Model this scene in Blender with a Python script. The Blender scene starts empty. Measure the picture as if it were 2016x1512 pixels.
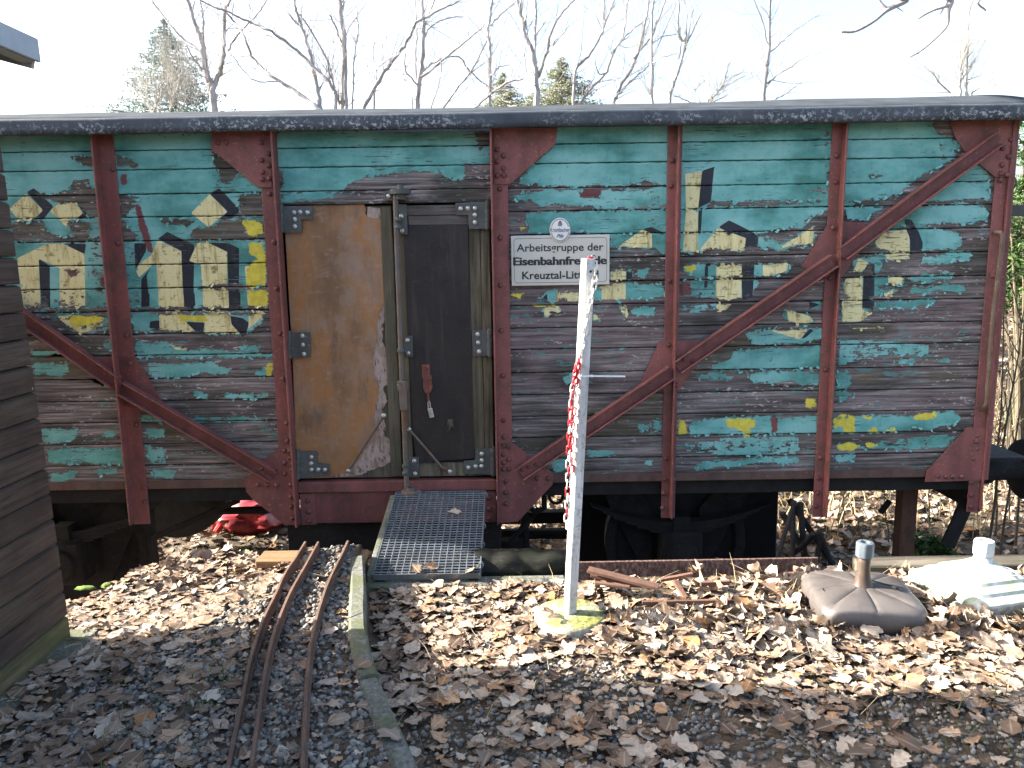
import bpy, bmesh, math, random
import numpy as np
from mathutils import Vector, Matrix, noise as mnoise

random.seed(7); rng = np.random.default_rng(7)
SC = bpy.context.scene
COL = SC.collection
R = math.radians

# ------------------------------------------------------------------ camera, sky, sun, exposure
CAM_Z, FPX, PITCH, ROLL = 1.70, 1512.0, R(9.4), R(0.88)
SUN_A, SUN_E = 0.14, R(28)          # sun stands to the left, a little behind the wagon's side wall
SUN_STRENGTH, SKY_STRENGTH, EXPOSURE = 5.0, 0.115, 2.45
cam_d = bpy.data.cameras.new('camera')
cam_d.sensor_width = 36.0
cam_d.lens = FPX / 2016 * 36
cam_d.clip_start, cam_d.clip_end = 0.05, 900
cam = bpy.data.objects.new('camera', cam_d); COL.objects.link(cam)
CROT = Matrix.Rotation(math.pi / 2 - PITCH, 3, 'X') @ Matrix.Rotation(-ROLL, 3, 'Z')
cam.matrix_world = Matrix.Translation((0, 0, CAM_Z)) @ CROT.to_4x4()
SC.camera = cam
world = bpy.data.worlds.new('World'); SC.world = world; world.use_nodes = True
wn = world.node_tree.nodes; wl = world.node_tree.links
sky = wn.new('ShaderNodeTexSky'); sky.sky_type = 'NISHITA'; sky.sun_disc = False
sky.sun_elevation = SUN_E; sky.sun_rotation = math.atan2(-1, SUN_A)
sky.air_density, sky.dust_density, sky.ozone_density = 1.0, 5.0, 1.0
wn['Background'].inputs['Strength'].default_value = SKY_STRENGTH
wl.new(sky.outputs[0], wn['Background'].inputs['Color'])
sun_d = bpy.data.lights.new('sun', 'SUN'); sun_d.energy = SUN_STRENGTH; sun_d.angle = R(0.5)
sun_d.color = (1.0, 0.95, 0.87)
sun = bpy.data.objects.new('sun', sun_d); COL.objects.link(sun)
SUN_DIR = Vector((1, -SUN_A, -math.tan(SUN_E) * math.hypot(1, SUN_A))).normalized()
sun.rotation_euler = SUN_DIR.to_track_quat('-Z', 'Y').to_euler()
sun.location = (-6, 1, 8)
vs = SC.view_settings
vs.view_transform = 'Standard'; vs.look = 'None'; vs.exposure = EXPOSURE; vs.gamma = 1; vs.use_curve_mapping = False
SC.cycles.max_bounces = 8

# ------------------------------------------------------------------ photo point -> place
YW = 4.75                                    # the plane of the wagon's side wall
def ray(px, py):
    return CROT @ Vector(((px - 1008) / FPX, -(py - 756) / FPX, -1.0))
def on_y(px, py, y=YW):
    d = ray(px, py); t = y / d.y
    return Vector((d.x * t, y, CAM_Z + d.z * t))
def on_z(px, py, z=0.0):
    d = ray(px, py); t = (z - CAM_Z) / d.z
    return Vector((d.x * t, d.y * t, z))
CROPS = {1: (0, 200, 3.6), 2: (0, 580, 3.6), 3: (500, 340, 3.6), 4: (500, 680, 3.15), 5: (960, 220, 3.6),
         6: (1460, 200, 3.6), 7: (960, 600, 3.6), 8: (1460, 580, 3.6)}
def cr(k, u, v):
    a, b, s = CROPS[k]; return (a + u / s, b + v / s)
def crw(k, u, v, y=YW):
    return on_y(*cr(k, u, v), y)

# ------------------------------------------------------------------ objects
def tag(o, label=None, cat=None, group=None, kind=None):
    if label: o['label'] = label
    if cat: o['category'] = cat
    if group: o['group'] = group
    if kind: o['kind'] = kind
    return o
def empty(name, loc, label, cat, group=None):
    o = bpy.data.objects.new(name, None); o.empty_display_size = 0.1; o.location = loc
    COL.objects.link(o); return tag(o, label, cat, group)
def wloc(o):
    v = Vector((0, 0, 0))
    while o is not None:
        v += Vector(o.location); o = o.parent
    return v
def link(name, me, parent=None, loc=None):
    o = bpy.data.objects.new(name, me)
    if parent is not None: o.parent = parent
    if loc is not None: o.location = loc
    COL.objects.link(o); return o

class MB:
    """collects shapes in world coordinates; build() links them as one mesh object"""
    def __init__(s, sharp=38): s.v, s.f, s.sharp = [], [], sharp
    def add(s, vs, fs):
        n = len(s.v); s.v.extend(Vector(p) for p in vs); s.f.extend([tuple(i + n for i in f) for f in fs]); return s
    def obox(s, c, ax, ay, az, hx, hy, hz, ch=0.002):
        c = Vector(c); ax, ay, az = Vector(ax).normalized(), Vector(ay).normalized(), Vector(az).normalized()
        ch = min(ch, hx * .45, hy * .45, hz * .45)
        idx, vs, fs = {}, [], []
        for sx in (-1, 1):
            for sy in (-1, 1):
                for sz in (-1, 1):
                    for k in range(3):
                        h = [hx - ch, hy - ch, hz - ch]; h[k] = (hx, hy, hz)[k]
                        idx[sx, sy, sz, k] = len(vs)
                        vs.append(c + ax * sx * h[0] + ay * sy * h[1] + az * sz * h[2])
        I = lambda t, k: idx[t[0], t[1], t[2], k]
        for k in range(3):
            a, b = [(1, 2), (2, 0), (0, 1)][k]
            for sg in (-1, 1):
                q = []
                for (p, r) in ((-1, -1), (1, -1), (1, 1), (-1, 1)):
                    t = [0, 0, 0]; t[k] = sg; t[a] = p; t[b] = r; q.append(I(t, k))
                fs.append(tuple(q if sg > 0 else q[::-1]))
            for p in (-1, 1):
                for r in (-1, 1):
                    t0 = [0, 0, 0]; t0[a] = p; t0[b] = r; t1 = list(t0); t0[k] = -1; t1[k] = 1
                    fs.append((I(t0, a), I(t1, a), I(t1, b), I(t0, b)))
        for sx in (-1, 1):
            for sy in (-1, 1):
                for sz in (-1, 1):
                    t = (sx, sy, sz); fs.append((I(t, 0), I(t, 1), I(t, 2)))
        return s.add(vs, fs)
    def box(s, x0, x1, y0, y1, z0, z1, ch=0.002):
        return s.obox(((x0 + x1) / 2, (y0 + y1) / 2, (z0 + z1) / 2), (1, 0, 0), (0, 1, 0), (0, 0, 1),
                      abs(x1 - x0) / 2, abs(y1 - y0) / 2, abs(z1 - z0) / 2, ch)
    def beam(s, p0, p1, up, w, h, ch=0.002):
        """a box from p0 to p1, w across, h along `up`"""
        p0, p1 = Vector(p0), Vector(p1); d = (p1 - p0); L = d.length; d.normalize()
        side = d.cross(Vector(up)).normalized(); u = side.cross(d).normalized()
        return s.obox((p0 + p1) / 2, d, side, u, L / 2, w / 2, h / 2, ch)
    def tube(s, pts, rad, n=8, caps=True):
        pts = [Vector(p) for p in pts]
        if not hasattr(rad, '__len__'): rad = [rad] * len(pts)
        vs, fs = [], []
        t = (pts[1] - pts[0]).normalized()
        ref = Vector((0, 0, 1)) if abs(t.z) < .9 else Vector((1, 0, 0))
        a = t.cross(ref).normalized()
        for i, p in enumerate(pts):
            t = (pts[min(i + 1, len(pts) - 1)] - pts[max(i - 1, 0)]).normalized()
            a = (a - t * a.dot(t))
            if a.length < 1e-5: a = t.orthogonal()
            a.normalize(); b = t.cross(a)
            for k in range(n):
                w = 2 * math.pi * k / n
                vs.append(p + (a * math.cos(w) + b * math.sin(w)) * rad[i])
        for i in range(len(pts) - 1):
            for k in range(n):
                k2 = (k + 1) % n
                fs.append((i * n + k, i * n + k2, (i + 1) * n + k2, (i + 1) * n + k))
        if caps:
            fs.append(tuple(range(n))[::-1]); fs.append(tuple((len(pts) - 1) * n + k for k in range(n)))
        return s.add(vs, fs)
    def lathe(s, c, axis, prof, n=16):
        """prof = [(r, h)...] turned about axis at c"""
        c = Vector(c); t = Vector(axis).normalized(); a = t.orthogonal().normalized(); b = t.cross(a)
        vs, fs = [], []
        for r, h in prof:
            for k in range(n):
                w = 2 * math.pi * k / n
                vs.append(c + t * h + (a * math.cos(w) + b * math.sin(w)) * r)
        for i in range(len(prof) - 1):
            for k in range(n):
                k2 = (k + 1) % n; fs.append((i * n + k, i * n + k2, (i + 1) * n + k2, (i + 1) * n + k))
        fs.append(tuple(range(n))[::-1]); fs.append(tuple((len(prof) - 1) * n + k for k in range(n)))
        return s.add(vs, fs)
    def prism(s, pts, ext, ch=0.0):
        """flat polygon pts (3D) pushed along ext"""
        pts = [Vector(p) for p in pts]; e = Vector(ext); n = len(pts)
        vs = pts + [p + e for p in pts]
        fs = [tuple(range(n)), tuple(range(n, 2 * n))[::-1]]
        for i in range(n): fs.append((i, (i + 1) % n, n + (i + 1) % n, n + i))
        return s.add(vs, fs)
    def build(s, name, mat, parent=None, smooth=False, kind=None, fix=True):
        o0 = wloc(parent) if parent is not None else Vector((0, 0, 0))
        me = bpy.data.meshes.new(name)
        me.from_pydata([p - o0 for p in s.v], [], s.f)
        if fix:
            bm = bmesh.new(); bm.from_mesh(me); bmesh.ops.recalc_face_normals(bm, faces=bm.faces); bm.to_mesh(me); bm.free()
        if smooth:
            me.polygons.foreach_set('use_smooth', [True] * len(me.polygons))
            try: me.set_sharp_from_angle(angle=R(s.sharp))
            except Exception: pass
        me.materials.append(mat)
        o = link(name, me, parent)
        if kind: o['kind'] = kind
        return o
    def build_top(s, name, mat, label, cat, group=None, smooth=False, kind=None):
        """a thing that is one mesh: origin moved to its own middle base"""
        xs = [p.x for p in s.v]; ys = [p.y for p in s.v]; zs = [p.z for p in s.v]
        c = Vector(((min(xs) + max(xs)) / 2, (min(ys) + max(ys)) / 2, min(zs)))
        s.v = [p - c for p in s.v]
        o = s.build(name, mat, None, smooth, kind); o.location = c
        return tag(o, label, cat, group)

def npmesh(name, V, F, mat, parent=None, attrs=None, smooth=False):
    """fast mesh from arrays: V (n,3) world coordinates, F (m,k) all faces of k corners"""
    V = np.asarray(V, np.float32); F = np.asarray(F, np.int32)
    o0 = np.array(wloc(parent)) if parent is not None else np.zeros(3)
    me = bpy.data.meshes.new(name)
    me.vertices.add(len(V)); me.vertices.foreach_set('co', (V - o0.astype(np.float32)).ravel())
    k = F.shape[1]
    me.loops.add(F.size); me.loops.foreach_set('vertex_index', F.ravel())
    me.polygons.add(len(F)); me.polygons.foreach_set('loop_start', np.arange(len(F), dtype=np.int32) * k)
    try: me.polygons.foreach_set('loop_total', np.full(len(F), k, np.int32))
    except Exception: pass
    if smooth: me.polygons.foreach_set('use_smooth', np.ones(len(F), bool))
    for nm, arr in (attrs or {}).items():
        a = me.attributes.new(nm, 'FLOAT', 'POINT'); a.data.foreach_set('value', np.asarray(arr, np.float32))
    me.update(calc_edges=True); me.validate()
    me.materials.append(mat)
    return link(name, me, parent)

# ------------------------------------------------------------------ materials
class NB:
    def __init__(s, name, rough=.7, metal=0.0, spec=.5):
        s.m = bpy.data.materials.new(name); s.m.use_nodes = True
        s.t = s.m.node_tree; s.n = s.t.nodes; s.l = s.t.links
        s.b = s.n['Principled BSDF']; s.b.inputs['Roughness'].default_value = rough
        s.b.inputs['Metallic'].default_value = metal
        s.b.inputs['Specular IOR Level'].default_value = spec
        s.co = s.n.new('ShaderNodeTexCoord').outputs['Object']
        s.info = s.n.new('ShaderNodeObjectInfo')
    def put(s, sock, v):
        if isinstance(v, bpy.types.NodeSocket): s.l.new(v, sock)
        elif v is not None:
            if hasattr(v, '__len__') and len(v) == 3 and len(sock.default_value) == 4: v = (*v, 1)
            sock.default_value = v
    def scale(s, v, k):
        n = s.n.new('ShaderNodeVectorMath'); n.operation = 'MULTIPLY'; s.put(n.inputs[0], v); n.inputs[1].default_value = k
        return n.outputs[0]
    def rnd(s, amt=40.0):
        """object coordinates moved by a random step per object"""
        m = s.n.new('ShaderNodeVectorMath'); m.operation = 'ADD'; s.put(m.inputs[0], s.co)
        c = s.n.new('ShaderNodeCombineXYZ'); k = s.math('MULTIPLY', s.info.outputs['Random'], amt)
        for i in range(3): s.l.new(k, c.inputs[i])
        s.l.new(c.outputs[0], m.inputs[1]); return m.outputs[0]
    def noise(s, scale=5, detail=4, rough=.6, vec=None, dist=0.0):
        n = s.n.new('ShaderNodeTexNoise'); n.inputs['Scale'].default_value = scale; n.inputs['Detail'].default_value = detail
        n.inputs['Roughness'].default_value = rough; n.inputs['Distortion'].default_value = dist
        s.put(n.inputs['Vector'], vec if vec is not None else s.co); return n.outputs['Fac']
    def ramp(s, f, stops):
        n = s.n.new('ShaderNodeValToRGB'); e = n.color_ramp.elements
        while len(e) < len(stops): e.new(.5)
        for i, (p, c) in enumerate(stops):
            e[i].position = p; e[i].color = (*c, 1) if hasattr(c, '__len__') else (c, c, c, 1)
        s.put(n.inputs[0], f); return n.outputs[0]
    def mix(s, f, a, b, mode='MIX'):
        n = s.n.new('ShaderNodeMix'); n.data_type = 'RGBA'; n.blend_type = mode
        s.put(n.inputs[0], f); s.put(n.inputs[6], a); s.put(n.inputs[7], b); return n.outputs[2]
    def math(s, op, a, b=None, c=None, clamp=False):
        n = s.n.new('ShaderNodeMath'); n.operation = op; n.use_clamp = clamp
        s.put(n.inputs[0], a)
        if b is not None: s.put(n.inputs[1], b)
        if c is not None: s.put(n.inputs[2], c)
        return n.outputs[0]
    def attr(s, name):
        n = s.n.new('ShaderNodeAttribute'); n.attribute_name = name; return n.outputs['Fac']
    def bump(s, h, dist=.01, st=.5, nrm=None):
        n = s.n.new('ShaderNodeBump'); n.inputs['Strength'].default_value = st; n.inputs['Distance'].default_value = dist
        s.put(n.inputs['Height'], h)
        if nrm is not None: s.l.new(nrm, n.inputs['Normal'])
        s.l.new(n.outputs[0], s.b.inputs['Normal']); return n.outputs[0]
    def color(s, c): s.put(s.b.inputs['Base Color'], c); return s
    def rough(s, r): s.put(s.b.inputs['Roughness'], r); return s

def steel(name, c0, c1, rust=(.10, .045, .025), amt=.5, rough=.6, metal=0.0, fine=60):
    b = NB(name, rough, metal); v = b.rnd()
    n1 = b.noise(3.2, 6, .65, v); n2 = b.noise(fine, 3, .6, v); n3 = b.noise(11, 5, .7, v)
    st = b.noise(6, 4, .6, b.scale(v, (1, 1, .12)))
    c = b.mix(b.ramp(n1, [(.3, 0.0), (.7, 1.0)]), c0, c1)
    c = b.mix(b.math('MULTIPLY', b.ramp(n3, [(.50, 0.0), (.60, 1.0)]), amt), c, rust)
    c = b.mix(b.math('MULTIPLY', b.ramp(st, [(.42, 0.0), (.62, 1.0)]), .6), c, tuple(x * .42 for x in c0))
    c = b.mix(b.ramp(n2, [(.62, 0.0), (.70, .5)]), c, tuple(min(1, x * 2.0 + .04) for x in c0))
    b.color(c); b.rough(b.ramp(n3, [(.3, rough - .12), (.7, min(1, rough + .2))]))
    b.bump(b.math('ADD', n2, b.math('MULTIPLY', n3, 1.2)), .002, .45); return b.m
def timber(name, c0, c1, c2, axis=0, rough=.85, green=0.0, gs=1.0):
    b = NB(name, rough, 0, .25); v = b.rnd()
    k = [38 * gs] * 3; k[axis] = 2.2 * gs
    g = b.noise(1, 7, .65, b.scale(v, tuple(k)), .3); n = b.noise(2.4, 4, .6, v)
    k2 = [120 * gs] * 3; k2[axis] = 4
    g2 = b.noise(1, 3, .6, b.scale(v, tuple(k2)))
    c = b.ramp(g, [(.3, c0), (.52, c1), (.75, c2)])
    c = b.mix(b.ramp(n, [(.4, 0.0), (.7, .6)]), c, tuple(x * .6 for x in c0))
    c = b.mix(b.ramp(g2, [(.3, .7), (.42, 0.0)]), c, tuple(x * .3 for x in c0))
    if green: c = b.mix(b.math('MULTIPLY', b.ramp(b.noise(5, 5, .7, v), [(.45, 0.0), (.65, 1.0)]), green), c, (.07, .085, .03))
    c = b.mix(b.math('MULTIPLY', b.info.outputs['Random'], .35), c, tuple(x * .5 for x in c1))
    b.color(c); b.bump(b.math('ADD', g, g2), .004, .6); return b.m
def plain(name, c, rough=.7, metal=0, var=.25, scale=12, bump=.2):
    b = NB(name, rough, metal); v = b.rnd(); n = b.noise(scale, 5, .65, v); n2 = b.noise(scale * 7, 3, .6, v)
    c1 = b.mix(b.ramp(n, [(.3, 0.0), (.7, 1.0)]), tuple(x * (1 - var) for x in c), tuple(min(1, x * (1 + var)) for x in c))
    b.color(c1)
    if bump: b.bump(b.math('ADD', n, b.math('MULTIPLY', n2, .5)), .003, bump)
    return b.m

MAT = {}
MAT['red'] = steel('red_brown_paint', (.235, .075, .070), (.175, .058, .052), (.10, .060, .044), .6)
MAT['rivet'] = steel('rivet_paint', (.18, .058, .055), (.12, .042, .038), (.07, .045, .035), .6)
MAT['rust'] = steel('rusty_iron', (.17, .082, .052), (.115, .056, .038), (.08, .045, .032), .6, .85, fine=90)
MAT['railrust'] = steel('rusty_rail', (.155, .088, .058), (.11, .06, .04), (.07, .045, .032), .5, .75, fine=120)
MAT['hinge'] = steel('hinge_grey', (.085, .095, .095), (.06, .07, .068), (.05, .045, .04), .35)
MAT['bolt'] = plain('bolt_steel', (.50, .50, .48), .35, .6, .2, 30, .1)
MAT['bar'] = steel('bar_iron', (.12, .125, .125), (.15, .095, .06), (.14, .07, .04), .7)
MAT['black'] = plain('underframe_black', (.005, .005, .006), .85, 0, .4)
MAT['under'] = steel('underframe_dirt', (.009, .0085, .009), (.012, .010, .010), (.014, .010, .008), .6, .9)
MAT['roofedge'] = None
# ------------------------------------------------------------------ old paint on the wagon's side: outlines of what is left of it
# (crop, corner, corner, ...) measured on the wall; '+' paint there, '-' flaked off, 'm' half gone
PAINT = [
 ('+',1,(-900,150),(1990,150),(1990,1490),(-900,1490)),
 ('-',1,(450,370),(600,385),(690,400),(690,480),(620,470),(560,440)),
 ('-',1,(250,640),(400,655),(440,640),(455,610),(470,630),(500,590),(525,550),(625,545),(640,590),(690,625),(720,700),(740,830),(640,830),(600,780),(540,725),(430,718),(340,700),(262,665)),
 ('-',1,(80,840),(310,842),(350,920),(390,948),(520,950),(470,860),(460,838),(640,842),(655,890),(630,960),(740,970),(745,1000),(100,1000)),
 ('-',1,(830,640),(960,670),(975,700),(950,740),(900,820),(850,826)),
 ('-',1,(840,832),(890,840),(915,900),(1000,960),(1000,990),(860,990)),
 ('m',1,(620,1000),(785,1000),(800,1450),(640,1450),(620,1200)),
 ('m',1,(870,1000),(955,1000),(970,1100),(990,1300),(995,1450),(900,1450)),
 ('m',1,(150,1340),(440,1335),(620,1350),(790,1450),(165,1460)),
 ('-',1,(1490,340),(1520,340),(1690,470),(1700,520),(1655,560),(1600,592),(1545,565),(1560,530),(1530,480),(1500,440)),
 ('-',1,(1690,655),(1860,650),(1870,828),(1640,832),(1688,780),(1685,720)),
 ('-',1,(1340,985),(1365,900),(1400,885),(1500,888),(1560,832),(1720,835),(1880,850),(1890,990),(1340,992)),
 ('-',1,(1140,828),(1390,832),(1370,870),(1330,900),(1300,870),(1150,872)),
 ('-',1,(1390,1320),(1440,1292),(1610,1285),(1780,1300),(1910,1315),(1910,1345),(1400,1335)),
 ('-',1,(1875,990),(1920,990),(1930,1460),(1895,1460)),
 ('-',1,(450,1185),(560,1190),(552,1230),(500,1245)),
 ('-',1,(810,340),(990,450),(960,475),(880,470),(830,480)),
 ('-',1,(690,100),(1990,100),(1990,230),(690,230)),
 ('-',2,(170,84),(1930,84),(1930,128),(170,128)),
 ('m',2,(380,140),(750,140),(830,150),(830,260),(560,275),(450,210)),
 ('+',2,(940,140),(1860,150),(1840,200),(1770,260),(1690,278),(1450,270),(1380,262),(1130,240),(1040,262),(950,250)),
 ('+',2,(960,345),(1180,338),(1320,390),(1600,402),(1930,425),(1930,440),(980,440)),
 ('m',2,(740,310),(830,320),(830,400),(730,380)),
 ('m',2,(220,390),(400,400),(560,420),(230,435)),
 ('+',2,(1710,375),(1850,362),(1840,395),(1710,395)),
 ('+',2,(1060,500),(1150,488),(1250,500),(1500,478),(1530,505),(1630,530),(1610,562),(1500,560),(1440,540),(1340,582),(1100,592),(1060,560)),
 ('+',2,(245,485),(480,495),(490,540),(420,570),(250,560)),
 ('+',2,(1810,560),(1900,518),(1925,580),(1840,588)),
 ('+',2,(1380,688),(1470,702),(1460,732),(1400,722)),
 ('+',2,(1585,708),(1890,708),(1895,730),(1600,737)),
 ('m',2,(950,850),(1900,870),(1900,905),(950,905)),
 ('+',2,(300,955),(545,955),(540,1010),(470,1050),(320,1045)),
 ('+',2,(740,970),(815,975),(815,1020),(745,1015)),
 ('+',2,(1040,955),(1165,958),(1165,1015),(1055,1015)),
 ('+',2,(340,1110),(500,1090),(700,1098),(880,1090),(905,1150),(870,1205),(700,1200),(350,1185)),
 ('m',2,(1040,1080),(1180,1080),(1180,1200),(1060,1200)),
 ('+',2,(350,1270),(540,1250),(525,1300),(430,1320),(360,1318)),
 ('+',2,(665,1250),(822,1235),(825,1270),(700,1275)),
 ('+',2,(1090,1242),(1245,1255),(1230,1303),(1100,1288)),
 ('+',3,(180,-300),(1680,-300),(1660,-70),(1490,-66),(1484,45),(1370,35),(1330,-5),(1080,-8),(800,25),(690,65),(630,125),(560,130),(200,132)),
 ('+',3,(205,140),(580,136),(540,180),(360,200),(215,205)),
 ('-',3,(150,-30),(205,-20),(215,60),(200,130),(150,130)),
 ('-',3,(1560,-300),(1690,-300),(1690,-200),(1600,-160)),
 ('+',5,(480,60),(1300,60),(1300,525),(1250,502),(1110,495),(1000,510),(870,522),(800,512),(660,528),(560,522),(400,520),(370,525),(345,505),(310,515),(245,500),(225,480),(330,370),(480,232)),
 ('+',5,(190,590),(330,572),(480,560),(660,548),(900,560),(1180,548),(1290,530),(1290,660),(1100,662),(1020,682),(915,675),(900,690),(700,665),(620,655),(560,668),(440,660),(395,665),(300,622),(220,630)),
 ('-',5,(655,545),(805,545),(805,612),(655,608)),
 ('+',5,(275,730),(400,716),(1140,702),(1290,700),(1290,862),(870,866),(760,862),(690,850),(600,852),(540,865),(440,850),(300,862),(290,820)),
 ('m',5,(1150,540),(1215,535),(1225,880),(1155,880)),
 ('+',5,(870,868),(1290,866),(1290,1010),(1245,1000),(1190,962),(1120,972),(1050,960),(900,952),(870,962)),
 ('+',5,(870,1142),(980,1118),(1025,1140),(1030,1180),(960,1192),(930,1182),(870,1192)),
 ('+',5,(1068,1130),(1140,1112),(1138,1160),(1105,1186),(1075,1170)),
 ('+',5,(370,1342),(420,1282),(492,1262),(500,1300),(540,1285),(640,1285),(760,1242),(940,1232),(980,1212),(1020,1222),(1250,1240),(1245,1305),(1130,1322),(980,1328),(860,1330),(700,1332),(620,1335),(540,1318),(480,1342)),
 ('+',5,(390,1402),(440,1380),(505,1376),(505,1410),(450,1412),(425,1450),(405,1448)),
 ('+',5,(938,1382),(985,1380),(1005,1440),(985,1462)),
 ('+',5,(1010,1402),(1060,1378),(1175,1388),(1178,1435),(1120,1448),(1080,1432),(1020,1440)),
 ('+',5,(750,1408),(800,1470),(750,1478)),
 ('m',7,(870,292),(1005,292),(950,330)),
 ('+',7,(525,520),(590,490),(650,492),(650,560),(570,560)),
 ('+',7,(1065,850),(1155,850),(1140,875),(1105,882),(1085,902)),
 ('+',7,(1172,812),(1222,815),(1225,880),(1195,892),(1180,860)),
 ('m',7,(690,1030),(900,1030),(960,1065),(720,1088)),
 ('+',7,(1118,1102),(1168,1100),(1155,1132),(1125,1128)),
 ('m',7,(420,1085),(580,1090),(570,1180),(480,1190)),
 ('+',5,(1330,90),(2600,40),(2600,620),(1980,632),(1900,625),(1750,640),(1600,625),(1520,690),(1330,690)),
 ('+',5,(1370,700),(2600,640),(2600,690),(2400,690),(2000,850),(1900,862),(1700,846),(1650,852),(1500,850),(1370,852)),
 ('+',5,(1370,868),(1640,858),(1900,868),(1915,960),(1850,962),(1800,985),(1650,968),(1560,965),(1500,988),(1370,990)),
 ('+',6,(-180,120),(600,120),(600,690),(440,700),(400,688),(230,702),(100,690),(0,700),(-180,685)),
 ('m',6,(570,130),(640,130),(640,690),(600,690),(590,400)),
 ('m',6,(440,640),(560,600),(620,650),(600,690),(450,690)),
 ('+',6,(-190,745),(600,742),(560,800),(480,815),(450,870),(440,895),(330,888),(240,905),(100,902),(0,912),(-190,900)),
 ('+',6,(110,955),(200,985),(270,1005),(380,958),(515,885),(505,1010),(390,1005),(335,1042),(240,1050),(110,1032)),
 ('+',6,(-160,930),(30,948),(100,955),(110,1030),(20,1040),(-160,1020)),
 ('+',5,(1385,1092),(1480,1078),(1620,1092),(1780,1088),(1900,1102),(2016,1090),(2016,1160),(1900,1165),(1800,1155),(1700,1172),(1620,1160),(1480,1182),(1400,1130)),
 ('+',6,(90,1165),(160,1160),(330,1146),(322,1195),(260,1205),(250,1225),(90,1228)),
 ('m',5,(1380,1195),(1620,1195),(1620,1320),(1380,1312)),
 ('+',5,(1610,1195),(1920,1195),(1925,1230),(1880,1285),(1790,1318),(1700,1338),(1610,1320)),
 ('m',5,(1375,1370),(1480,1360),(1740,1360),(1700,1402),(1640,1424),(1560,1402),(1470,1432),(1380,1410)),
 ('+',8,(320,108),(480,150),(520,188),(440,212),(340,190),(300,140)),
 ('m',8,(470,45),(565,38),(565,110),(480,100)),
 ('+',8,(40,280),(170,250),(470,246),(565,235),(565,310),(480,325),(440,342),(300,348),(120,342),(60,312)),
 ('+',8,(-60,405),(200,388),(560,368),(560,515),(330,522),(200,518),(-60,530)),
 ('-',8,(85,450),(150,428),(215,452),(190,490),(100,482)),
 ('+',8,(30,590),(100,560),(240,545),(300,560),(380,542),(560,548),(560,625),(430,642),(380,615),(300,612),(200,625),(90,622)),
 ('+',8,(-160,885),(-60,870),(90,868),(280,880),(535,868),(535,982),(300,980),(0,990),(-200,985)),
 ('m',8,(-160,1010),(410,1010),(412,1100),(380,1132),(-160,1130)),
 ('+',8,(-80,1205),(100,1170),(410,1150),(405,1180),(300,1190),(200,1178),(60,1195),(0,1215)),
 ('+',7,(1600,440),(1700,400),(1830,322),(2016,310),(2016,455),(1800,462),(1600,462)),
 ('m',7,(1460,510),(1600,480),(1760,510),(1700,545),(1500,530)),
 ('+',7,(1838,500),(1900,488),(2016,478),(2016,555),(1900,548)),
 ('+',7,(1880,210),(2016,178),(2016,275),(1880,275)),
 ('+',7,(1430,840),(1560,820),(1700,800),(2016,790),(2016,915),(1800,900),(1440,925)),
 ('+',7,(1445,1150),(1560,1110),(1800,1100),(2016,1075),(2016,1110),(1850,1122),(1760,1140),(1600,1145),(1480,1168)),
 ('m',7,(1400,970),(2016,960),(2016,1060),(1700,1075),(1400,1040)),
 ('+',6,(770,120),(1340,140),(1385,235),(1500,262),(1545,310),(1480,420),(1350,482),(1200,562),(1100,662),(1000,682),(850,695),(755,705),(745,560)),
 ('m',6,(1390,300),(1500,280),(1480,400),(1420,420)),
 ('-',6,(900,520),(1020,525),(960,548),(920,545)),
 ('+',6,(1750,545),(1758,690),(1640,692),(1540,680),(1400,702),(1290,712),(1400,600),(1550,480),(1680,440),(1730,490)),
 ('+',6,(755,755),(1010,735),(900,822),(830,835),(755,832)),
 ('+',6,(1230,745),(1500,725),(1690,720),(1742,790),(1735,840),(1650,852),(1540,862),(1480,850),(1300,872),(1050,882),(1120,830)),
 ('+',6,(950,905),(1260,885),(1400,905),(1540,930),(1555,1030),(1480,1035),(1280,1048),(1200,1050),(1050,1052),(960,1030)),
 ('+',6,(1280,1092),(1380,1105),(1440,1080),(1625,1058),(1600,1120),(1480,1132),(1350,1148),(1280,1142)),
 ('+',6,(800,1112),(900,1106),(1000,1085),(1190,1058),(1195,1122),(1000,1122),(900,1150),(870,1200),(795,1200)),
 ('+',6,(945,1150),(1005,1150),(985,1195),(945,1205)),
 ('+',6,(730,1262),(860,1240),(1040,1235),(1155,1238),(1140,1295),(1040,1285),(965,1312),(1000,1370),(950,1382),(860,1392),(730,1385)),
 ('+',6,(1180,1252),(1330,1228),(1495,1232),(1470,1268),(1380,1255),(1300,1285)),
 ('+',6,(1195,1312),(1300,1325),(1500,1290),(1595,1320),(1580,1345),(1300,1352),(1200,1355)),
 ('+',6,(965,1372),(1080,1328),(1065,1372)),
 ('+',6,(720,1400),(860,1398),(920,1500),(720,1510)),
 ('+',6,(960,1432),(1150,1412),(1375,1398),(1350,1432),(1200,1465),(1080,1455),(970,1468)),
 ('+',8,(715,28),(940,30),(930,98),(850,100),(915,135),(860,190),(715,192)),
 ('m',8,(760,228),(1020,230),(1010,245),(800,250)),
 ('m',8,(690,320),(1000,325),(1330,360),(1330,430),(1100,425),(900,445),(720,500),(690,500)),
 ('+',8,(1078,472),(1210,455),(1215,480),(1100,482)),
 ('+',8,(1400,472),(1450,442),(1472,476)),
 ('+',8,(685,540),(735,550),(765,600),(770,650),(740,672),(680,665)),
 ('+',8,(680,690),(740,680),(795,712),(700,758)),
 ('+',8,(650,885),(800,872),(1000,858),(1200,862),(1400,828),(1500,830),(1555,880),(1500,922),(1300,955),(1215,945),(1180,962),(1000,972),(800,982),(650,978)),
 ('m',8,(900,1050),(1400,990),(1530,1000),(1450,1085),(1200,1105),(900,1092)),
 ('m',8,(680,1060),(830,1060),(900,1090),(690,1110)),
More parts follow.
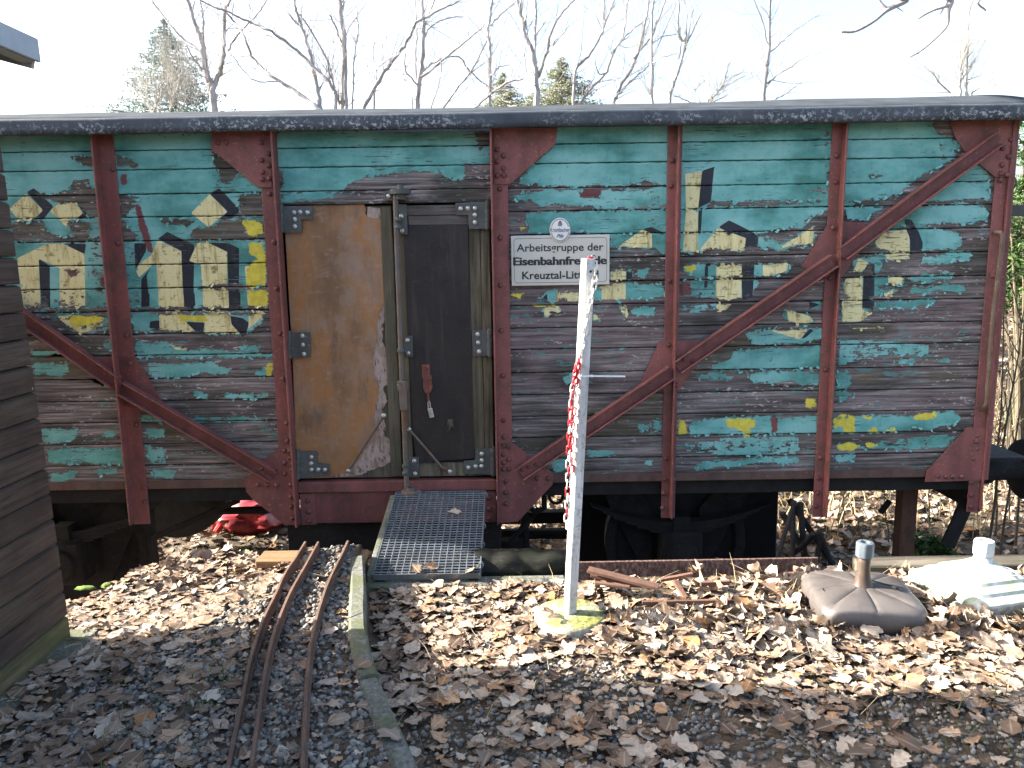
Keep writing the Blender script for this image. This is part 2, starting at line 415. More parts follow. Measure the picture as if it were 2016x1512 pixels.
 ('+',8,(655,1150),(780,1138),(795,1178),(670,1192)),
]
CREAM = [
 (1,(185,650),(305,770),(230,838),(130,838),(65,760)), (1,(350,780),(430,705),(530,715),(590,790),(540,832),(482,834),(482,888),(470,898),(420,835)),
 (1,(1485,655),(1612,780),(1480,892),(1352,790)),
 (1,(120,1110),(330,1008),(440,1005),(600,1080),(604,1165),(605,1460),(425,1460),(422,1180),(275,1115),(288,1460),(170,1460)),
 (1,(1118,978),(1285,1060),(1302,1470),(1125,1470),(1110,1170),(1090,1150),(985,1250),(965,1200),(985,1150),(1070,1090)),
 (1,(1400,998),(1470,998),(1610,1065),(1612,1290),(1622,1470),(1440,1470),(1425,1160),(1340,1130)),
 (1,(1733,1162),(1770,1162),(1775,1470),(1760,1470)),
 (2,(1120,-10),(1300,-10),(1305,80),(1320,200),(1388,262),(1130,250)), (2,(1440,-10),(1620,-10),(1625,80),(1640,210),(1702,278),(1450,278),(1450,150)),
 (2,(1765,-10),(1900,-10),(1900,150),(1850,170),(1760,245)), (2,(400,150),(740,140),(720,240),(560,275),(440,210)),
 (2,(1180,338),(1325,392),(1250,392)),
 (5,(1095,835),(1165,860),(1165,965),(915,962)), (5,(870,1130),(980,1110),(981,1195),(870,1195)),
 (5,(492,1262),(482,1345),(660,1345),(660,1280)), (5,(808,1235),(980,1205),(980,1330),(808,1335)),
 (5,(400,1380),(505,1370),(505,1455),(400,1455)), (5,(938,1378),(980,1378),(1005,1465),(975,1465)), (5,(750,1400),(800,1475),(750,1480)),
 (5,(1400,440),(1522,418),(1492,690),(1490,990),(1385,990),(1405,700)), (5,(1632,822),(1830,895),(1822,985),(1490,990)),
 (5,(1622,1080),(1802,1080),(1800,1340),(1615,1340)), (5,(1622,1355),(1742,1355),(1700,1425),(1622,1425)),
 (5,(1950,1085),(2016,1085),(2016,1170),(1950,1170)),
 (6,(150,1165),(335,1140),(322,1200),(250,1225),(150,1228)), (6,(235,1055),(512,882),(505,1015),(380,1012)),
 (8,(320,105),(480,150),(518,188),(440,212),(330,190)), (8,(170,248),(470,246),(415,318)),
 (6,(940,1000),(1010,925),(1165,905),(1190,960),(1192,1122),(1040,1125)), (6,(790,1210),(830,1105),(900,1140),(865,1205)),
 (6,(735,1245),(860,1245),(856,1512),(715,1512)), (6,(1040,1235),(1155,1235),(1135,1290),(1090,1305),(1040,1288)), (6,(1000,1375),(1085,1325),(1065,1378)),
 (8,(715,28),(852,28),(850,102),(918,132),(860,192),(715,194)), (8,(760,228),(1020,230),(1010,245),(800,250)),
]
BLACK = [
 (1,(188,642),(240,612),(380,742),(310,835),(238,838),(305,770)), (1,(590,788),(545,725),(640,760),(640,805),(560,838),(540,832)), (1,(1485,652),(1555,612),(1695,760),(1690,800),(1640,832),(1555,832),(1612,780)),
 (1,(440,1003),(612,1008),(602,1082)), (1,(275,1113),(356,1165),(358,1460),(292,1460)),
 (1,(1118,972),(1186,922),(1378,1017),(1372,1470),(1302,1470),(1285,1060)), (1,(1470,998),(1620,1003),(1696,1040),(1695,1280),(1706,1470),(1625,1470),(1610,1065)),
 (1,(950,1003),(1038,1003),(1036,1060),(960,1195)), (1,(1090,1148),(1042,1230),(1060,1460),(1000,1460),(1000,1260)),
 (2,(1300,-10),(1380,-10),(1386,84),(1306,84)), (2,(1620,-10),(1705,-10),(1706,84),(1622,84)), (2,(1308,190),(1450,198),(1440,272),(1388,264)), (2,(1620,148),(1720,165),(1766,200),(1742,285),(1700,278),(1640,210)),
 (2,(1020,-10),(1060,-10),(1060,84),(1030,84)), (2,(1060,190),(1130,180),(1130,245),(1060,240)),
 (5,(1098,832),(1160,815),(1260,862),(1165,864)), (5,(368,1345),(422,1282),(426,1345)), (5,(982,1130),(1025,1130),(1030,1185),(982,1192)), (5,(982,1378),(1012,1395),(1020,1440),(1003,1445)),
 (5,(1522,416),(1608,388),(1582,640),(1490,685),(1500,560)), (5,(1494,690),(1522,690),(1512,852),(1490,852)),
 (5,(1632,820),(1710,768),(1835,830),(1922,880),(1912,975),(1826,975),(1830,895),(1700,850)), (5,(1803,1080),(1892,1080),(1882,1290),(1803,1325)), (5,(1540,1080),(1565,1080),(1560,1250),(1535,1250)),
 (6,(0,1160),(92,1160),(84,1310),(0,1325)), (6,(30,942),(112,950),(110,1045),(20,1045)),
 (8,(415,318),(472,246),(520,246),(455,305)), (8,(470,45),(400,100),(480,105),(560,70)),
 (6,(1150,828),(1205,838),(1255,920),(1284,1000),(1278,1145),(1194,1132),(1192,980),(1165,900)), (6,(868,1160),(944,1145),(942,1395),(858,1395)), (8,(858,10),(945,50),(932,105),(854,95)),
]
YELLOW = [
 (1,(1715,850),(1855,858),(1855,930),(1770,955)), (1,(1768,1000),(1850,1000),(1880,1100),(1880,1312),(1758,1312),(1748,1190),(1830,1112),(1768,1070)), (1,(1758,1352),(1885,1340),(1900,1442),(1768,1445)),
 (2,(1760,-10),(1895,-10),(1892,70),(1790,82)), (2,(1255,150),(1455,152),(1460,192),(1280,185)), (2,(1895,495),(1925,490),(1928,560),(1895,585)), (2,(480,150),(740,150),(700,210),(520,230)),
 (5,(1388,1092),(1482,1080),(1468,1112),(1435,1142),(1400,1122)), (7,(1695,815),(1760,803),(1885,822),(1890,868),(1800,884),(1700,865)), (7,(1815,888),(1858,893),(1850,932),(1820,925)),
 (8,(455,735),(520,742),(525,800),(460,795)), (7,(1358,815),(1392,825),(1415,905),(1360,920)),
 (8,(648,885),(718,852),(802,868),(802,980),(738,978),(715,930),(648,948)), (8,(1220,862),(1270,842),(1395,838),(1360,880),(1228,886)), (8,(872,868),(922,868),(908,886)), (8,(900,972),(940,938),(965,975)), (8,(1028,962),(1080,948),(1105,975)),
 (8,(678,1070),(760,1050),(835,1072),(780,1104),(700,1100)), (8,(880,1048),(965,1062),(890,1082)), (8,(-10,880),(60,878),(92,930),(-5,948)), (8,(12,970),(62,985),(28,1008)),
 (5,(225,815),(290,820),(240,840)), (5,(180,1290),(260,1285),(230,1330)), (5,(330,1372),(470,1372),(380,1385)),
]
SMEAR = [  # the red-brown primer that shows in a few places
 (1,(850,515),(900,515),(905,580),(865,600)), (1,(950,730),(990,730),(1070,990),(1085,1080),(1050,1060),(990,900)), (5,(655,545),(805,545),(805,612),(655,608)),
 (8,(205,868),(258,868),(258,978),(212,978)), (1,(710,1240),(750,1240),(745,1320),(712,1310)), (5,(1370,1200),(1440,1200),(1440,1300),(1370,1300)), (1,(470,1185),(555,1190),(548,1235),(500,1245)),
]
OLIVE = [
 (1,(0,300),(1990,300),(1990,1000),(0,1000)), (7,(170,940),(640,950),(520,1080),(250,1060)), (7,(700,700),(1240,600),(1240,950),(640,950)),
 (8,(1050,425),(1380,415),(1360,495),(1060,480)), (8,(765,535),(1030,535),(1025,648),(765,648)), (8,(1300,525),(1560,520),(1550,625),(1320,635)),
 (6,(880,890),(1010,885),(950,1060),(870,1080)), (8,(720,100),(1100,200),(1000,340),(760,340)), (7,(1480,230),(2016,150),(2016,480),(1480,560)), (2,(220,290),(760,300),(700,600),(230,600)), (2,(1080,900),(1500,900),(1500,1040),(1080,1040)),
]
MAUVE = [
 (5,(160,1200),(1260,1180),(1260,1512),(160,1512)), (7,(170,-20),(1260,-20),(1260,620),(170,640)), (8,(1000,20),(1700,20),(1700,330),(1000,330)), (8,(680,680),(1640,660),(1640,830),(680,830)), (2,(940,290),(1930,280),(1950,420),(940,420)), (5,(150,520),(400,520),(280,1000),(150,1000)),
]

def poly_xz(entry):
    return np.array([[p.x, p.z] for p in (crw(entry[0], *uv) for uv in entry[1:])])
LIM = 0.05
def sdf(P, poly, lim=LIM):
    """signed distance (positive inside) of points P to a polygon, clamped to +-lim"""
    out = np.full(len(P), -lim)
    lo, hi = poly.min(0) - lim, poly.max(0) + lim
    m = np.where((P[:, 0] > lo[0]) & (P[:, 0] < hi[0]) & (P[:, 1] > lo[1]) & (P[:, 1] < hi[1]))[0]
    if not len(m): return out
    q = P[m]; d = np.full(len(q), 9.0); ins = np.zeros(len(q), bool)
    n = len(poly)
    for i in range(n):
        a, b = poly[i], poly[(i + 1) % n]; e = b - a
        t = np.clip(((q - a) @ e) / max(e @ e, 1e-9), 0, 1)
        d = np.minimum(d, np.hypot(*(q - a - t[:, None] * e).T))
        c = (a[1] > q[:, 1]) != (b[1] > q[:, 1])
        with np.errstate(divide='ignore', invalid='ignore'):
            ins ^= c & (q[:, 0] < (b[0] - a[0]) * (q[:, 1] - a[1]) / (b[1] - a[1]) + a[0])
    out[m] = np.clip(np.where(ins, d, -d), -lim, lim)
    return out
PAINT_W = [(e[0], poly_xz(e[1:])) for e in PAINT]
LAYERS = {k: [poly_xz(e) for e in L] for k, L in (('cream', CREAM), ('black', BLACK), ('yellow', YELLOW), ('primer', SMEAR), ('olive', OLIVE), ('mauve', MAUVE))}
def paint_fields(P):
    f = {}
    c = np.full(len(P), -LIM)
    for op, pl in PAINT_W:
        s = sdf(P, pl)
        if op == '+': c = np.maximum(c, s)
        elif op == '-': c = np.minimum(c, -s)
        else: c = np.where(s > -LIM + 1e-6, np.clip(s + .006, c, 0.0045) if False else np.where(s > 0, 0.002, c), c)
    f['cover'] = c
    for k, L in LAYERS.items():
        a = np.full(len(P), -LIM)
        for pl in L: a = np.maximum(a, sdf(P, pl))
        f[k] = a
    return f

def plank_material():
    b = NB('weathered_painted_plank', .8, 0, .3); v = b.co
    vr = b.rnd(7)
    sc = lambda k: b.scale(v, k)
    # bare wood
    g = b.noise(1, 8, .68, b.scale(vr, (2.0, 1, 55)), .35); g2 = b.noise(1, 4, .6, b.scale(vr, (5, 1, 190)))
    big = b.noise(2.2, 5, .65, b.scale(vr, (1, 1, 2.2)))
    wood = b.ramp(g, [(.33, (.022, .020, .018)), (.43, (.092, .078, .076)), (.53, (.172, .145, .145)), (.64, (.31, .28, .275))])
    wood = b.mix(b.ramp(big, [(.35, .75), (.6, 0.0)]), wood, b.mix(.5, wood, (.018, .017, .016)))
    n6 = b.noise(5, 5, .7, b.scale(v, (1, 1, 1.6)))
    mauve = b.math('MULTIPLY', b.ramp(b.attr('mauve'), [(.0, 0.0), (.03, 1.0)]), b.ramp(n6, [(.38, 0.0), (.62, .75)]))
    wood = b.mix(mauve, wood, b.mix(.6, wood, (.20, .135, .15)))
    olive = b.math('MULTIPLY', b.ramp(b.attr('olive'), [(.0, 0.0), (.03, 1.0)]), b.ramp(n6, [(.33, 0.15), (.6, .85)]))
    wood = b.mix(olive, wood, b.mix(.7, wood, (.085, .078, .042)))
    damp = b.noise(1.3, 4, .6, b.scale(v, (1, 1, 2.5)))
    wood = b.mix(b.ramp(damp, [(.52, 0.0), (.62, .6)]), wood, (.024, .026, .018))
    fleck = b.noise(1, 3, .6, b.scale(v, (26, 1, 75)))
    flk2 = b.noise(1, 4, .65, b.scale(v, (11, 1, 48)))
    flz = b.noise(2.1, 3, .6, v)
    wood = b.mix(b.math('MULTIPLY', b.ramp(fleck, [(.60, 0.0), (.64, .9)]), b.ramp(b.noise(3.1, 4, .65, b.scale(v, (1, 1, 2.5))), [(.50, 0.0), (.60, 1.0)])), wood, (.42, .42, .41))
    wood = b.mix(b.math('MULTIPLY', b.ramp(flk2, [(.60, 0.0), (.615, 1.0)]), b.ramp(flz, [(.44, 0.0), (.56, .9)])), wood, (.08, .20, .19))
    # where paint still sits
    e1 = b.math('MULTIPLY', b.math('SUBTRACT', b.noise(1, 8, .72, sc((15, 1, 24)), .2), .5), .085)
    e2 = b.math('MULTIPLY', b.math('SUBTRACT', b.noise(1, 4, .7, sc((70, 1, 130))), .5), .030)
    e3 = b.math('MULTIPLY', b.math('SUBTRACT', b.noise(1, 5, .75, sc((24, 1, 95)), .3), .5), .045)
    en = b.math('ADD', b.math('ADD', b.math('ADD', e1, e2), e3), .004)
    raw = b.math('ADD', b.attr('cover'), en)
    crack = b.math('MULTIPLY', b.ramp(b.noise(1, 5, .7, sc((7, 1, 120)), .4), [(.60, 0.0), (.615, 1.0)]), b.ramp(b.noise(3.3, 3, .6, v), [(.48, 0.0), (.56, 1.0)]))
    chip = b.ramp(b.noise(1, 4, .75, sc((45, 1, 60))), [(.655, 0.0), (.675, 1.0)])
    hole = b.math('MAXIMUM', crack, chip)
    raw = b.math('SUBTRACT', raw, b.math('MULTIPLY', hole, .08))
    m = b.math('MULTIPLY', raw, 900.0, clamp=True)
    # paint colours
    tn = b.noise(2.6, 5, .6, sc((1, 1, 1.8))); dirt = b.noise(1, 5, .7, sc((26, 1, 3.2))); dn = b.noise(22, 5, .75, v)
    sep = b.n.new('ShaderNodeSeparateXYZ'); b.l.new(v, sep.inputs[0])
    teal = b.ramp(tn, [(.36, (.052, .205, .185)), (.48, (.110, .325, .312)), (.62, (.19, .43, .42))])
    cream = b.ramp(dirt, [(.34, (.34, .28, .13)), (.46, (.62, .56, .29)), (.6, (.70, .65, .37))])
    sp = b.ramp(dn, [(.57, 0.0), (.64, .8)])
    cream = b.mix(sp, cream, (.16, .12, .04))
    black = b.ramp(tn, [(.3, (.010, .013, .022)), (.7, (.022, .028, .042))])
    sharp = b.math('MULTIPLY', b.math('SUBTRACT', dn, .5), .0035)
    pick = lambda nm, k=700.0: b.math('MULTIPLY', b.math('ADD', b.attr(nm), sharp), k, clamp=True)
    pc = b.mix(pick('black'), teal, black)
    pc = b.mix(pick('cream'), pc, cream)
    pc = b.mix(b.math('MULTIPLY', b.ramp(dirt, [(.5, 0.0), (.75, .45)]), b.ramp(tn, [(.3, 1.0), (.6, .3)])), pc, (.06, .085, .07))
    prm = b.math('MULTIPLY', b.math('ADD', b.attr('primer'), b.math('MULTIPLY', en, .5)), 200.0, clamp=True)
    pc = b.mix(prm, pc, (.15, .05, .055))
    wood = b.mix(b.math('MULTIPLY', prm, .8), wood, (.13, .045, .05))
    rim = b.math('SUBTRACT', 1.0, b.math('MULTIPLY', b.math('ABSOLUTE', b.math('SUBTRACT', raw, .0016)), 650.0, clamp=True))
    pc = b.mix(b.math('MULTIPLY', rim, .45), pc, (.42, .48, .42))
    flake_shade = b.math('SUBTRACT', 1.0, b.math('MULTIPLY', b.math('ABSOLUTE', b.math('ADD', raw, .0022)), 420.0, clamp=True))
    wood = b.mix(b.math('MULTIPLY', flake_shade, .75), wood, (.012, .011, .010))  # dark line beside torn paint: shade under lifted flakes, put into the colour
    yraw = b.math('ADD', b.attr('yellow'), b.math('MULTIPLY', en, .75))
    ym = b.math('MULTIPLY', b.math('SUBTRACT', yraw, b.math('MULTIPLY', chip, .05)), 900.0, clamp=True)
    yc = b.ramp(dn, [(.3, (.42, .35, .045)), (.6, (.62, .55, .075)), (.75, (.66, .60, .12))])
    c = b.mix(m, wood, pc); c = b.mix(ym, c, yc)
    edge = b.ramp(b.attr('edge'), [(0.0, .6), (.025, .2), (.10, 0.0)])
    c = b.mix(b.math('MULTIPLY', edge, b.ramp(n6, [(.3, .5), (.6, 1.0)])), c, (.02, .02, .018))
    b.color(c)
    any_ = b.math('MAXIMUM', m, ym)
    b.rough(b.math('SUBTRACT', .86, b.math('MULTIPLY', any_, .28)))
    h = b.math('ADD', b.math('MULTIPLY', any_, 1.0), b.math('MULTIPLY', b.math('ADD', g, g2), b.math('SUBTRACT', .9, b.math('MULTIPLY', any_, .7))))
    b.bump(h, .005, .9)
    return b.m
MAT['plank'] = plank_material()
# ------------------------------------------------------------------ the goods wagon
def roof_edge_mat():
    b = NB('tarred_roof_edge', .8, 0, .3); v = b.co
    n = b.noise(1, 6, .75, b.scale(v, (40, 40, 44)), .3); n2 = b.noise(2.3, 4, .6, b.scale(v, (1, 1, 1))); n3 = b.noise(6, 4, .6, v)
    sep = b.n.new('ShaderNodeSeparateXYZ'); b.l.new(v, sep.inputs[0])
    c = b.ramp(n3, [(.3, (.035, .045, .060)), (.7, (.065, .08, .10))])
    th = b.math('MULTIPLY', b.ramp(n, [(.535, 0.0), (.57, 1.0)]), b.ramp(n2, [(.40, 0.0), (.58, 1.0)]))
    low = b.attr('low')
    th = b.math('MULTIPLY', th, b.ramp(low, [(.15, .15), (.5, 1.0)]))
    c = b.mix(b.math('MULTIPLY', th, .8), c, (.36, .40, .43))
    b.color(c); b.bump(b.math('ADD', n3, b.math('MULTIPLY', th, .6)), .004, .5); return b.m
MAT['roofedge'] = roof_edge_mat()
MAT['rooftop'] = plain('roof_felt', (.045, .052, .06), 1.0, 0, .3, 5, .4)
MAT['rooftop'].node_tree.nodes['Principled BSDF'].inputs['Specular IOR Level'].default_value = .05
MAT['teal_dark'] = plain('faded_green_board', (.03, .075, .085), .75, 0, .3, 6, .2)
MAT['dark_inside'] = plain('dark_inside', (.015, .014, .013), .9)
MAT['stile'] = timber('weathered_frame_wood', (.07, .06, .045), (.16, .14, .10), (.27, .245, .195), 2, green=.25)
MAT['rail_wood'] = timber('weathered_rail_wood', (.07, .06, .055), (.15, .13, .12), (.24, .215, .205), 0)

XL = crw(1, 0, 300).x
X_R = on_y(2001, 260).x                     # right end of the body
DL0, DL1 = on_y(531, 600).x, on_y(566, 600).x    # door posts
DR0, DR1 = on_y(971, 600).x, on_y(1004, 600).x
X_MID = (DL1 + DR0) / 2
X_L = 2 * X_MID - X_R
wagon = empty('freight_wagon', (X_MID, 6.15, -1.0), 'old green and red railway goods wagon with flaking painted planks', 'railway wagon')
zrow = [on_y(111, y).z for y in (252, 298.6, 336.6, 384.7, 430, 476.6, 523.6, 570, 615.5, 660, 702, 748, 791.6, 834, 876, 918, 951)]
Z_TOP, Z_BOT = zrow[0], zrow[-1]

def make_plank(x0, x1, z0, z1, i, wobble=.0015, notch=None):
    nx = max(2, int((x1 - x0) / .0105)); nz = max(6, int((z1 - z0) / .010))
    g = .0010 + .0010 * random.random()
    xs = np.linspace(x0, x1, nx); zz = np.linspace(z0 + g, z1 - g, nz)
    zz = np.concatenate([[zz[0]], [zz[0] + .004], zz[1:-1], [zz[-1] - .004], [zz[-1]]]); nz += 2
    Xg, Zg = np.meshgrid(xs, zz)
    ph = random.random() * 9
    yoff = YW + random.uniform(-.002, .002)
    wav = wobble * (np.sin(Xg * 2.1 + ph) + .6 * np.sin(Xg * 5.3 + ph * 2))
    Y = yoff + wav
    t = np.minimum(Zg - zz[0], zz[-1] - Zg)
    Y = Y + .003 * np.clip(1 - t / .004, 0, 1) ** 1.5          # eased edges
    edgej = .0016 * (np.sin(Xg * 31 + ph) + np.sin(Xg * 73 + 2 * ph))
    top = np.clip((Zg - (zz[-1] - .02)) / .02, 0, 1); Zg = Zg - top * np.abs(edgej) - np.clip((zz[0] + .02 - Zg) / .02, 0, 1) * -np.abs(edgej) * .6
    if notch:
        for (a, bb, dz, side) in notch:
            w = np.clip(np.minimum(Xg - a, bb - Xg) / .012, 0, 1) * (1 + .35 * np.sin(Xg * 90) + .25 * np.sin(Xg * 210))
            if side > 0: Zg = Zg - w * dz * np.clip((Zg - (zz[-1] - dz * 2.2)) / (dz * 2.2), 0, 1)
            else: Zg = Zg + w * dz * np.clip(((zz[0] + dz * 2.2) - Zg) / (dz * 2.2), 0, 1)
    front = np.stack([Xg.ravel(), Y.ravel(), Zg.ravel()], 1)
    idx = np.arange(nx * nz).reshape(nz, nx)
    F = np.stack([idx[:-1, :-1], idx[:-1, 1:], idx[1:, 1:], idx[1:, :-1]], -1).reshape(-1, 4)
    # a rim running back from the outline, so the board has its thickness
    loop = np.concatenate([idx[0, :], idx[1:, -1], idx[-1, -2::-1], idx[-2:0:-1, 0]])
    back = front[loop].copy(); back[:, 1] = YW + .034
    n0 = len(front); m = len(loop); k = np.arange(m); k2 = (k + 1) % m
    R_ = np.stack([loop[k], n0 + k, n0 + k2, loop[k2]], 1)
    V = np.concatenate([front, back]); F = np.concatenate([F, R_])
    f = paint_fields(V[:, [0, 2]])
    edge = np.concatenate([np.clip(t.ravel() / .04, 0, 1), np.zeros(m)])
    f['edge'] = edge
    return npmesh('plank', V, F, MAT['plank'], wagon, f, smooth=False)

xa, xb = X_L + .02, DL0 + .02
ya = crw(2, 600, 765); yb = crw(2, 870, 765)
for i in range(16):
    nt = None
    if i == 11: nt = [(crw(2, 670, 765).x, crw(2, 850, 765).x, .030, 1)]
    if i == 9: nt = [(crw(2, 380, 600).x, crw(2, 690, 590).x, .014, -1)]
    make_plank(xa, xb, zrow[i + 1], zrow[i], i, notch=nt)
    make_plank(DR1 - .02, X_R - .02, zrow[i + 1], zrow[i], i)
zd = [Z_TOP, on_y(760, 289).z, on_y(760, 327).z, on_y(760, 374).z, on_y(760, 401).z]
for i in range(4): make_plank(DL1 - .01, DR0 + .01, zd[i + 1], zd[i], i)
# the shell behind the planks, ends and far side
for (a, c) in ((X_L + .03, DL0 - .02), (DR1 + .02, X_R - .03)): MB().box(a, c, YW + .04, YW + .06, Z_BOT, Z_TOP).build('inner_lining', MAT['dark_inside'], wagon)
mb = MB(); mb.box(X_L + .02, X_R - .02, YW + 2.72, YW + 2.76, Z_BOT, Z_TOP); mb.build('far_wall', MAT['rail_wood'], wagon)
for x in (X_L + .02, X_R - .05):
    yc0, hf = YW + 1.39, 1.33
    arch = [Vector((x, yc0 + hf * (-1 + k / 8), Z_TOP + .06 + .20 * (1 - abs(-1 + k / 8) ** 2.1))) for k in range(17)]
    MB().prism([Vector((x, yc0 - hf, Z_BOT)), *arch, Vector((x, yc0 + hf, Z_BOT))], (.03, 0, 0)).build('end_wall', MAT['rail_wood'], wagon)
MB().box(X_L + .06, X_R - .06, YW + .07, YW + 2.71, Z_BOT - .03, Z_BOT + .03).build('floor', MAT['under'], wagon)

# roof: drip edge and arched felt top
YE = YW - .13
zf0, zf1 = on_y(1008, 249.5, YE).z, on_y(1008, 218.5, YE).z
XE0, XE1 = X_L - .12, X_R + .16
nx = 150; xs = np.linspace(XE0, XE1, nx)
V, F, low = [], [], []
prof = [(YE + .05, zf0 + .002, 1), (YE, zf0, 1), (YE - .002, zf0 + .028, .8), (YE, zf0 + (zf1 - zf0) * .5, .5), (YE - .001, zf0 + (zf1 - zf0) * .8, .2), (YE + .002, zf1 - .006, .05), (YE + .012, zf1, 0), (YE + .05, zf1 + .004, 0)]
for x in xs:
    w = .003 * math.sin(x * 3.1) + .0015 * math.sin(x * 11)
    for (y, z, l) in prof:
        V.append((x, y + w, z + w * .8)); low.append(l)
npf = len(prof)
for i in range(nx - 1):
    for k in range(npf - 1):
        a = i * npf + k; F.append((a, a + npf, a + npf + 1, a + 1))
npmesh('roof_edge', V, F, MAT['roofedge'], wagon, {'low': low})
MB().box(XE0, XE1, YE + .02, YW + .03, zf0 + .012, zf0 + .03).build('eave_board', MAT['teal_dark'], wagon)
# lip that hangs below the edge above the door
lx0, lx1 = on_y(735, 256, YE).x, on_y(965, 254, YE).x
MB().box(lx0, lx1, YE + .008, YE + .014, zf0 - .018, zf0 + .01).build('loose_trim', MAT['roofedge'], wagon)
V, F = [], []; ny = 22; nx = 40; xs = np.linspace(XE0, XE1, nx); yc = YW + 1.39; half = yc - YE - .03
for x in xs:
    rise = .218 + .013 * max(0, x) + .004 * math.sin(x * 4)
    for k in range(ny):
        u = -1 + 2 * k / (ny - 1)
        V.append((x, yc + u * half, zf1 - .004 + rise * (1 - abs(u) ** 2.1)))
for i in range(nx - 1):
    for k in range(ny - 1):
        a = i * ny + k; F.append((a, a + ny, a + ny + 1, a + 1))
top = npmesh('roof_felt', V, F, MAT['rooftop'], wagon, smooth=True)
md = top.modifiers.new('thickness', 'SOLIDIFY'); md.thickness = .03; md.offset = -1

# ---- steel: posts with rivets
rb = MB(); rb.lathe((0, 0, 0), (0, -1, 0), [(.0165, 0), (.0155, .005), (.0115, .0105), (.005, .0135)], 10)
rivet_me = None
def rivet(parent, p, s=1.0):
    global rivet_me
    if rivet_me is None:
        me = bpy.data.meshes.new('rivet'); me.from_pydata(rb.v, [], rb.f); me.materials.append(MAT['rivet'])
        me.polygons.foreach_set('use_smooth', [True] * len(me.polygons)); rivet_me = me
    o = bpy.data.objects.new('rivet', rivet_me); o.parent = parent
    o.location = Vector(p) - wloc(parent); o.scale = (s, s, s); COL.objects.link(o); return o
def rivets(parent, k, pts, y, s=1.0):
    for (u, v) in pts: rivet(parent, crw(k, u, v, y), s)

YP = YW - .012                                  # face of the flat legs
def post(x0, x1, rib0, rib1, ztop, zbot, depth=.075, name='post'):
    mb = MB(); mb.box(x0, x1, YP, YW - .0025, zbot, ztop, .003)
    mb.box(rib0, rib1, YP - depth, YP + .001, zbot + .012, ztop - .004, .0025)
    return mb.build(name, MAT['red'], wagon)
ZPT = Z_TOP + .03
def zpx(px, py): return on_y(px, py, YP).z
xx = lambda px, py=600: on_y(px, py, YP).x
# left of the door
p1 = post(xx(224, 640), xx(258, 640), xx(224, 640), xx(224, 640) + .011, ZPT, zpx(275, 1032), .06)
rivets(p1, 1, [(800, 480), (838, 1003)], YP); rivets(p1, 2, [(902, 290), (922, 485), (968, 920), (1020, 1370), (1025, 1470)], YP)
pdl = post(DL0, DL1, DL1 - .012, DL1, ZPT, zpx(590, 1034), .085, 'door_post')
rivets(pdl, 3, [(112, 150), (142, 492), (163, 822), (187, 1140), (208, 1460)], YP); rivets(pdl, 4, [(185, 210), (205, 482), (208, 592)], YP)
pdr = post(DR0, DR1, DR0, DR0 + .012, ZPT, zpx(985, 1029), .085, 'door_post')
rivets(pdr, 3, [(1742, 115), (1745, 462), (1748, 800), (1753, 1120), (1762, 1440)], YP); rivets(pdr, 4, [(1545, 190), (1548, 465), (1552, 568)], YP)
p4 = post(xx(1309), xx(1337), xx(1325), xx(1325) + .011, ZPT, zpx(1313, 1020), .06)
rivets(p4, 5, [(1308, 345), (1300, 525), (1290, 1200)], YP); rivets(p4, 7, [(1262, 1090), (1255, 1235), (1248, 1335), (1312, 1235), (1310, 1335), (1240, 1440), (1308, 1440)], YP)
p5 = post(xx(1621), xx(1652), xx(1640), xx(1640) + .011, ZPT, zpx(1612, 1018), .06)
rivets(p5, 6, [(672, 385), (668, 570), (650, 895)], YP); rivets(p5, 8, [(592, 530), (556, 1155), (545, 1300), (536, 1405), (528, 1500)], YP)
pe = post(xx(1938), xx(1961), xx(1961), xx(1961) + .012, ZPT, zpx(1915, 1008), .02, 'corner_post')
MB().box(xx(1961) + .0125, X_R + .012, YP + .002, YW + .09, zpx(1930, 946), ZPT, .003).build('corner_angle', MAT['red'], wagon)
rivets(pe, 8, [(1665, 1000), (1665, 1090), (1640, 1165), (1625, 1330), (1625, 1420), (1625, 1505)], YP)
rivets(pe, 6, [(1780, 1235)], YP)
# mirrored ones beyond the shed
for px in (1640, 1961):
    x = 2 * X_MID - xx(px); post(x - .03, x + .06, x - .03, x - .02, ZPT, Z_BOT - .2, .06)

# ---- gusset plates
def plate(name, pts, y=None, th=.008, k=None, mat='red'):
    y = YP - .001 if y is None else y
    P = [on_y(u, v, y) if k is None else crw(k, u, v, y) for (u, v) in pts]
    return MB().prism(P, (0, -th, 0)).build(name, MAT[mat], wagon)
YG = YP - .010
g = plate('gusset_plate', [(417, 258), (533, 258), (536, 369), (508, 369), (417, 294)])
rivets(g, 1, [(1855, 415), (1905, 370), (1905, 455), (1860, 500), (1860, 550), (1910, 545), (1545, 290), (1605, 290), (1850, 290)], YG)
g = plate('gusset_plate', [(973, 252), (1097, 252), (1093, 284), (1004, 363), (973, 363)])
rivets(g, 5, [(68, 268), (112, 310), (70, 355), (112, 400), (68, 452), (115, 450)], YG)
g = plate('gusset_plate', [(557, 877), (579, 877), (589, 1033), (560, 1031), (500, 984), (485, 967), (483, 945), (519, 907)])
rivets(g, 4, [(190, 655), (222, 655), (222, 697), (190, 730), (235, 765), (190, 795), (25, 865), (82, 865), (143, 865), (230, 865), (232, 940), (232, 1000), (240, 1070)], YG)
g = plate('gusset_plate', [(982, 872), (1011, 872), (1049, 903), (1071, 919), (1089, 930), (1088, 953), (1020, 1026), (982, 1029)])
rivets(g, 7, [(115, 1000), (145, 1002), (115, 1060), (150, 1095), (115, 1120), (150, 1165), (115, 1165), (130, 1250), (350, 1230), (430, 1230), (130, 1330), (130, 1410)], YG)
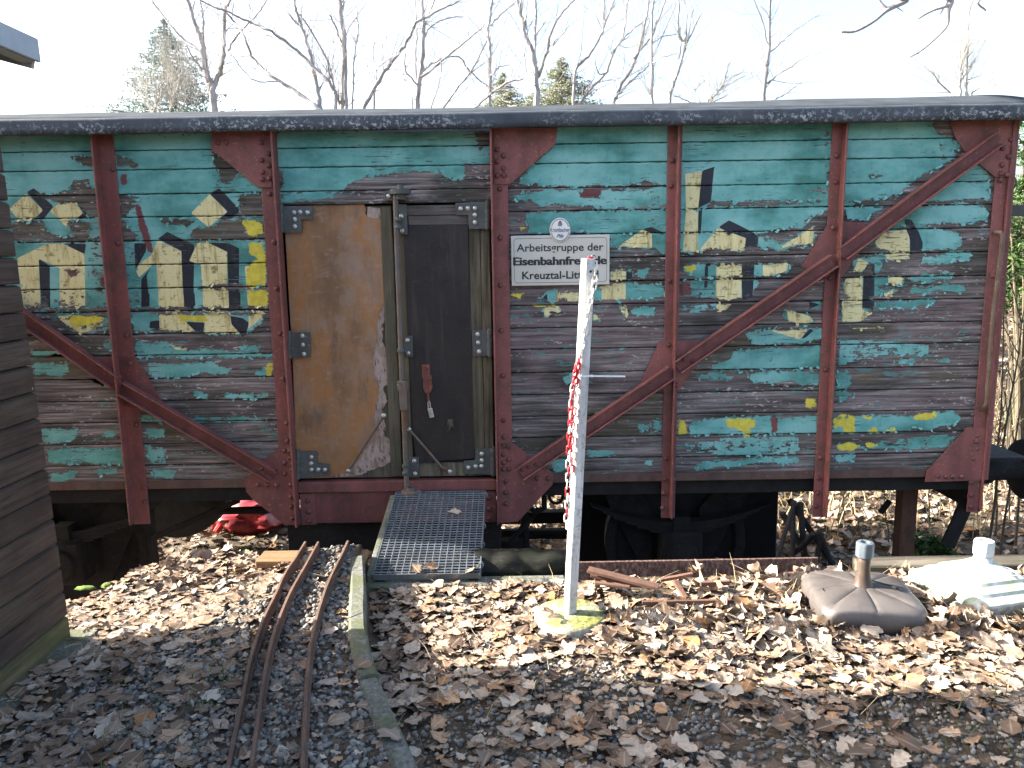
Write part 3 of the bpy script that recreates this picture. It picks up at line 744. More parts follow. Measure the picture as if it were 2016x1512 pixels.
g = plate('gusset_plate', [(194, 705), (232, 703), (267, 702), (320, 790), (300, 800), (243, 800), (235, 770), (205, 740)], YP + .006, .006)
g = plate('gusset_plate', [(1298, 671), (1374, 670), (1378, 708), (1338, 767), (1304, 768), (1300, 752), (1262, 752)])
rivets(g, 7, [(1283, 283), (1335, 570)], YG)
g = plate('gusset_plate', [(1629, 442), (1660, 436), (1700, 438), (1703, 478), (1657, 546), (1628, 548), (1610, 540), (1577, 525)])
rivets(g, 6, [(640, 1205), (628, 1250), (650, 895)], YG)
g = plate('gusset_plate', [(1868, 240), (2001, 236), (1995, 350), (1957, 348), (1900, 300), (1880, 272)])
rivets(g, 6, [(1910, 270), (1850, 330), (1890, 390), (1845, 450), (1838, 510), (1880, 520), (1835, 555)], YG)
g = plate('gusset_plate', [(1904, 841), (1943, 841), (1937, 945), (1820, 948), (1824, 927)])
rivets(g, 8, [(1390, 1285), (1450, 1290), (1500, 1290), (1560, 1290), (1665, 1040)], YG)

# ---- diagonal braces: channels, open side out, cut at the ribs of the posts
def channel(p0, p1, w=.088, dep=.05, name='diagonal_brace'):
    y = YG - .001
    a, c = on_y(*p0, y), on_y(*p1, y); d = (c - a).normalized(); up = Vector((0, -1, 0)).cross(d).normalized()
    mb = MB(); out = Vector((0, -1, 0)); L = (c - a).length / 2; mid = (a + c) / 2
    mb.obox(mid + out * .004, d, up, out, L, w / 2, .004, .002)
    for s in (-1, 1):
        mb.obox(mid + up * s * (w / 2 - .004) + out * (.008 + dep / 2), d, up, out, L, .004, dep / 2, .002)
    o = mb.build(name, MAT['red'], wagon)
    return o
b1 = channel((1023, 931), (1321, 731)); b2 = channel((1331, 722), (1637, 513)); b3 = channel((1653, 500), (1960, 274))
rivets(b1, 7, [(240, 1170), (290, 1150), (340, 1135)], YG - .009, .8); rivets(b2, 7, [(1390, 390), (1450, 400)], YG - .009, .8)
c1 = channel((0, 588), (234, 752)); c2 = channel((243, 762), (541, 934))
rivets(c1, 2, [(698, 500), (755, 538), (805, 572)], YG - .009, .8); rivets(c2, 2, [(1855, 1235), (1890, 1260), (1925, 1280)], YG - .009, .8)

MAT['sill'] = steel('dirty_sill', (.12, .050, .047), (.085, .06, .045), (.07, .06, .045), .7, .75)
# ---- sill
MB().box(X_L, DL0 - .002, YW - .0015, YW + .05, zpx(1008, 953), zpx(1008, 936), .003).build('sill_beam', MAT['sill'], wagon)
MB().box(DR1 + .002, X_R, YW - .0015, YW + .05, zpx(1008, 953), zpx(1008, 936), .003).build('sill_beam', MAT['sill'], wagon)
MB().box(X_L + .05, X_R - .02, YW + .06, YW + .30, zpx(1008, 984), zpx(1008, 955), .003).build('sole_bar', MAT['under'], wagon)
# red panel under the door
zt0, zt1 = on_y(700, 946).z, on_y(700, 966).z
MB().box(DL1 + .002, DR0 - .002, YW - .03, YW + .04, zt1, zt0, .003).build('door_sill', MAT['red'], wagon)
pn = MB().box(DL1 + .012, DR0 - .012, YW + .005, YW + .03, on_y(700, 1030).z, zt1 - .003, .003).build('apron_panel', MAT['red'], wagon)
for (a, bb) in ((DL1 + .004, DL1 + .10), (DR0 - .10, DR0 - .004)):
    q = MB().box(a, bb, YW - .012, YW + .004, on_y(700, 1031).z, zt1 - .012, .003).build('apron_bracket', MAT['red'], wagon)
    for vv in (985, 1007, 1025): rivet(q, (a + .05, YW - .012, on_y(600, vv).z))
MB().box(on_y(560, 1040).x, on_y(985, 1040).x, YW + .06, YW + .5, on_y(700, 1085, YW + .06).z, on_y(700, 1031, YW + .06).z).build('tool_box', MAT['under'], wagon)

# ------------------------------------------------------------------ doors
def plywood():
    b = NB('weathered_plywood', .75, 0, .3); v = b.co
    g = b.noise(1, 6, .6, b.scale(v, (60, 1, 4)), .2); big = b.noise(1, 5, .6, b.scale(v, (2.4, 1, 1.3))); h = b.noise(1, 5, .7, b.scale(v, (14, 1, 26)))
    c = b.ramp(big, [(.36, (.19, .11, .06)), (.45, (.28, .155, .08)), (.53, (.33, .155, .06)), (.64, (.28, .18, .115))])
    c = b.mix(b.ramp(h, [(.55, 0.0), (.72, .55)]), c, (.36, .28, .23))
    c = b.mix(b.ramp(g, [(.36, .2), (.5, 0.0)]), c, (.17, .095, .05))
    bl = b.noise(1, 6, .72, b.scale(v, (5.5, 1, 3.6)))
    c = b.mix(b.ramp(bl, [(.50, 0.0), (.64, .6)]), c, (.27, .215, .18))
    c = b.mix(b.ramp(b.noise(1, 6, .75, b.scale(v, (8, 1, 2.0))), [(.54, 0.0), (.68, .75)]), c, (.15, .085, .05))
    c = b.mix(b.ramp(b.noise(1, 3, .7, b.scale(v, (50, 1, 34))), [(.66, 0.0), (.70, .3)]), c, (.40, .32, .26))
    c = b.mix(b.ramp(b.noise(90, 2, .5, v), [(.72, 0.0), (.78, .5)]), c, (.5, .42, .35))
    damp = b.ramp(b.noise(1, 4, .6, b.scale(v, (3, 1, 2.2))), [(.55, 0.0), (.72, .7)])
    c = b.mix(damp, c, (.085, .055, .04))
    b.color(c); b.bump(b.math('ADD', g, b.math('MULTIPLY', h, .6)), .0025, .5); return b.m
MAT['plywood'] = plywood()
def veneer():
    b = NB('torn_veneer', .85, 0, .2); v = b.co
    n = b.noise(1, 6, .75, b.scale(v, (55, 1, 22))); n2 = b.noise(9, 4, .6, v)
    c = b.ramp(n, [(.36, (.055, .035, .028)), (.45, (.33, .25, .22)), (.7, (.47, .39, .36))])
    c = b.mix(b.ramp(n2, [(.5, 0.0), (.65, .6)]), c, (.20, .15, .10)); b.color(c); b.bump(n, .004, .8); return b.m
MAT['veneer'] = veneer()
def dark_sheet():
    b = NB('dark_coated_sheet', .55, 0, .4); v = b.co
    n = b.noise(3, 4, .6, v); n2 = b.noise(70, 3, .6, v)
    c = b.ramp(n, [(.3, (.014, .0115, .0125)), (.7, (.022, .017, .016))])
    c = b.mix(b.ramp(n2, [(.62, 0.0), (.70, .4)]), c, (.11, .09, .08))
    c = b.mix(b.ramp(b.noise(1, 5, .7, b.scale(v, (22, 1, 1.6))), [(.52, 0.0), (.68, .55)]), c, (.055, .045, .042))
    c = b.mix(b.ramp(b.noise(1, 4, .7, b.scale(v, (9, 1, 60))), [(.66, 0.0), (.68, .4)]), c, (.07, .055, .05))
    b.rough(b.ramp(b.noise(5, 5, .7, v), [(.35, .38), (.65, .75)])); b.color(c); b.bump(n2, .001, .3); return b.m
MAT['sheet'] = dark_sheet()
MAT['rot'] = timber('rotten_stile_wood', (.02, .018, .014), (.17, .145, .105), (.30, .265, .20), 2, green=.3, gs=.8)

MB().box(DL1 + .004, DR0 - .004, YW + .07, YW + .09, zt0, zd[-1]).build('door_backing', MAT['dark_inside'], wagon)
zb = on_y(700, 943).z; zt = on_y(760, 403).z
xs1 = crw(3, 988, 700).x
def rag(pts, k, amp=.006, sub=5):
    """crop outline -> wall points with a torn edge"""
    out = []
    P = [crw(*p, YW) if len(p) == 3 else crw(k, *p) for p in pts]
    n = len(P)
    for i in range(n):
        a, c = P[i], P[(i + 1) % n]; m = max(1, int((c - a).length / .02)) if amp else 1
        for j in range(m):
            q = a.lerp(c, j / m)
            if j: q = q + Vector((random.gauss(0, amp), 0, random.gauss(0, amp * .6)))
            out.append(q)
    return out
def rag_edge(straight, torn, amp=.006):
    P = [crw(*p) for p in straight]; T = [crw(*p) for p in torn]; out = list(P)
    for i in range(len(T) - 1):
        a, c = T[i], T[i + 1]; m = max(1, int((c - a).length / .014))
        for j in range(m):
            q = a.lerp(c, j / m)
            if j: q = q + Vector((random.gauss(0, amp), 0, random.gauss(0, amp * .5)))
            out.append(q)
    out.append(T[-1]); return out
def flat(name, P, y0, y1, mat, parent):
    P = [Vector((p.x, y0, p.z)) for p in P]
    return MB().prism(P, (0, y1 - y0, 0)).build(name, MAT[mat], parent)
left_leaf = MB().box(DL1 + .01, crw(3, 985, 700).x, YW + .030, YW + .055, zb, zt - .004).build('door', MAT['stile'], wagon)
torn = [(3, 780, 222), (3, 792, 300), (3, 815, 318), (3, 896, 322), (3, 903, 480), (3, 912, 600), (3, 922, 800), (3, 930, 905), (3, 905, 960), (3, 880, 1000), (3, 865, 1060), (3, 870, 1150), (3, 850, 1240), (3, 835, 1340), (3, 845, 1420), (3, 870, 1500),
        (4, 755, 210), (4, 770, 270), (4, 768, 340), (4, 745, 400), (4, 740, 450), (4, 760, 520), (4, 740, 590), (4, 690, 640), (4, 660, 700), (4, 600, 760), (4, 555, 800), (4, 470, 825)]
sheet = flat('plywood_sheet', rag_edge([(4, 262, 830), (4, 236, 100), (3, 205, 236)], torn, .004), YW + .015, YW + .029, 'plywood', left_leaf)
vt = [(3, 800, 240), (3, 905, 250), (3, 925, 800), (3, 935, 900), (3, 915, 1060), (3, 900, 1200), (3, 955, 1270), (3, 972, 1420), (3, 972, 1500), (4, 850, 225), (4, 800, 260), (4, 825, 350), (4, 790, 400), (4, 815, 520), (4, 800, 560), (4, 865, 600), (4, 860, 650), (4, 840, 730), (4, 780, 760), (4, 620, 818)]
flat('torn_veneer', rag_edge([(4, 500, 822), (4, 640, 600), (3, 830, 1400), (3, 780, 700)], vt, .006), YW + .0205, YW + .0285, 'veneer', left_leaf)
MB().box(crw(3, 905, 600).x, crw(3, 986, 600).x, YW + .010, YW + .0285, zb + .01, zt - .012, .004).build('stile', MAT['stile'], left_leaf)
# right leaf
right_leaf = MB().box(crw(3, 996, 600).x, DR0 - .035, YW + .030, YW + .055, zb, zt - .004).build('door', MAT['dark_inside'], wagon)
MB().box(crw(3, 1000, 300).x, DR0 - .03, YW + .012, YW + .029, on_y(860, 423).z, zt - .006, .003).build('top_rail', MAT['rail_wood'], right_leaf)
MB().box(crw(3, 1090, 300).x, DR0 - .07, YW + .014, YW + .029, on_y(860, 443).z, on_y(860, 424).z, .003).build('top_rail', MAT['rail_wood'], right_leaf)
MB().box(crw(3, 1520, 500).x, crw(3, 1600, 500).x + .003, YW + .012, YW + .029, zb + .01, on_y(860, 436).z, .004).build('stile', MAT['rot'], right_leaf)
MB().box(crw(3, 1604, 500).x + .002, crw(3, 1672, 500).x, YW + .008, YW + .029, zb + .01, on_y(860, 438).z, .004).build('stile', MAT['rot'], right_leaf)
flat('dark_panel', [crw(3, 1060, 376), crw(3, 1515, 366), crw(3, 1530, 900), crw(3, 1545, 1250), crw(4, 1355, 300), crw(4, 1368, 700), crw(4, 1180, 712), crw(4, 1010, 738), crw(4, 985, 560), crw(3, 1100, 1300)], YW + .0, YW + .012, 'sheet', right_leaf)
MB().box(crw(3, 996, 600).x, crw(3, 1072, 600).x, YW + .011, YW + .029, zb + .01, on_y(860, 446).z, .004).build('stile', MAT['stile'], right_leaf)
MB().box(crw(4, 985, 780).x, crw(4, 1400, 780).x, YW + .012, YW + .029, zb + .006, on_y(860, 912).z, .003).build('bottom_rail', MAT['rot'], right_leaf)
# bolts, hinges
bb_ = MB().lathe((0, 0, 0), (0, -1, 0), [(.0165, 0), (.016, .006), (.0125, .011), (.006, .0135)], 12)
bolt_me = bpy.data.meshes.new('bolt'); bolt_me.from_pydata(bb_.v, [], bb_.f); bolt_me.materials.append(MAT['bolt'])
bolt_me.polygons.foreach_set('use_smooth', [True] * len(bolt_me.polygons))
def bolt(parent, p, s=1.0, mat=None):
    o = bpy.data.objects.new('bolt', bolt_me); o.parent = parent; o.location = Vector(p) - wloc(parent); o.scale = (s, s, s); COL.objects.link(o); return o
YH = YW - .004
def hinge(k, outline, knuckle, bolts, size=.9):
    P = [crw(k, u, v, YH) for u, v in outline]
    mb = MB().prism(P, (0, -.010, 0))
    (u, v0, v1) = knuckle
    a, c = crw(k, u, v0, YH - .012), crw(k, u, v1, YH - .012)
    for j in range(4):
        mb.tube([a.lerp(c, j / 4 + .012), a.lerp(c, (j + 1) / 4 - .012)], .0175, 12)
    mb.tube([a.lerp(c, -.05), a.lerp(c, 1.03)], .011, 10)
    o = mb.build('hinge', MAT['hinge'], wagon, smooth=True)
    for (u, v) in bolts: bolt(o, crw(k, u, v, YH - .010), size)
hinge(3, [(180, 235), (417, 240), (418, 328), (338, 330), (340, 425), (188, 425)], (192, 228, 425), [(285, 282), (328, 280), (381, 282), (290, 330), (290, 381)])
hinge(3, [(245, 1132), (398, 1132), (403, 1308), (250, 1312)], (248, 1130, 1318), [(343, 1155), (347, 1220), (355, 1285)])
hinge(4, [(270, 658), (392, 658), (395, 730), (470, 738), (470, 805), (275, 822)], (272, 655, 826), [(357, 692), (355, 731), (357, 770), (398, 770), (440, 770)])
hinge(3, [(1428, 215), (1660, 205), (1672, 396), (1525, 400), (1518, 300), (1430, 300)], (1656, 200, 400), [(1465, 255), (1517, 253), (1567, 253), (1567, 300), (1567, 352)])
hinge(3, [(1545, 1118), (1680, 1112), (1690, 1296), (1552, 1298)], (1672, 1108, 1300), [(1587, 1145), (1590, 1205), (1597, 1268)])
hinge(4, [(1375, 640), (1485, 636), (1488, 800), (1302, 790), (1302, 715), (1373, 710)], (1484, 634, 806), [(1413, 672), (1413, 712), (1413, 748), (1375, 750), (1330, 757)])
# locking bar
yb_ = YW - .062
bar = MB().tube([crw(3, 1003, 125, yb_), crw(3, 1010, 400, yb_), crw(3, 1040, 1250, yb_), crw(4, 917, 205, yb_), crw(4, 935, 500, yb_), crw(4, 948, 905, yb_)], .0165, 14).build('locking_bar', MAT['bar'], wagon, smooth=True)
def lathe_at(k, u, v, prof, y=yb_): return MB().lathe(crw(k, u, v, y), (0, 0, 1), prof, 18)
mb = lathe_at(3, 1040, 190, [(.028, 0), (.028, .025), (.062, .03), (.064, .055), (.056, .06), (.02, .062), (.018, .085)]); mb.box(crw(3, 935, 160).x, crw(3, 1075, 160).x, yb_ + .002, YW - .003, crw(3, 1000, 200).z, crw(3, 1000, 140).z)
o = mb.build('bar_cap', MAT['hinge'], bar, smooth=True); bolt(o, crw(3, 955, 165, yb_ - .0), .8)
mb = lathe_at(4, 975, 930, [(.058, 0), (.062, .01), (.062, .028), (.05, .034), (.03, .036), (.028, .05)]); mb.box(crw(4, 930, 930).x, crw(4, 1030, 930).x, yb_ - .01, YW - .026, crw(4, 1000, 926).z, crw(4, 1000, 908).z)
mb.build('bar_foot', MAT['bar'], bar, smooth=True)
def clamp(k, u0, u1, v0, v1, ub, vc, bolts, mat='hinge'):
    mb = MB().box(crw(k, u0, v0).x, crw(k, u1, v0).x, YW - .022, YW - .004, crw(k, u0, v1).z, crw(k, u0, v0).z, .003)
    for vv in vc: mb.box(crw(k, ub, vv).x - .012, max(crw(k, ub, vv).x + .012, crw(k, u0, vv).x + .02), yb_, YW - .012, crw(k, ub, vv).z - .009, crw(k, ub, vv).z + .009, .002); mb.lathe(crw(k, ub, vv, yb_), (0, 0, 1), [(.022, -.012), (.0245, -.008), (.0245, .008), (.022, .012)], 16)
    o = mb.build('bar_bracket', MAT[mat], bar, smooth=True)
    for (u, v) in bolts: bolt(o, crw(k, u, v, YW - .022), .85)
clamp(3, 1000, 1085, 225, 440, 1018, (330, 385), [(1045, 308), (1050, 410)])
clamp(3, 1065, 1127, 1155, 1305, 1042, (1262,), [(1090, 1187), (1095, 1278)])
clamp(4, 960, 1025, 690, 815, 942, (745, 790), [(995, 715), (1000, 795)])
mb = MB().box(crw(4, 898, 205).x, crw(4, 965, 205).x, yb_ - .024, yb_ + .02, crw(4, 900, 270).z, crw(4, 900, 208).z, .005); mb.box(crw(4, 912, 270).x, crw(4, 960, 270).x, yb_ - .032, yb_ - .02, crw(4, 900, 385).z, crw(4, 900, 235).z, .004)
mb.lathe(crw(4, 930, 240, yb_ - .03), (0, -1, 0), [(.015, 0), (.013, .008)], 10)
mb.build('bar_lever', MAT['bar'], bar, smooth=True)
MB().tube([crw(4, 936, 385, yb_ - .004), crw(4, 938, 515, yb_ - .004)], .021, 14).build('bar_sleeve', MAT['railrust'], bar, smooth=True)
# two slanting hand rods
def rod(pts, name='hand_rod'):
    o = MB().tube([crw(4, u, v, YW - d) for (u, v, d) in pts], .0085, 10).build(name, MAT['bar'], wagon, smooth=True)
    bolt(o, crw(4, pts[0][0], pts[0][1], YW - .022), .95); bolt(o, crw(4, pts[-1][0], pts[-1][1], YW - .022), .95)
rod([(807, 434, -.005), (803, 440, .024), (750, 522, .03), (696, 605, .03), (642, 689, .03), (590, 770, .024), (587, 776, -.005)])
rod([(962, 520, .012), (968, 527, .03), (1033, 603, .034), (1100, 680, .034), (1163, 753, .03), (1190, 768, .022), (1215, 782, -.005)])
MAT['hasp'] = steel('rust_red_hasp', (.24, .075, .055), (.20, .06, .045), (.13, .06, .04), .4, .6)
# rust-red hasp
ms = MB(); 
ms.box(crw(4, 1040, 115).x, crw(4, 1090, 115).x, YW - .012, YW - .001, crw(4, 1060, 205).z, crw(4, 1060, 116).z, .002)
P = [crw(4, u, v, YW - .020) for u, v in ((1050, 190), (1098, 185), (1108, 260), (1095, 292), (1062, 296), (1048, 262))]
ms.prism(P, (0, .012, 0)); ms.lathe(crw(4, 1063, 147, YW - .012), (0, -1, 0), [(.014, 0), (.012, .008)], 10)
ms.tube([crw(4, 1078, 290, YW - .016), crw(4, 1082, 345, YW - .02)], .008, 8)
ms.tube([crw(4, 1060, 215, YW - .026), crw(4, 1095, 210, YW - .026), crw(4, 1100, 232, YW - .026)], .004, 8)
ms.build('hasp', MAT['hasp'], wagon, smooth=True)
ms = MB().box(crw(4, 1198, 458).x, crw(4, 1235, 458).x, YW - .006, YW + .0, crw(4, 1200, 500).z, crw(4, 1200, 458).z, .002)
for i in range(14):
    a = crw(4, 1215, 490, YW - .008); q = a + Vector((random.uniform(-.04, .03), random.uniform(-.015, .004), random.uniform(-.055, .01)))
    ms.tube([a, (a + q) / 2 + Vector((random.uniform(-.01, .01), -.006, 0)), q], .0016, 5)
ms.build('keyhole_plate', MAT['rot'], wagon)

# ---- right end: handrail, buffer, step
hr = MB().tube([crw(6, 1795, 930, YP - .006), crw(6, 1805, 928, YP - .05), crw(6, 1835, 925, YP - .062), crw(6, 1850, 950, YP - .065), crw(8, 1775, 200, YP - .065), crw(8, 1755, 480, YP - .065), crw(8, 1735, 770, YP - .065), crw(8, 1715, 800, YP - .045), crw(8, 1700, 812, YP - .004)], .0125, 10).build('handrail', steel('bare_handrail', (.17, .12, .085), (.11, .075, .055), (.10, .05, .03), .6), wagon, smooth=True)
MB().box(X_R + .0, X_R + .05, YW + .1, YW + 2.7, Z_BOT - .32, Z_BOT - .02).build('headstock', MAT['under'], wagon)
yb2 = 5.28; zbuf = on_y(1960, 925, yb2).z
bf = MB().lathe((X_R + .05, yb2, zbuf), (1, 0, 0), [(.14, 0), (.14, .02), (.105, .03), (.095, .30), (.075, .31), (.075, .52)], 20)
bf.lathe((X_R + .05, yb2, zbuf), (1, 0, 0), [(.10, .52), (.215, .55), (.22, .575), (.12, .60), (.05, .605)], 24)
bf.build('buffer', MAT['under'], wagon, smooth=True)
MB().box(X_R + .055, X_R + .42, yb2 - .30, yb2 + .2, zbuf + .15, zbuf + .17).build('end_step', MAT['under'], wagon)
MB().box(X_R + .015, X_R + .28, YW + .25, YW + .29, on_y(1990, 413, 5.0).z - .04, on_y(1990, 413, 5.0).z + .03).build('lamp_bracket', MAT['hinge'], wagon)
MB().box(X_R + .015, X_R + .10, YW + .2, YW + .26, on_y(1980, 640, 5.0).z - .05, on_y(1980, 640, 5.0).z + .09).build('lamp_bracket', MAT['red'], wagon)

# ---- wheels, springs and rods underneath
xw2 = on_y(1342, 1050, 5.1).x
wheel_me = None
for xw in (xw2, on_y(118, 1050, 5.1).x):
    for yw_, s in ((5.40, 1), (6.90, -1)):
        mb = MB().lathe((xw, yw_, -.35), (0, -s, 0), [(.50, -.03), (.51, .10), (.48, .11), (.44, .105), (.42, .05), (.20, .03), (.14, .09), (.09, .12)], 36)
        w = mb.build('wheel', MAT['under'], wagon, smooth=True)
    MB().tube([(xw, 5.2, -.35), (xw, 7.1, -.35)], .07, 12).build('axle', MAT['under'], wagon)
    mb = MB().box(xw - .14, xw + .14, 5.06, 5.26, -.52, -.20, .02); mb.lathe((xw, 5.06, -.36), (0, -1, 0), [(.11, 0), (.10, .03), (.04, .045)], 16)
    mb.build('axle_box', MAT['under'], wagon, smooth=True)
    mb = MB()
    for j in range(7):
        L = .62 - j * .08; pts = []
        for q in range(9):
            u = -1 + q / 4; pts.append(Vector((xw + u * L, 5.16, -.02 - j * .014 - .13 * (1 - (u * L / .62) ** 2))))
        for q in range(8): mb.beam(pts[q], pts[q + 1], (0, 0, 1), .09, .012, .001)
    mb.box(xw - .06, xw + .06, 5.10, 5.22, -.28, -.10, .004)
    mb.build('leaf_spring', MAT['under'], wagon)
    for s in (-1, 1):
        P = [Vector((xw + s * .17, 5.30, -.62)), Vector((xw + s * .20, 5.30, -.62)), Vector((xw + s * .62, 5.30, Z_BOT - .10)), Vector((xw + s * .45, 5.30, Z_BOT - .10)), Vector((xw + s * .17, 5.30, -.1))]
        MB().prism(P, (0, .02, 0)).build('axle_guard', MAT['under'], wagon)
# brake gear
zr = lambda px, py, y: on_y(px, py, y)
for (a, c, rr) in (((300, 1060, 5.2), (470, 985, 5.2), .02), ((1020, 1060, 5.3), (1060, 1000, 5.3), .018), ((1555, 985, 5.2), (1640, 1110, 5.2), .022),
                   ((1000, 1070, 5.1), (1045, 1020, 5.1), .02), ((1030, 960, 5.3), (1035, 1085, 5.3), .03), ((945, 1048, 5.6), (1115, 1048, 5.6), .015), ((945, 1060, 5.9), (1120, 1058, 5.9), .012),
                   ((1733, 1010, 5.3), (1752, 985, 5.3), .022), ((420, 1006, 5.6), (560, 1003, 5.6), .03)):
    MB().tube([zr(*a), zr(*c)], rr, 8).build('brake_rod', MAT['under'], wagon)
MB().tube([zr(1040, 965, 5.2), zr(1042, 1000, 5.2), zr(1058, 1008, 5.2), zr(1072, 1000, 5.2), zr(1070, 955, 5.2)], .02, 10).build('brake_pipe', MAT['under'], wagon, smooth=True)
hs = [zr(1095, 975, 5.2) + Vector((math.cos(t) * .05, 0, math.sin(t) * .06)) for t in np.linspace(2.4, 6.9, 12)]
MB().tube(hs, .011, 8).build('brake_hose', MAT['black'], wagon, smooth=True)
MB().box(zr(1770, 980, 5.25).x, zr(1800, 980, 5.25).x, 5.2, 5.3, -1.0, Z_BOT - .05, .004).build('drop_leg', MAT['rust'], wagon)
MB().beam(zr(1865, 1075, 4.95), zr(1905, 985, 4.95), (0, 1, 0), .09, .03).build('step_hanger', MAT['under'], wagon)

for (pa, pb2, yy, z1) in ((60, 262, 5.95, -.98), (1128, 1530, 6.15, -.98)):  # black boxes added to stand for the deep shade under the wagon
    MB().box(on_y(pa, 1050, yy).x, on_y(pb2, 1050, yy).x, yy, yy + .4, z1, Z_BOT - .05, .01).build('shade_box', MAT['black'], wagon)
# ---- curled flakes of paint along the torn edges: thin lifted chips
def flake_mat():
    b = NB('paint_flake', .6, 0, .3); k = b.attr('hue')
    c = b.ramp(k, [(0, (.10, .31, .30)), (.3, (.17, .40, .39)), (.45, (.17, .40, .39)), (.5, (.56, .50, .25)), (.8, (.62, .57, .32)), (.85, (.02, .025, .035)), (1, (.02, .025, .035))])
    geo = b.n.new('ShaderNodeNewGeometry'); c = b.mix(geo.outputs['Backfacing'], c, (.40, .41, .37)); b.color(c); return b.m
MAT['flake'] = flake_mat()
N_ = 60000
P_ = np.stack([rng.uniform(X_L + .3, X_R - .05, N_), rng.uniform(Z_BOT + .03, Z_TOP - .15, N_)], -1)
P_ = P_[(P_[:, 0] < DL0 - .03) | (P_[:, 0] > DR1 + .03)]
f0 = paint_fields(P_); h_ = .004
gx_ = paint_fields(P_ + [h_, 0])['cover'] - paint_fields(P_ - [h_, 0])['cover']; gz_ = paint_fields(P_ + [0, h_])['cover'] - paint_fields(P_ - [0, h_])['cover']
ok = (np.abs(f0['cover'] - .001) < .009) & (np.hypot(gx_, gz_) > 1e-4); sel = np.where(ok)[0]; sel = sel[:1100]
V, F, hue = [], [], []
for i in sel:
    g_ = np.array([gx_[i], gz_[i]]); g_ /= np.hypot(*g_); a = random.gauss(0, .5)
    o = -np.array([g_[0] * math.cos(a) - g_[1] * math.sin(a), g_[0] * math.sin(a) + g_[1] * math.cos(a)])      # outward, over bare wood
    t = np.array([-o[1], o[0]]); L = random.uniform(.006, .018) ; W = random.uniform(.008, .034); lift = random.uniform(.25, 1.0)
    q = P_[i]; n0 = len(V); hv = .9 if f0['black'][i] > 0 else (.6 if f0['cream'][i] > 0 else random.uniform(0, .4))
    for s in range(4):
        u = s / 3; out = L * u * (1 - .25 * u * lift); y = YW - .0025 - L * lift * u * u * .75
        for k in range(4):
            w = (k / 3 - .5) * W * (1 - .35 * u * random.random()); p = q + o * (out + random.uniform(-.0012, .0012) * (s == 3)) + t * w
            V.append((p[0], y, p[1])); hue.append(hv)
    for s in range(3):
        for k in range(3): F.append((n0 + s * 4 + k, n0 + s * 4 + k + 1, n0 + (s + 1) * 4 + k + 1, n0 + (s + 1) * 4 + k))
# every quad faces the yard
V = np.array(V); F = np.array(F); n_ = np.cross(V[F[:, 1]] - V[F[:, 0]], V[F[:, 3]] - V[F[:, 0]]); fl = n_[:, 1] > 0; F[fl] = F[fl][:, ::-1]
tag(npmesh('paint_flakes', V, F, MAT['flake'], wagon, {'hue': hue}), kind='stuff')
for (pa, pb2, py0, py1, yy) in ((935, 1140, 1010, 1032, 6.3), (935, 1140, 1048, 1062, 5.9), (940, 1030, 1066, 1080, 5.2)):  # boards added to darken the view through beneath the wagon
    MB().box(on_y(pa, py0, yy).x, on_y(pb2, py0, yy).x, yy, yy + .1, on_y(1030, py1, yy).z, on_y(1030, py0, yy).z, .004).build('darkening_board', MAT['under'], wagon)
# ------------------------------------------------------------------ ground
ZB = .15                                      # top of the little railway's bed
c2 = lambda u, v: (400 + u / 2.739, 960 + v / 2.739)
kerb_pts = [on_z(*c2(u, v), ZB + .015) for (u, v) in ((868, 365), (880, 560), (872, 700), (900, 870), (940, 1000), (1000, 1150), (1060, 1280))]
kd = (kerb_pts[-1] - kerb_pts[-2]); kerb_pts.append(kerb_pts[-1] + kd * 2.2); kerb_pts.append(kerb_pts[-1] + kd * 3.5)
kp = sorted(kerb_pts, key=lambda p: p.y); KY = np.array([p.y for p in kp]); KX = np.array([p.x for p in kp])
def kerb_x(y): return np.interp(y, KY, KX)
def sst(a, b, x):
    t = np.clip((x - a) / (b - a), 0, 1); return t * t * (3 - 2 * t)
def edge_y(x):
    e = np.where(x > -.55, 3.87, 3.98)
    e = np.where(x < -.82, 3.98, e)
    e = e + sst(-1.38, -1.55, x) * .16 * sst(-2.15, -1.95, x) - sst(-2.0, -2.15, x) * .40
    return e
def gz(x, y):
    x = np.asarray(x, float); y = np.asarray(y, float)
    kx = kerb_x(y)
    sh = .28 * sst(3.3, 3.8, y); left = .04 + (ZB - .04) * sst(-1.75 + sh, -1.2 + sh, x)
    z = np.where(x < kx - .02, left, 0.0)
    z = z + .012 * np.sin(x * 3.3 + 1) * np.sin(y * 2.7) + .008 * np.sin(x * 9 + y * 7)
    z = z - .04 * (x > kx) * sst(.35, .1, x - kx)
    e = edge_y(x)
    slope = .16 + .50 * sst(-1.35, -1.5, x) * sst(-2.2, -2.0, x) + 1.2 * sst(1.5, 1.9, x)
    f = sst(0, 1, (y - e) / slope)
    bank = -1.0 + .10 * np.sin(x * .9 + y * .6) * sst(6.5, 9, y) + .03 * np.sin(x * 4.1) * np.sin(y * 3.7) + 1.6 * sst(11, 30, y) + 3.0 * sst(30, 120, y)
    return z * (1 - f) + bank * f

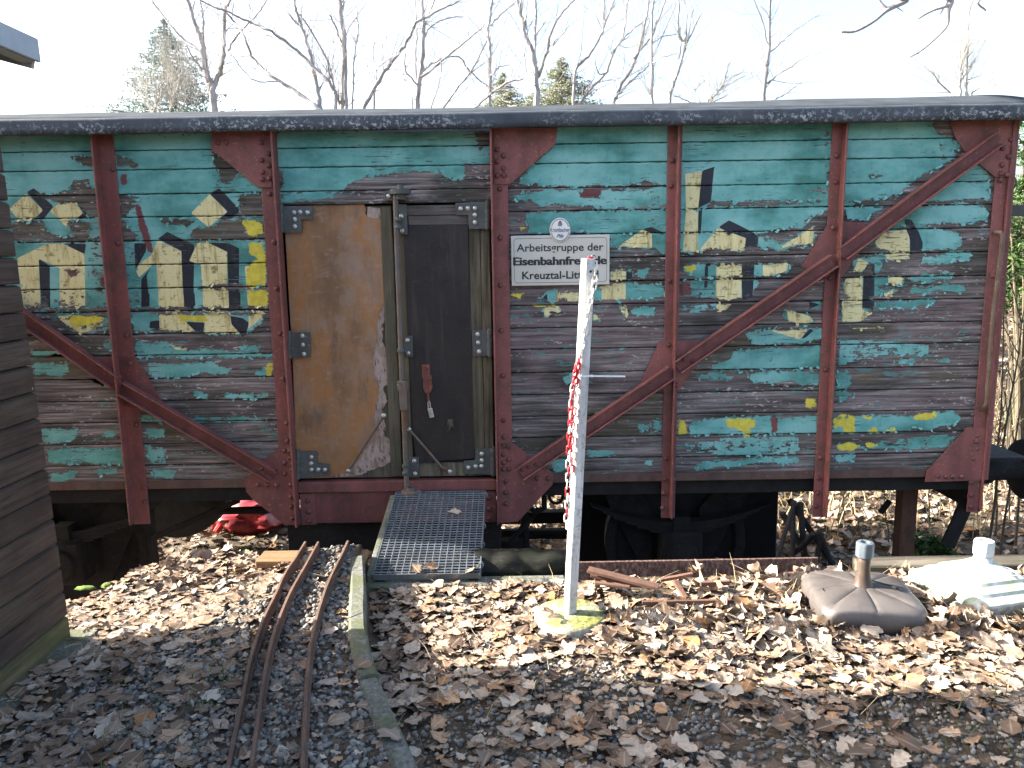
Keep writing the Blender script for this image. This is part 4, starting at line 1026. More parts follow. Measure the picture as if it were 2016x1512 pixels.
def soil():
    b = NB('leaf_mould_soil', .95, 0, .15); v = b.co
    n = b.noise(9, 7, .75, v); n2 = b.noise(55, 4, .7, v); n3 = b.noise(.35, 4, .6, v)
    c = b.ramp(n, [(.36, (.03, .024, .018)), (.48, (.085, .064, .045)), (.62, (.17, .13, .095))])
    c = b.mix(b.ramp(n2, [(.55, 0.0), (.75, .6)]), c, (.14, .115, .085))
    c = b.mix(b.ramp(n3, [(.5, 0.0), (.7, .35)]), c, (.05, .065, .025))
    b.color(c); b.bump(b.math('ADD', n, n2), .03, .8); return b.m
MAT['soil'] = soil()
xs = np.concatenate([-np.geomspace(300, 4.6, 30), np.linspace(-4.5, 5.5, 260), np.geomspace(5.7, 300, 30)])
ys = np.concatenate([-np.geomspace(60, 1.2, 12), np.linspace(-1, 9, 260), np.geomspace(9.2, 600, 50)])
X, Y = np.meshgrid(xs, ys); Z = gz(X, Y)
idx = np.arange(X.size).reshape(X.shape)
F = np.stack([idx[:-1, :-1], idx[:-1, 1:], idx[1:, 1:], idx[1:, :-1]], -1).reshape(-1, 4)
ground = npmesh('ground', np.stack([X.ravel(), Y.ravel(), Z.ravel()], 1), F, MAT['soil'], smooth=True)
tag(ground, kind='structure')

# ---- kerb of concrete edging stones
MAT['concrete'] = plain('mossy_concrete', (.23, .235, .20), .9, 0, .3, 9, .5)
def mossy_concrete():
    b = NB('lichen_concrete', .92, 0, .2); v = b.rnd(9); n = b.noise(7, 6, .7, v); n2 = b.noise(60, 4, .7, v)
    c = b.ramp(n2, [(.36, (.08, .08, .07)), (.62, (.185, .185, .165))]); c = b.mix(b.ramp(n, [(.42, 0.0), (.58, .8)]), c, (.085, .095, .045))
    b.color(c); b.bump(b.math('ADD', n, n2), .006, .6); return b.m
MAT['kerb'] = mossy_concrete()
kerb = empty('kerb', (kerb_pts[3].x, kerb_pts[3].y, 0), 'curved line of mossy concrete edging stones beside the rusty track', 'kerb')
dense = []
for i in range(len(kp) - 1):
    for t in np.linspace(0, 1, 6, endpoint=False): dense.append(kp[i].lerp(kp[i + 1], t))
dense.append(kp[-1]); dense = [p for p in dense if p.y > .6]
L = [0]
for i in range(1, len(dense)): L.append(L[-1] + (dense[i] - dense[i - 1]).length)
tot = L[-1]; ns = max(3, round(tot / .62))
def at_len(s):
    return Vector((np.interp(s, L, [p.x for p in dense]), np.interp(s, L, [p.y for p in dense]), 0))
for j in range(ns):
    a0, a1 = tot * j / ns + .006, tot * (j + 1) / ns - .006
    q = [at_len(a0 + (a1 - a0) * t / 3) for t in range(4)]
    z1 = ZB + .018 + random.uniform(-.006, .006)
    mb = MB()
    rows = []
    for i in range(4):
        d = (q[min(i + 1, 3)] - q[max(i - 1, 0)]).normalized(); nrm = Vector((-d.y, d.x, 0))
        if nrm.x > 0: nrm = -nrm
        w = .075
        rows.append([q[i] + Vector((0, 0, -.12)), q[i] + Vector((0, 0, z1 - .012)), q[i] + nrm * .012 + Vector((0, 0, z1)), q[i] + nrm * (w - .012) + Vector((0, 0, z1)), q[i] + nrm * w + Vector((0, 0, z1 - .012)), q[i] + nrm * w + Vector((0, 0, -.12))])
    vs = [p for r in rows for p in r]; fs = []
    for i in range(3):
        for k in range(6): fs.append((i * 6 + k, i * 6 + (k + 1) % 6, (i + 1) * 6 + (k + 1) % 6, (i + 1) * 6 + k))
    fs += [tuple(range(6)), tuple(range(18, 24))]
    mb.add(vs, fs).build('kerb_stone', MAT['kerb'], kerb)

# ---- little garden railway: three rusty rails on sleepers
track = empty('garden_railway', (-.9, 2.6, ZB), 'narrow curved track of three thin rusty rails ending at the wagon', 'railway track')
rails = [[(550, 290), (500, 370), (440, 460), (390, 570), (330, 690), (290, 800), (250, 930), (220, 1080), (195, 1200)],
         [(620, 290), (560, 400), (480, 540), (430, 650), (385, 770), (350, 900), (320, 1060), (300, 1200)],
         [(780, 285), (740, 370), (690, 470), (650, 570), (610, 700), (580, 830), (565, 960), (555, 1080), (550, 1180)]]
def smooth_line(P, n=24):
    P = [Vector(p) for p in P]; out = []
    for i in range(len(P) - 1):
        p0, p1, p2, p3 = P[max(i - 1, 0)], P[i], P[i + 1], P[min(i + 2, len(P) - 1)]
        for t in np.linspace(0, 1, 5, endpoint=False):
            out.append(.5 * ((2 * p1) + (p2 - p0) * t + (2 * p0 - 5 * p1 + 4 * p2 - p3) * t * t + (3 * p1 - p0 - 3 * p2 + p3) * t ** 3))
    out.append(P[-1]); return out
RZ = ZB + .054
rail_lines = []
for r in rails:
    P = [on_z(*c2(u, v), RZ) for (u, v) in r]
    d = (P[-1] - P[-2]).normalized()
    for k in range(3): P.append(P[-1] + d * .45)
    P = smooth_line(P); rail_lines.append(P)
    vs, fs = [], []
    for i, p in enumerate(P):
        d = (P[min(i + 1, len(P) - 1)] - P[max(i - 1, 0)]).normalized(); s = Vector((-d.y, d.x, 0))
        for (o, h) in ((-.013, -.045), (-.013, -.039), (-.005, -.035), (-.005, -.014), (-.0068, -.010), (-.0068, -.003), (-.005, 0), (.005, 0), (.0068, -.003), (.0068, -.010), (.005, -.014), (.005, -.035), (.013, -.039), (.013, -.045)):
            vs.append(p + s * o + Vector((0, 0, h)))
    m = 14
    for i in range(len(P) - 1):
        for k in range(m): fs.append((i * m + k, i * m + (k + 1) % m, (i + 1) * m + (k + 1) % m, (i + 1) * m + k))
    fs += [tuple(range(m)), tuple((len(P) - 1) * m + k for k in range(m))]
    MB().add(vs, fs).build('rail', MAT['railrust'], track)
MAT['old_wood'] = timber('old_grey_wood', (.05, .042, .032), (.13, .11, .085), (.24, .21, .17), 0, green=.3)
MAT['plank_end'] = timber('tan_board', (.16, .085, .04), (.30, .18, .09), (.42, .28, .16), 0)
for y in np.arange(.9, 3.75, .32):
    a = Vector((np.interp(y, [p.y for p in rail_lines[0]][::-1], [p.x for p in rail_lines[0]][::-1]), y, ZB - .026)); c = Vector((np.interp(y, [p.y for p in rail_lines[2]][::-1], [p.x for p in rail_lines[2]][::-1]), y, ZB - .026))
    MB().beam(a + Vector((-.10, 0, 0)), c + Vector((.08, 0, 0)), (0, 0, 1), .07, .03, .004).build('sleeper', MAT['rust'], track)
# head board under the rail ends
a, c = on_z(508, 1096, ZB), on_z(722, 1086, ZB)
MB().box(a.x, c.x, a.y - .05, a.y + .10, ZB - .045, ZB - .006, .004).build('end_board', MAT['plank_end'], track)
q = on_z(497, 1122, .10)
MB().obox((q.x, q.y, .045), (1, -.2, 0), (.2, 1, -.1), (0, .1, 1), .09, .10, .015).build_top('loose_board', MAT['old_wood'], 'short grey board lying flat at the left foot of the track bed', 'board')

# ---- retaining timbers, log and steel along the edge
a, c = on_z(946, 1118, .03), on_z(1114, 1112, .03)
mb = MB(); yl = 4.02; P = []
zt_ = on_y(1020, 1082, yl).z
for i in range(15):
    t = i / 14; P.append(Vector((on_y(940, 1100, yl).x + t * (on_y(1112, 1100, yl).x - on_y(940, 1100, yl).x), yl + .01 * math.sin(i), zt_ - .085 + .006 * math.sin(i * 1.7))))
mb.tube(P, [.085 - .0006 * i for i in range(15)], 14)
mb.build_top('log', timber('mossy_log', (.006, .006, .005), (.020, .020, .016), (.055, .058, .05), 0, green=.25, gs=.9), 'dark mossy log lying right of the metal grating along the edge', 'log', smooth=True)
def pitted():
    b = NB('pitted_rusty_steel', .9, .0, .3); v = b.co; n = b.noise(1, 5, .75, b.scale(v, (70, 70, 34))); n2 = b.noise(4, 4, .6, v)
    c = b.ramp(n, [(.36, (.045, .026, .024)), (.5, (.13, .075, .06)), (.66, (.30, .21, .17))]); c = b.mix(b.ramp(n2, [(.4, 0.0), (.7, .5)]), c, (.10, .06, .055))
    b.color(c); b.bump(n, .008, .9); return b.m
yp = 3.93; x0, x1 = on_y(1113, 1112, yp).x, on_y(1611, 1100, yp).x; zt_ = on_y(1340, 1103.5, yp).z
MB().obox(((x0 + x1) / 2, yp + .008, zt_ - .10), (1, 0, .004), (0, 1, 0), (0, 0, 1), (x1 - x0) / 2, .008, .10, .002).build_top('steel_plate', pitted(), 'long pitted rusty steel plate on edge behind the scrap iron', 'steel plate')
x0, x1 = on_z(1690, 1118, .02).x, 5.2
MB().box(x0, x1, 3.86, 4.0, -.14, on_y(1850, 1113, 3.86).z, .008).build_top('edging_timber', MAT['old_wood'], 'old grey timber beam lying behind the white umbrella stand', 'timber beam')
# concrete lip at the foot of the grating and moss at the far left edge
x0, x1 = on_z(722, 1130, 0).x, on_z(1112, 1130, 0).x
MB().box(x0 + .02, x1, 3.79, 3.90, -.25, .015, .012).build_top('edging_slab', MAT['kerb'], 'mossy concrete edging slab at the lower end of the grating', 'concrete edging')
moss_m = plain('moss', (.10, .16, .02), .95, 0, .45, 40, .8)
for (px, py, sx, sy, sz, lb) in ((213, 1153, .035, .022, .022, 'bright green moss cushion at the dark ledge beside the shed'), (168, 1157, .055, .022, .014, 'flat dull green moss patch touching the shed corner')):
    p = on_z(px, py, .05); mb = MB(); vs = []; n = 14
    prof = [(1, 0), (.96, .3), (.8, .65), (.5, .9), (.15, 1)]
    for r, h in prof:
        for k in range(n):
            w = 2 * math.pi * k / n; j = 1 + .12 * math.sin(k * 3.1 + r * 9)
            vs.append((p.x + math.cos(w) * sx * r * j, p.y + math.sin(w) * sy * r * j, .045 + h * sz))
    fs = [(i * n + k, i * n + (k + 1) % n, (i + 1) * n + (k + 1) % n, (i + 1) * n + k) for i in range(4) for k in range(n)] + [tuple(range(56, 70))]
    mb.add(vs, fs).build_top('moss', moss_m, lb, 'moss', smooth=True)

# ------------------------------------------------------------------ metal grating
MAT['galv'] = steel('galvanised_steel', (.21, .235, .26), (.15, .17, .19), (.16, .14, .12), .25, .5, .55)
gA = on_y(778, 984, 4.66); gB = on_y(957, 969, 4.66)
zf = .045
gC = on_z(727, 1133, zf); gD = on_z(945, 1137, zf)
gx0 = (on_z(736, 1133, zf).x); gx1 = gD.x
far = Vector(((gA.x + gB.x) / 2, 4.675, on_y(868, 972, 4.675).z)); near = Vector(((gx0 + gx1) / 2, (gC.y + gD.y) / 2, zf))
gl = (far - near); glen = gl.length; gl.normalize(); gs_ = Vector((1, 0, 0)); gup = gs_.cross(gl).normalized()
gw = gx1 - gx0
fx = far.x - near.x
grate = empty('grating_ramp', near, 'galvanised steel grating leading up to the wagon door', 'grating')
def gp(u, t, h=0): return near + gs_ * (u * gw) + gl * (t * glen) + gup * h + Vector((0, 0, 0))
mb_sh = lambda a, c, w, h: MB().beam(a, c, gup, w, h, .0006)
for (a, c) in ((gp(-.5, 0), gp(-.5, 1)), (gp(.5, 0), gp(.5, 1)), (gp(-.5, 0), gp(.5, 0)), (gp(-.5, 1), gp(.5, 1))):
    mb_sh(a, c, .006, .036).build('frame_bar', MAT['galv'], grate)
nb_ = 15
me0 = None
def shared(name, p, me_ref, builder):
    if me_ref[0] is None:
        o = builder(); me_ref[0] = o.data; me_ref.append(Vector(p)); return o
    o = bpy.data.objects.new(name, me_ref[0]); o.parent = grate; o.location = Vector(p) - me_ref[1]; COL.objects.link(o); return o
r1, r2 = [None], [None]
for i in range(1, nb_):
    p = gp(-.5 + i / nb_, .5)
    shared('bearing_bar', p, r1, lambda: mb_sh(gp(-.5 + 1 / nb_, .003), gp(-.5 + 1 / nb_, .997), .0045, .030).build('bearing_bar', MAT['galv'], grate))
nc = 34
for i in range(1, nc):
    p = gp(0, i / nc, .010)
    shared('cross_bar', p, r2, lambda: MB().tube([gp(-.498, 1 / nc, .012), gp(.498, 1 / nc, .012)], .0042, 6).build('cross_bar', MAT['galv'], grate))
for t in (.08, .3, .52, .93):
    a = gp(.5, t, .012); pts = [a + Vector((.003 + .012 * math.cos(w), 0, .016 * math.sin(w))) + gl * (.012 * w / 6) for w in np.linspace(0, 12, 22)]
    MB().tube(pts, .0025, 5).build('wire_tie', MAT['galv'], grate)
# mossy board along the grating's left side
MB().beam(gp(-.535, .0, -.012), gp(-.525, .96, -.012), gup, .03, .06, .004).build_top('side_board', MAT['kerb'], 'weathered green-grey strip along the left side of the grating', 'board')
for (u) in (-.44, .44):
    MB().beam(gp(u, .0, -.045), gp(u, .98, -.045), gup, .05, .05).build('bearer', MAT['under'], grate)

# ------------------------------------------------------------------ white post on its round foot, with chain
MAT['whitepaint'] = None
def white_paint():
    b = NB('dirty_white_paint', .55, 0, .4); v = b.co; n = b.noise(1, 6, .7, b.scale(v, (9, 9, 4))); n2 = b.noise(38, 4, .7, v)
    c = b.ramp(n, [(.36, (.40, .395, .38)), (.58, (.62, .62, .615))]); c = b.mix(b.ramp(n2, [(.54, 0.0), (.62, .55)]), c, (.20, .195, .165)); c = b.mix(b.ramp(b.noise(1, 5, .7, b.scale(v, (30, 30, 2.5))), [(.52, 0.0), (.66, .55)]), c, (.24, .23, .19)); b.color(c); b.bump(n2, .001, .3); return b.m
def mossy_white():
    b = NB('mossy_white_concrete', .85, 0, .3); v = b.co; n = b.noise(11, 6, .7, v); n2 = b.noise(50, 5, .7, v); n3 = b.noise(4, 3, .6, v)
    sep = b.n.new('ShaderNodeSeparateXYZ'); b.l.new(b.n.new('ShaderNodeNewGeometry').outputs['Normal'], sep.inputs[0])
    up = b.ramp(sep.outputs[2], [(.5, .12), (.9, 1.0)])
    c = b.ramp(n2, [(.36, (.22, .21, .18)), (.6, (.42, .41, .37))]); g = b.math('MULTIPLY', b.math('MULTIPLY', b.ramp(n, [(.36, .35), (.55, 1.0)]), b.ramp(n3, [(.3, .6), (.5, 1.0)])), up)
    c = b.mix(g, c, b.ramp(n2, [(.4, (.10, .10, .03)), (.6, (.33, .32, .085))])); b.color(c); b.bump(n2, .003, .4); return b.m
MAT['white'] = white_paint(); MAT['foot'] = mossy_white()
pc_ = on_z(1122, 1208, .05)
zft = .055
post_r = empty('barrier_post', (pc_.x, pc_.y, 0), 'white square wooden post leaning slightly on a round concrete foot', 'post')
MB().lathe((pc_.x, pc_.y, -.02), (0, 0, 1), [(.16, 0), (.168, .01), (.168, .062), (.162, .07), (.152, .0755), (.02, .077)], 40).build('foot', MAT['foot'], post_r, smooth=True)
ptop = on_y(1158, 509, pc_.y - .0)
pb = Vector((pc_.x, pc_.y, zft))
ax = (ptop - pb); plen = ax.length; ax.normalize()
rotd = R(27)
sx_ = Vector((math.cos(rotd), math.sin(rotd), 0)); sx_ = (sx_ - ax * sx_.dot(ax)).normalized(); sy_ = ax.cross(sx_)
PW = .047
MB().obox(pb + ax * plen / 2, sx_, sy_, ax, PW / 2, PW / 2, plen / 2, .004).build('shaft', MAT['white'], post_r)
sc_ = ptop - ax * .055 - sy_ * (PW / 2 + .001) + sx_ * .0
MB().lathe(sc_, tuple(-sy_), [(.0055, 0), (.005, .003)], 10).build('screw_hole', MAT['black'], post_r)
hk = ptop + sx_ * (PW / 2) - sy_ * .005
MB().tube([hk + sx_ * .012 * math.cos(t) + ax * (.0 + .016 * math.sin(t)) for t in np.linspace(0, 5.2, 14)], .003, 6).build('hook', MAT['galv'], post_r)
MB().box(ptop.x - .002, ptop.x + .022, ptop.y - .012, ptop.y + .01, ptop.z + .0005, ptop.z + .010, .004).build('red_cap_tape', plain('red_plastic', (.55, .035, .04), .4), post_r)
# cable tie
ti = on_y(1152, 741, pb.y - .03); tt = (ti.z - pb.z) / ax.z; tb = pb + ax * tt
tie = plain('white_nylon', (.78, .78, .80), .4)
mb = MB(); m_ = .0265
for (d, s) in ((sx_, sy_), (-sx_, sy_), (sy_, sx_), (-sy_, sx_)): mb.obox(tb + d * m_, d, s, ax, .0012, m_ + .001, .004, .0004)
e0 = tb + sx_ * m_ - sy_ * m_; e1 = on_y(1231, 741, e0.y)
mb.beam(e0 + sx_ * .002, e1, (0, 0, 1), .0016, .0075, .0004); mb.obox(e0 + sx_ * .006, sx_, sy_, ax, .006, .005, .005, .001)
mb.build_top('cable_tie', tie, 'white cable tie round the post with its tail sticking out', 'cable tie')
# chain
chain = empty('chain', hk - ax * .1, 'red and white plastic chain hanging down the side of the white post', 'chain')
MAT['redp'] = plain('red_chain_plastic', (.56, .03, .04), .38, 0, .15, 8, .1); MAT['whitep'] = plain('white_chain_plastic', (.72, .69, .62), .42, 0, .15, 8, .1)
def link_mesh(mat):
    pts = []
    for k in range(16):
        w = 2 * math.pi * k / 16; pts.append(Vector((.0098 * math.cos(w), 0, .0098 * math.sin(w) + (.0105 if math.sin(w) > 1e-6 else (-.0105 if math.sin(w) < -1e-6 else 0)))))
    mb = MB(); n = 16; m = 7; vs, fs = [], []
    for i, p in enumerate(pts):
        t = (pts[(i + 1) % n] - pts[i - 1]).normalized(); a = Vector((0, 1, 0)); b_ = t.cross(a)
        for k in range(m):
            w = 2 * math.pi * k / m; vs.append(p + (a * math.cos(w) + b_ * math.sin(w)) * .0033)
    for i in range(n):
        for k in range(m): fs.append((i * m + k, i * m + (k + 1) % m, ((i + 1) % n) * m + (k + 1) % m, ((i + 1) % n) * m + k))
    me = bpy.data.meshes.new('link'); me.from_pydata(vs, [], fs); me.polygons.foreach_set('use_smooth', [True] * len(fs)); me.materials.append(mat); return me
LM = {'r': link_mesh(MAT['redp']), 'w': link_mesh(MAT['whitep'])}
def hang(path, pattern, tw=0.0):
    P = [Vector(p) for p in path]; seg = [(P[i + 1] - P[i]).length for i in range(len(P) - 1)]; T = sum(seg); n = int(T / .0315)
    for i in range(n):
        s = T * (i + .5) / n; j = 0
        while j < len(seg) - 1 and s > seg[j]: s -= seg[j]; j += 1
        p = P[j].lerp(P[j + 1], s / seg[j]); d = (P[j + 1] - P[j]).normalized()
        q = (-d).to_track_quat('Z', 'Y').to_matrix() @ Matrix.Rotation(tw + (math.pi / 2 if i % 2 else 0) + random.uniform(-.3, .3), 3, 'Z')
        o = bpy.data.objects.new('link', LM[pattern(i / n)]); o.parent = chain; o.location = p - wloc(chain) + Vector((random.uniform(-.002, .002), random.uniform(-.002, .002), 0))
        o.rotation_euler = q.to_euler(); COL.objects.link(o)
yc_ = pb.y - .045
wp = lambda px, py, dy=0: on_y(px, py, yc_ + dy)
hang([hk + Vector((.004, -.006, -.012)), wp(1170, 560), wp(1160, 610), wp(1148, 670), wp(1141, 702)], lambda t: 'w')
band = lambda seq: (lambda t: seq[min(len(seq) - 1, int(t * len(seq)))])
hang([wp(1141, 700), wp(1136, 730), wp(1130, 765), wp(1125, 800), wp(1121, 850), wp(1120, 900), wp(1117, 960), wp(1116, 1040)], band('rrrrrwrrwrwrrwrwwrwwrwwrwww'))
hang([wp(1140, 702, .02), wp(1135, 735, .02), wp(1131, 770, .02), wp(1129, 810, .02), wp(1126, 860, .02), wp(1124, 930, .02)], band('rrrrwrrrwrrwrr'))
hang([wp(1137, 715, -.014), wp(1131, 745, -.012), wp(1126, 780, -.01), wp(1124, 830, -.01)], band('rrrwrwrr'))

# ------------------------------------------------------------------ umbrella stands
def stand_mat(name, c, dirt, rough):
    b = NB(name, rough, 0, .4); v = b.co; n = b.noise(6, 5, .65, v); n2 = b.noise(45, 4, .7, v); n3 = b.noise(11, 5, .7, v)
    sp = b.n.new('ShaderNodeSeparateXYZ'); b.l.new(v, sp.inputs[0])
    k = b.mix(b.ramp(n, [(.38, 0.0), (.58, .75)]), c, dirt); k = b.mix(b.math('MULTIPLY', b.ramp(sp.outputs[2], [(.02, .9), (.085, 0.0)]), b.ramp(n3, [(.38, .3), (.55, 1.0)])), k, (.075, .06, .045)); k = b.mix(b.ramp(b.noise(120, 2, .5, v), [(.62, 0.0), (.68, .6)]), k, (.06, .05, .04)); k = b.mix(b.ramp(n2, [(.58, 0.0), (.75, .45)]), k, tuple(x * .6 for x in dirt))
    b.color(k); b.rough(b.ramp(n3, [(.3, rough - .1), (.7, rough + .2)])); b.bump(b.math('ADD', n2, n3), .001, .25); return b.m
MAT['brownpl'] = stand_mat('brown_grey_plastic', (.070, .061, .057), (.11, .096, .088), .42)
MAT['whitepl'] = stand_mat('dirty_white_plastic', (.50, .53, .53), (.36, .40, .33), .5)
MAT['greypl'] = stand_mat('grey_collar_plastic', (.11, .135, .155), (.08, .10, .115), .4)
def cap(c, r, h, mat, parent, lobes=8, name='collar'):
    n = 32; vs, fs = [], []
    prof = [(.80, 0), (.98, .06), (1, .18), (1, .86), (.93, .98), (.55, 1.0), (.50, .90), (.50, .3)]
    for (rr, hh) in prof:
        for k in range(n):
            w = 2 * math.pi * k / n; g = 1 - (.07 if (k % (n // lobes)) == 0 and .05 < hh < .99 and rr > .9 else 0)
            vs.append((c.x + math.cos(w) * r * rr * g, c.y + math.sin(w) * r * rr * g, c.z + hh * h))
    for i in range(len(prof) - 1):
        for k in range(n): fs.append((i * n + k, i * n + (k + 1) % n, (i + 1) * n + (k + 1) % n, (i + 1) * n + k))
    fs.append(tuple(range(n))); fs.append(tuple((len(prof) - 1) * n + k for k in range(n)))
    return MB().add(vs, fs).build(name, mat, parent, smooth=True)
bc = on_z(1697, 1172, .09); bc = Vector((bc.x + .005, bc.y + .01, -.01))
ub = empty('umbrella_stand', (bc.x, bc.y, .0), 'brown cushion-shaped plastic umbrella stand with a grey collar', 'umbrella stand')
ang = R(-7); n = 96; H = .125; A = .245
vs, fs = [], []
levels = [(.94, 0), (.985, .02), (1.0, .042), (.998, .060), (.985, .078), (.96, .094), (.92, .106), (.86, .1145), (.76, .121), (.62, .126), (.45, .130), (.25, .134), (.13, .139)]
for (rr, hh) in levels:
    for k in range(n):
        w = 2 * math.pi * k / n
        e = 5.5; rad = A / ((abs(math.cos(w)) ** e + abs(math.sin(w)) ** e) ** (1 / e))
        sm = min(abs(((w + math.pi / 8) % (math.pi / 4)) - math.pi / 8), 1)
        groove = .005 * math.exp(-(sm / .022) ** 2) * min(1, rr * 1.5)
        crown_ = .012 * abs(math.sin(w * 4)) ** .6 * max(0, (1 - rr)) * rr * 2.2
        x = math.cos(w) * rad * rr * (1 - groove * 1.5); y = math.sin(w) * rad * rr * (1 - groove * 1.5)
        vs.append((bc.x + x * math.cos(ang) - y * math.sin(ang), bc.y + x * math.sin(ang) + y * math.cos(ang), .0 + hh - groove * (hh > .05) + crown_))
for i in range(len(levels) - 1):
    for k in range(n): fs.append((i * n + k, i * n + (k + 1) % n, (i + 1) * n + (k + 1) % n, (i + 1) * n + k))
fs.append(tuple(range(n))); fs.append(tuple((len(levels) - 1) * n + k for k in range(n)))
MB().add(vs, fs).build('base', MAT['brownpl'], ub, smooth=True)
zc0 = on_y(1700, 1092, bc.y).z; zc1 = on_y(1700, 1067, bc.y).z
MB().lathe((bc.x, bc.y, .138), (0, 0, 1), [(.046, 0), (.042, .01), (.036, .03), (.0305, .06), (.029, .09), (.029, zc0 - .138 - .004), (.026, zc0 - .138)], 24).build('neck', steel('brown_neck_tube', (.075, .05, .036), (.06, .042, .03), (.13, .095, .065), .4, .45), ub, smooth=True)
cap(Vector((bc.x, bc.y, zc0 - .012)), .040, zc1 - zc0 + .012, MAT['greypl'], ub)
P = [Vector((bc.x + .03, bc.y - .01, .165)), Vector((bc.x + .08, bc.y - .012, .152)), Vector((bc.x + .12, bc.y - .05, .148)), Vector((bc.x + .15, bc.y - .07, .142))]
MB().tube(P, .0028, 6).build('cord', MAT['black'], ub); MB().lathe(P[2] + Vector((.008, -.003, -.004)), (0, 0, 1), [(.012, 0), (.012, .005), (.006, .008)], 12).build('filler_cap', MAT['black'], ub)

wc = Vector((2.315, 3.60, 0))
uw = empty('umbrella_stand', (wc.x, wc.y, .0), 'white pyramid-shaped plastic umbrella stand with green dirt on it', 'umbrella stand')
ang = R(13); vs, fs = [], []; n = 64
prof = [(1.0, -.03), (1.0, .038), (.985, .048), (.82, .068), (.78, .082), (.62, .100), (.58, .113), (.36, .138), (.16, .168)]
for (rr, hh) in prof:
    for k in range(n):
        w = 2 * math.pi * k / n; e = 18 if rr > .5 else 7; rad = .235 / ((abs(math.cos(w)) ** e + abs(math.sin(w)) ** e) ** (1 / e))
        x, y = math.cos(w) * rad * rr, math.sin(w) * rad * rr
        vs.append((wc.x + x * math.cos(ang) - y * math.sin(ang), wc.y + x * math.sin(ang) + y * math.cos(ang), .02 + hh))
for i in range(len(prof) - 1):
    for k in range(n): fs.append((i * n + k, i * n + (k + 1) % n, (i + 1) * n + (k + 1) % n, (i + 1) * n + k))
fs.append(tuple(range(n))); fs.append(tuple((len(prof) - 1) * n + k for k in range(n)))
def stand_white():
    b = NB('algae_white_plastic', .5, 0, .4); v = b.co; n = b.noise(9, 6, .72, v); n2 = b.noise(60, 4, .75, v)
    sp = b.n.new('ShaderNodeSeparateXYZ'); b.l.new(v, sp.inputs[0])
    c = b.mix(b.ramp(n, [(.40, 0.0), (.58, .85)]), (.44, .47, .46), (.24, .28, .17)); c = b.mix(b.math('MULTIPLY', b.ramp(sp.outputs[2], [(.02, 1.0), (.07, 0.0)]), b.ramp(n2, [(.40, .2), (.55, .9)])), c, (.10, .095, .06)); c = b.mix(b.ramp(n2, [(.56, 0.0), (.70, .55)]), c, (.11, .14, .07)); b.color(c); b.bump(n2, .001, .2); return b.m
MAT['algae'] = stand_white()
MB(14).add(vs, fs).build('base', MAT['algae'], uw, smooth=True)
zc0 = on_y(1929, 1090, wc.y).z; zc1 = on_y(1929, 1064, wc.y).z
MB().lathe((wc.x, wc.y, .17), (0, 0, 1), [(.056, 0), (.047, .012), (.038, .04), (.034, .08), (.033, zc0 - .175), (.030, zc0 - .17)], 28).build('neck', MAT['whitepl'], uw, smooth=True)
cap(Vector((wc.x, wc.y, zc0 - .008)), .046, zc1 - zc0 + .01, MAT['whitepl'], uw)
rg = Vector((wc.x + .07, wc.y - .10, .0)); MB().tube([rg + Vector((.034 * math.cos(t), .03 * math.sin(t), .165 - .25 * .03 * math.cos(t) + .3 * .03 * math.sin(t))) for t in np.linspace(0, 6.2, 22)], .004, 6).build('filler_ring', MAT['whitepl'], uw)

# ------------------------------------------------------------------ scrap iron in the leaves
def bar_on(p0, z0, p1, z1, w, h, label, cat='iron bar', mat='rust', name='iron_bar', up=(0, 0, 1), grp='rusty scrap iron in the leaves'):
    a, c = on_z(*p0, z0), on_z(*p1, z1)
    return MB().beam(a, c, up, w, h, .0015).build_top(name, MAT[mat], label, cat, grp)
bar_on((1158, 1121), .135, (1297, 1156), .085, .055, .016, 'broad flat rusty bar slanting over two short iron feet')
bar_on((1163, 1132), .10, (1262, 1153), .065, .03, .014, 'second rusty bar tucked under the broad slanting one')
bar_on((1172, 1147), .10, (1240, 1156), .095, .022, .012, 'thin rusty round-edged bar across the tops of two iron feet')
bar_on((1300, 1142), .075, (1364, 1130), .10, .022, .016, 'short rusty bar pointing up towards the steel plate')
bar_on((1328, 1143), .085, (1350, 1178), .045, .026, .016, 'short rusty bar lying steeply towards the viewer')
bar_on((1379, 1150), .075, (1436, 1147), .075, .02, .022, 'short dark angle iron below the white crumpled leaf')
bar_on((1264, 1188), .045, (1440, 1184), .045, .018, .024, 'long dark iron strip half buried in leaves')
for (px, py, lb) in ((1176, 1158, 'left one of two short upright iron brackets under the slanting bar'), (1199, 1160, 'right one of two short upright iron brackets under the slanting bar')):
    q = on_z(px, py + 8, .0); MB().box(q.x - .014, q.x + .014, q.y - .008, q.y + .008, -.03, .095, .002).build_top('iron_bracket', MAT['rust'], lb, 'iron bracket', 'rusty scrap iron in the leaves')
MB().beam(on_z(1545, 1132, .06), on_z(1640, 1126, .06), (0, 0, 1), .03, .02).build_top('iron_bar', MAT['rust'], 'dark iron bar lying left of the brown umbrella stand', 'iron bar', 'rusty scrap iron in the leaves')
POLE_L = ['leftmost thin dark pole of the tangle, leaning to the right', 'upright dark pole in the middle left of the tangle under the wagon', 'nearly upright dark pole beside the middle of the tangle', 'dark pole slanting down to the left across the tangle',
          'rightmost dark pole of the tangle, leaning away to the right', 'dark pole slanting down to the right across the tangle', 'short dark pole slanting left from the peak of the right pair', 'short steep dark pole under the peak of the right pair']
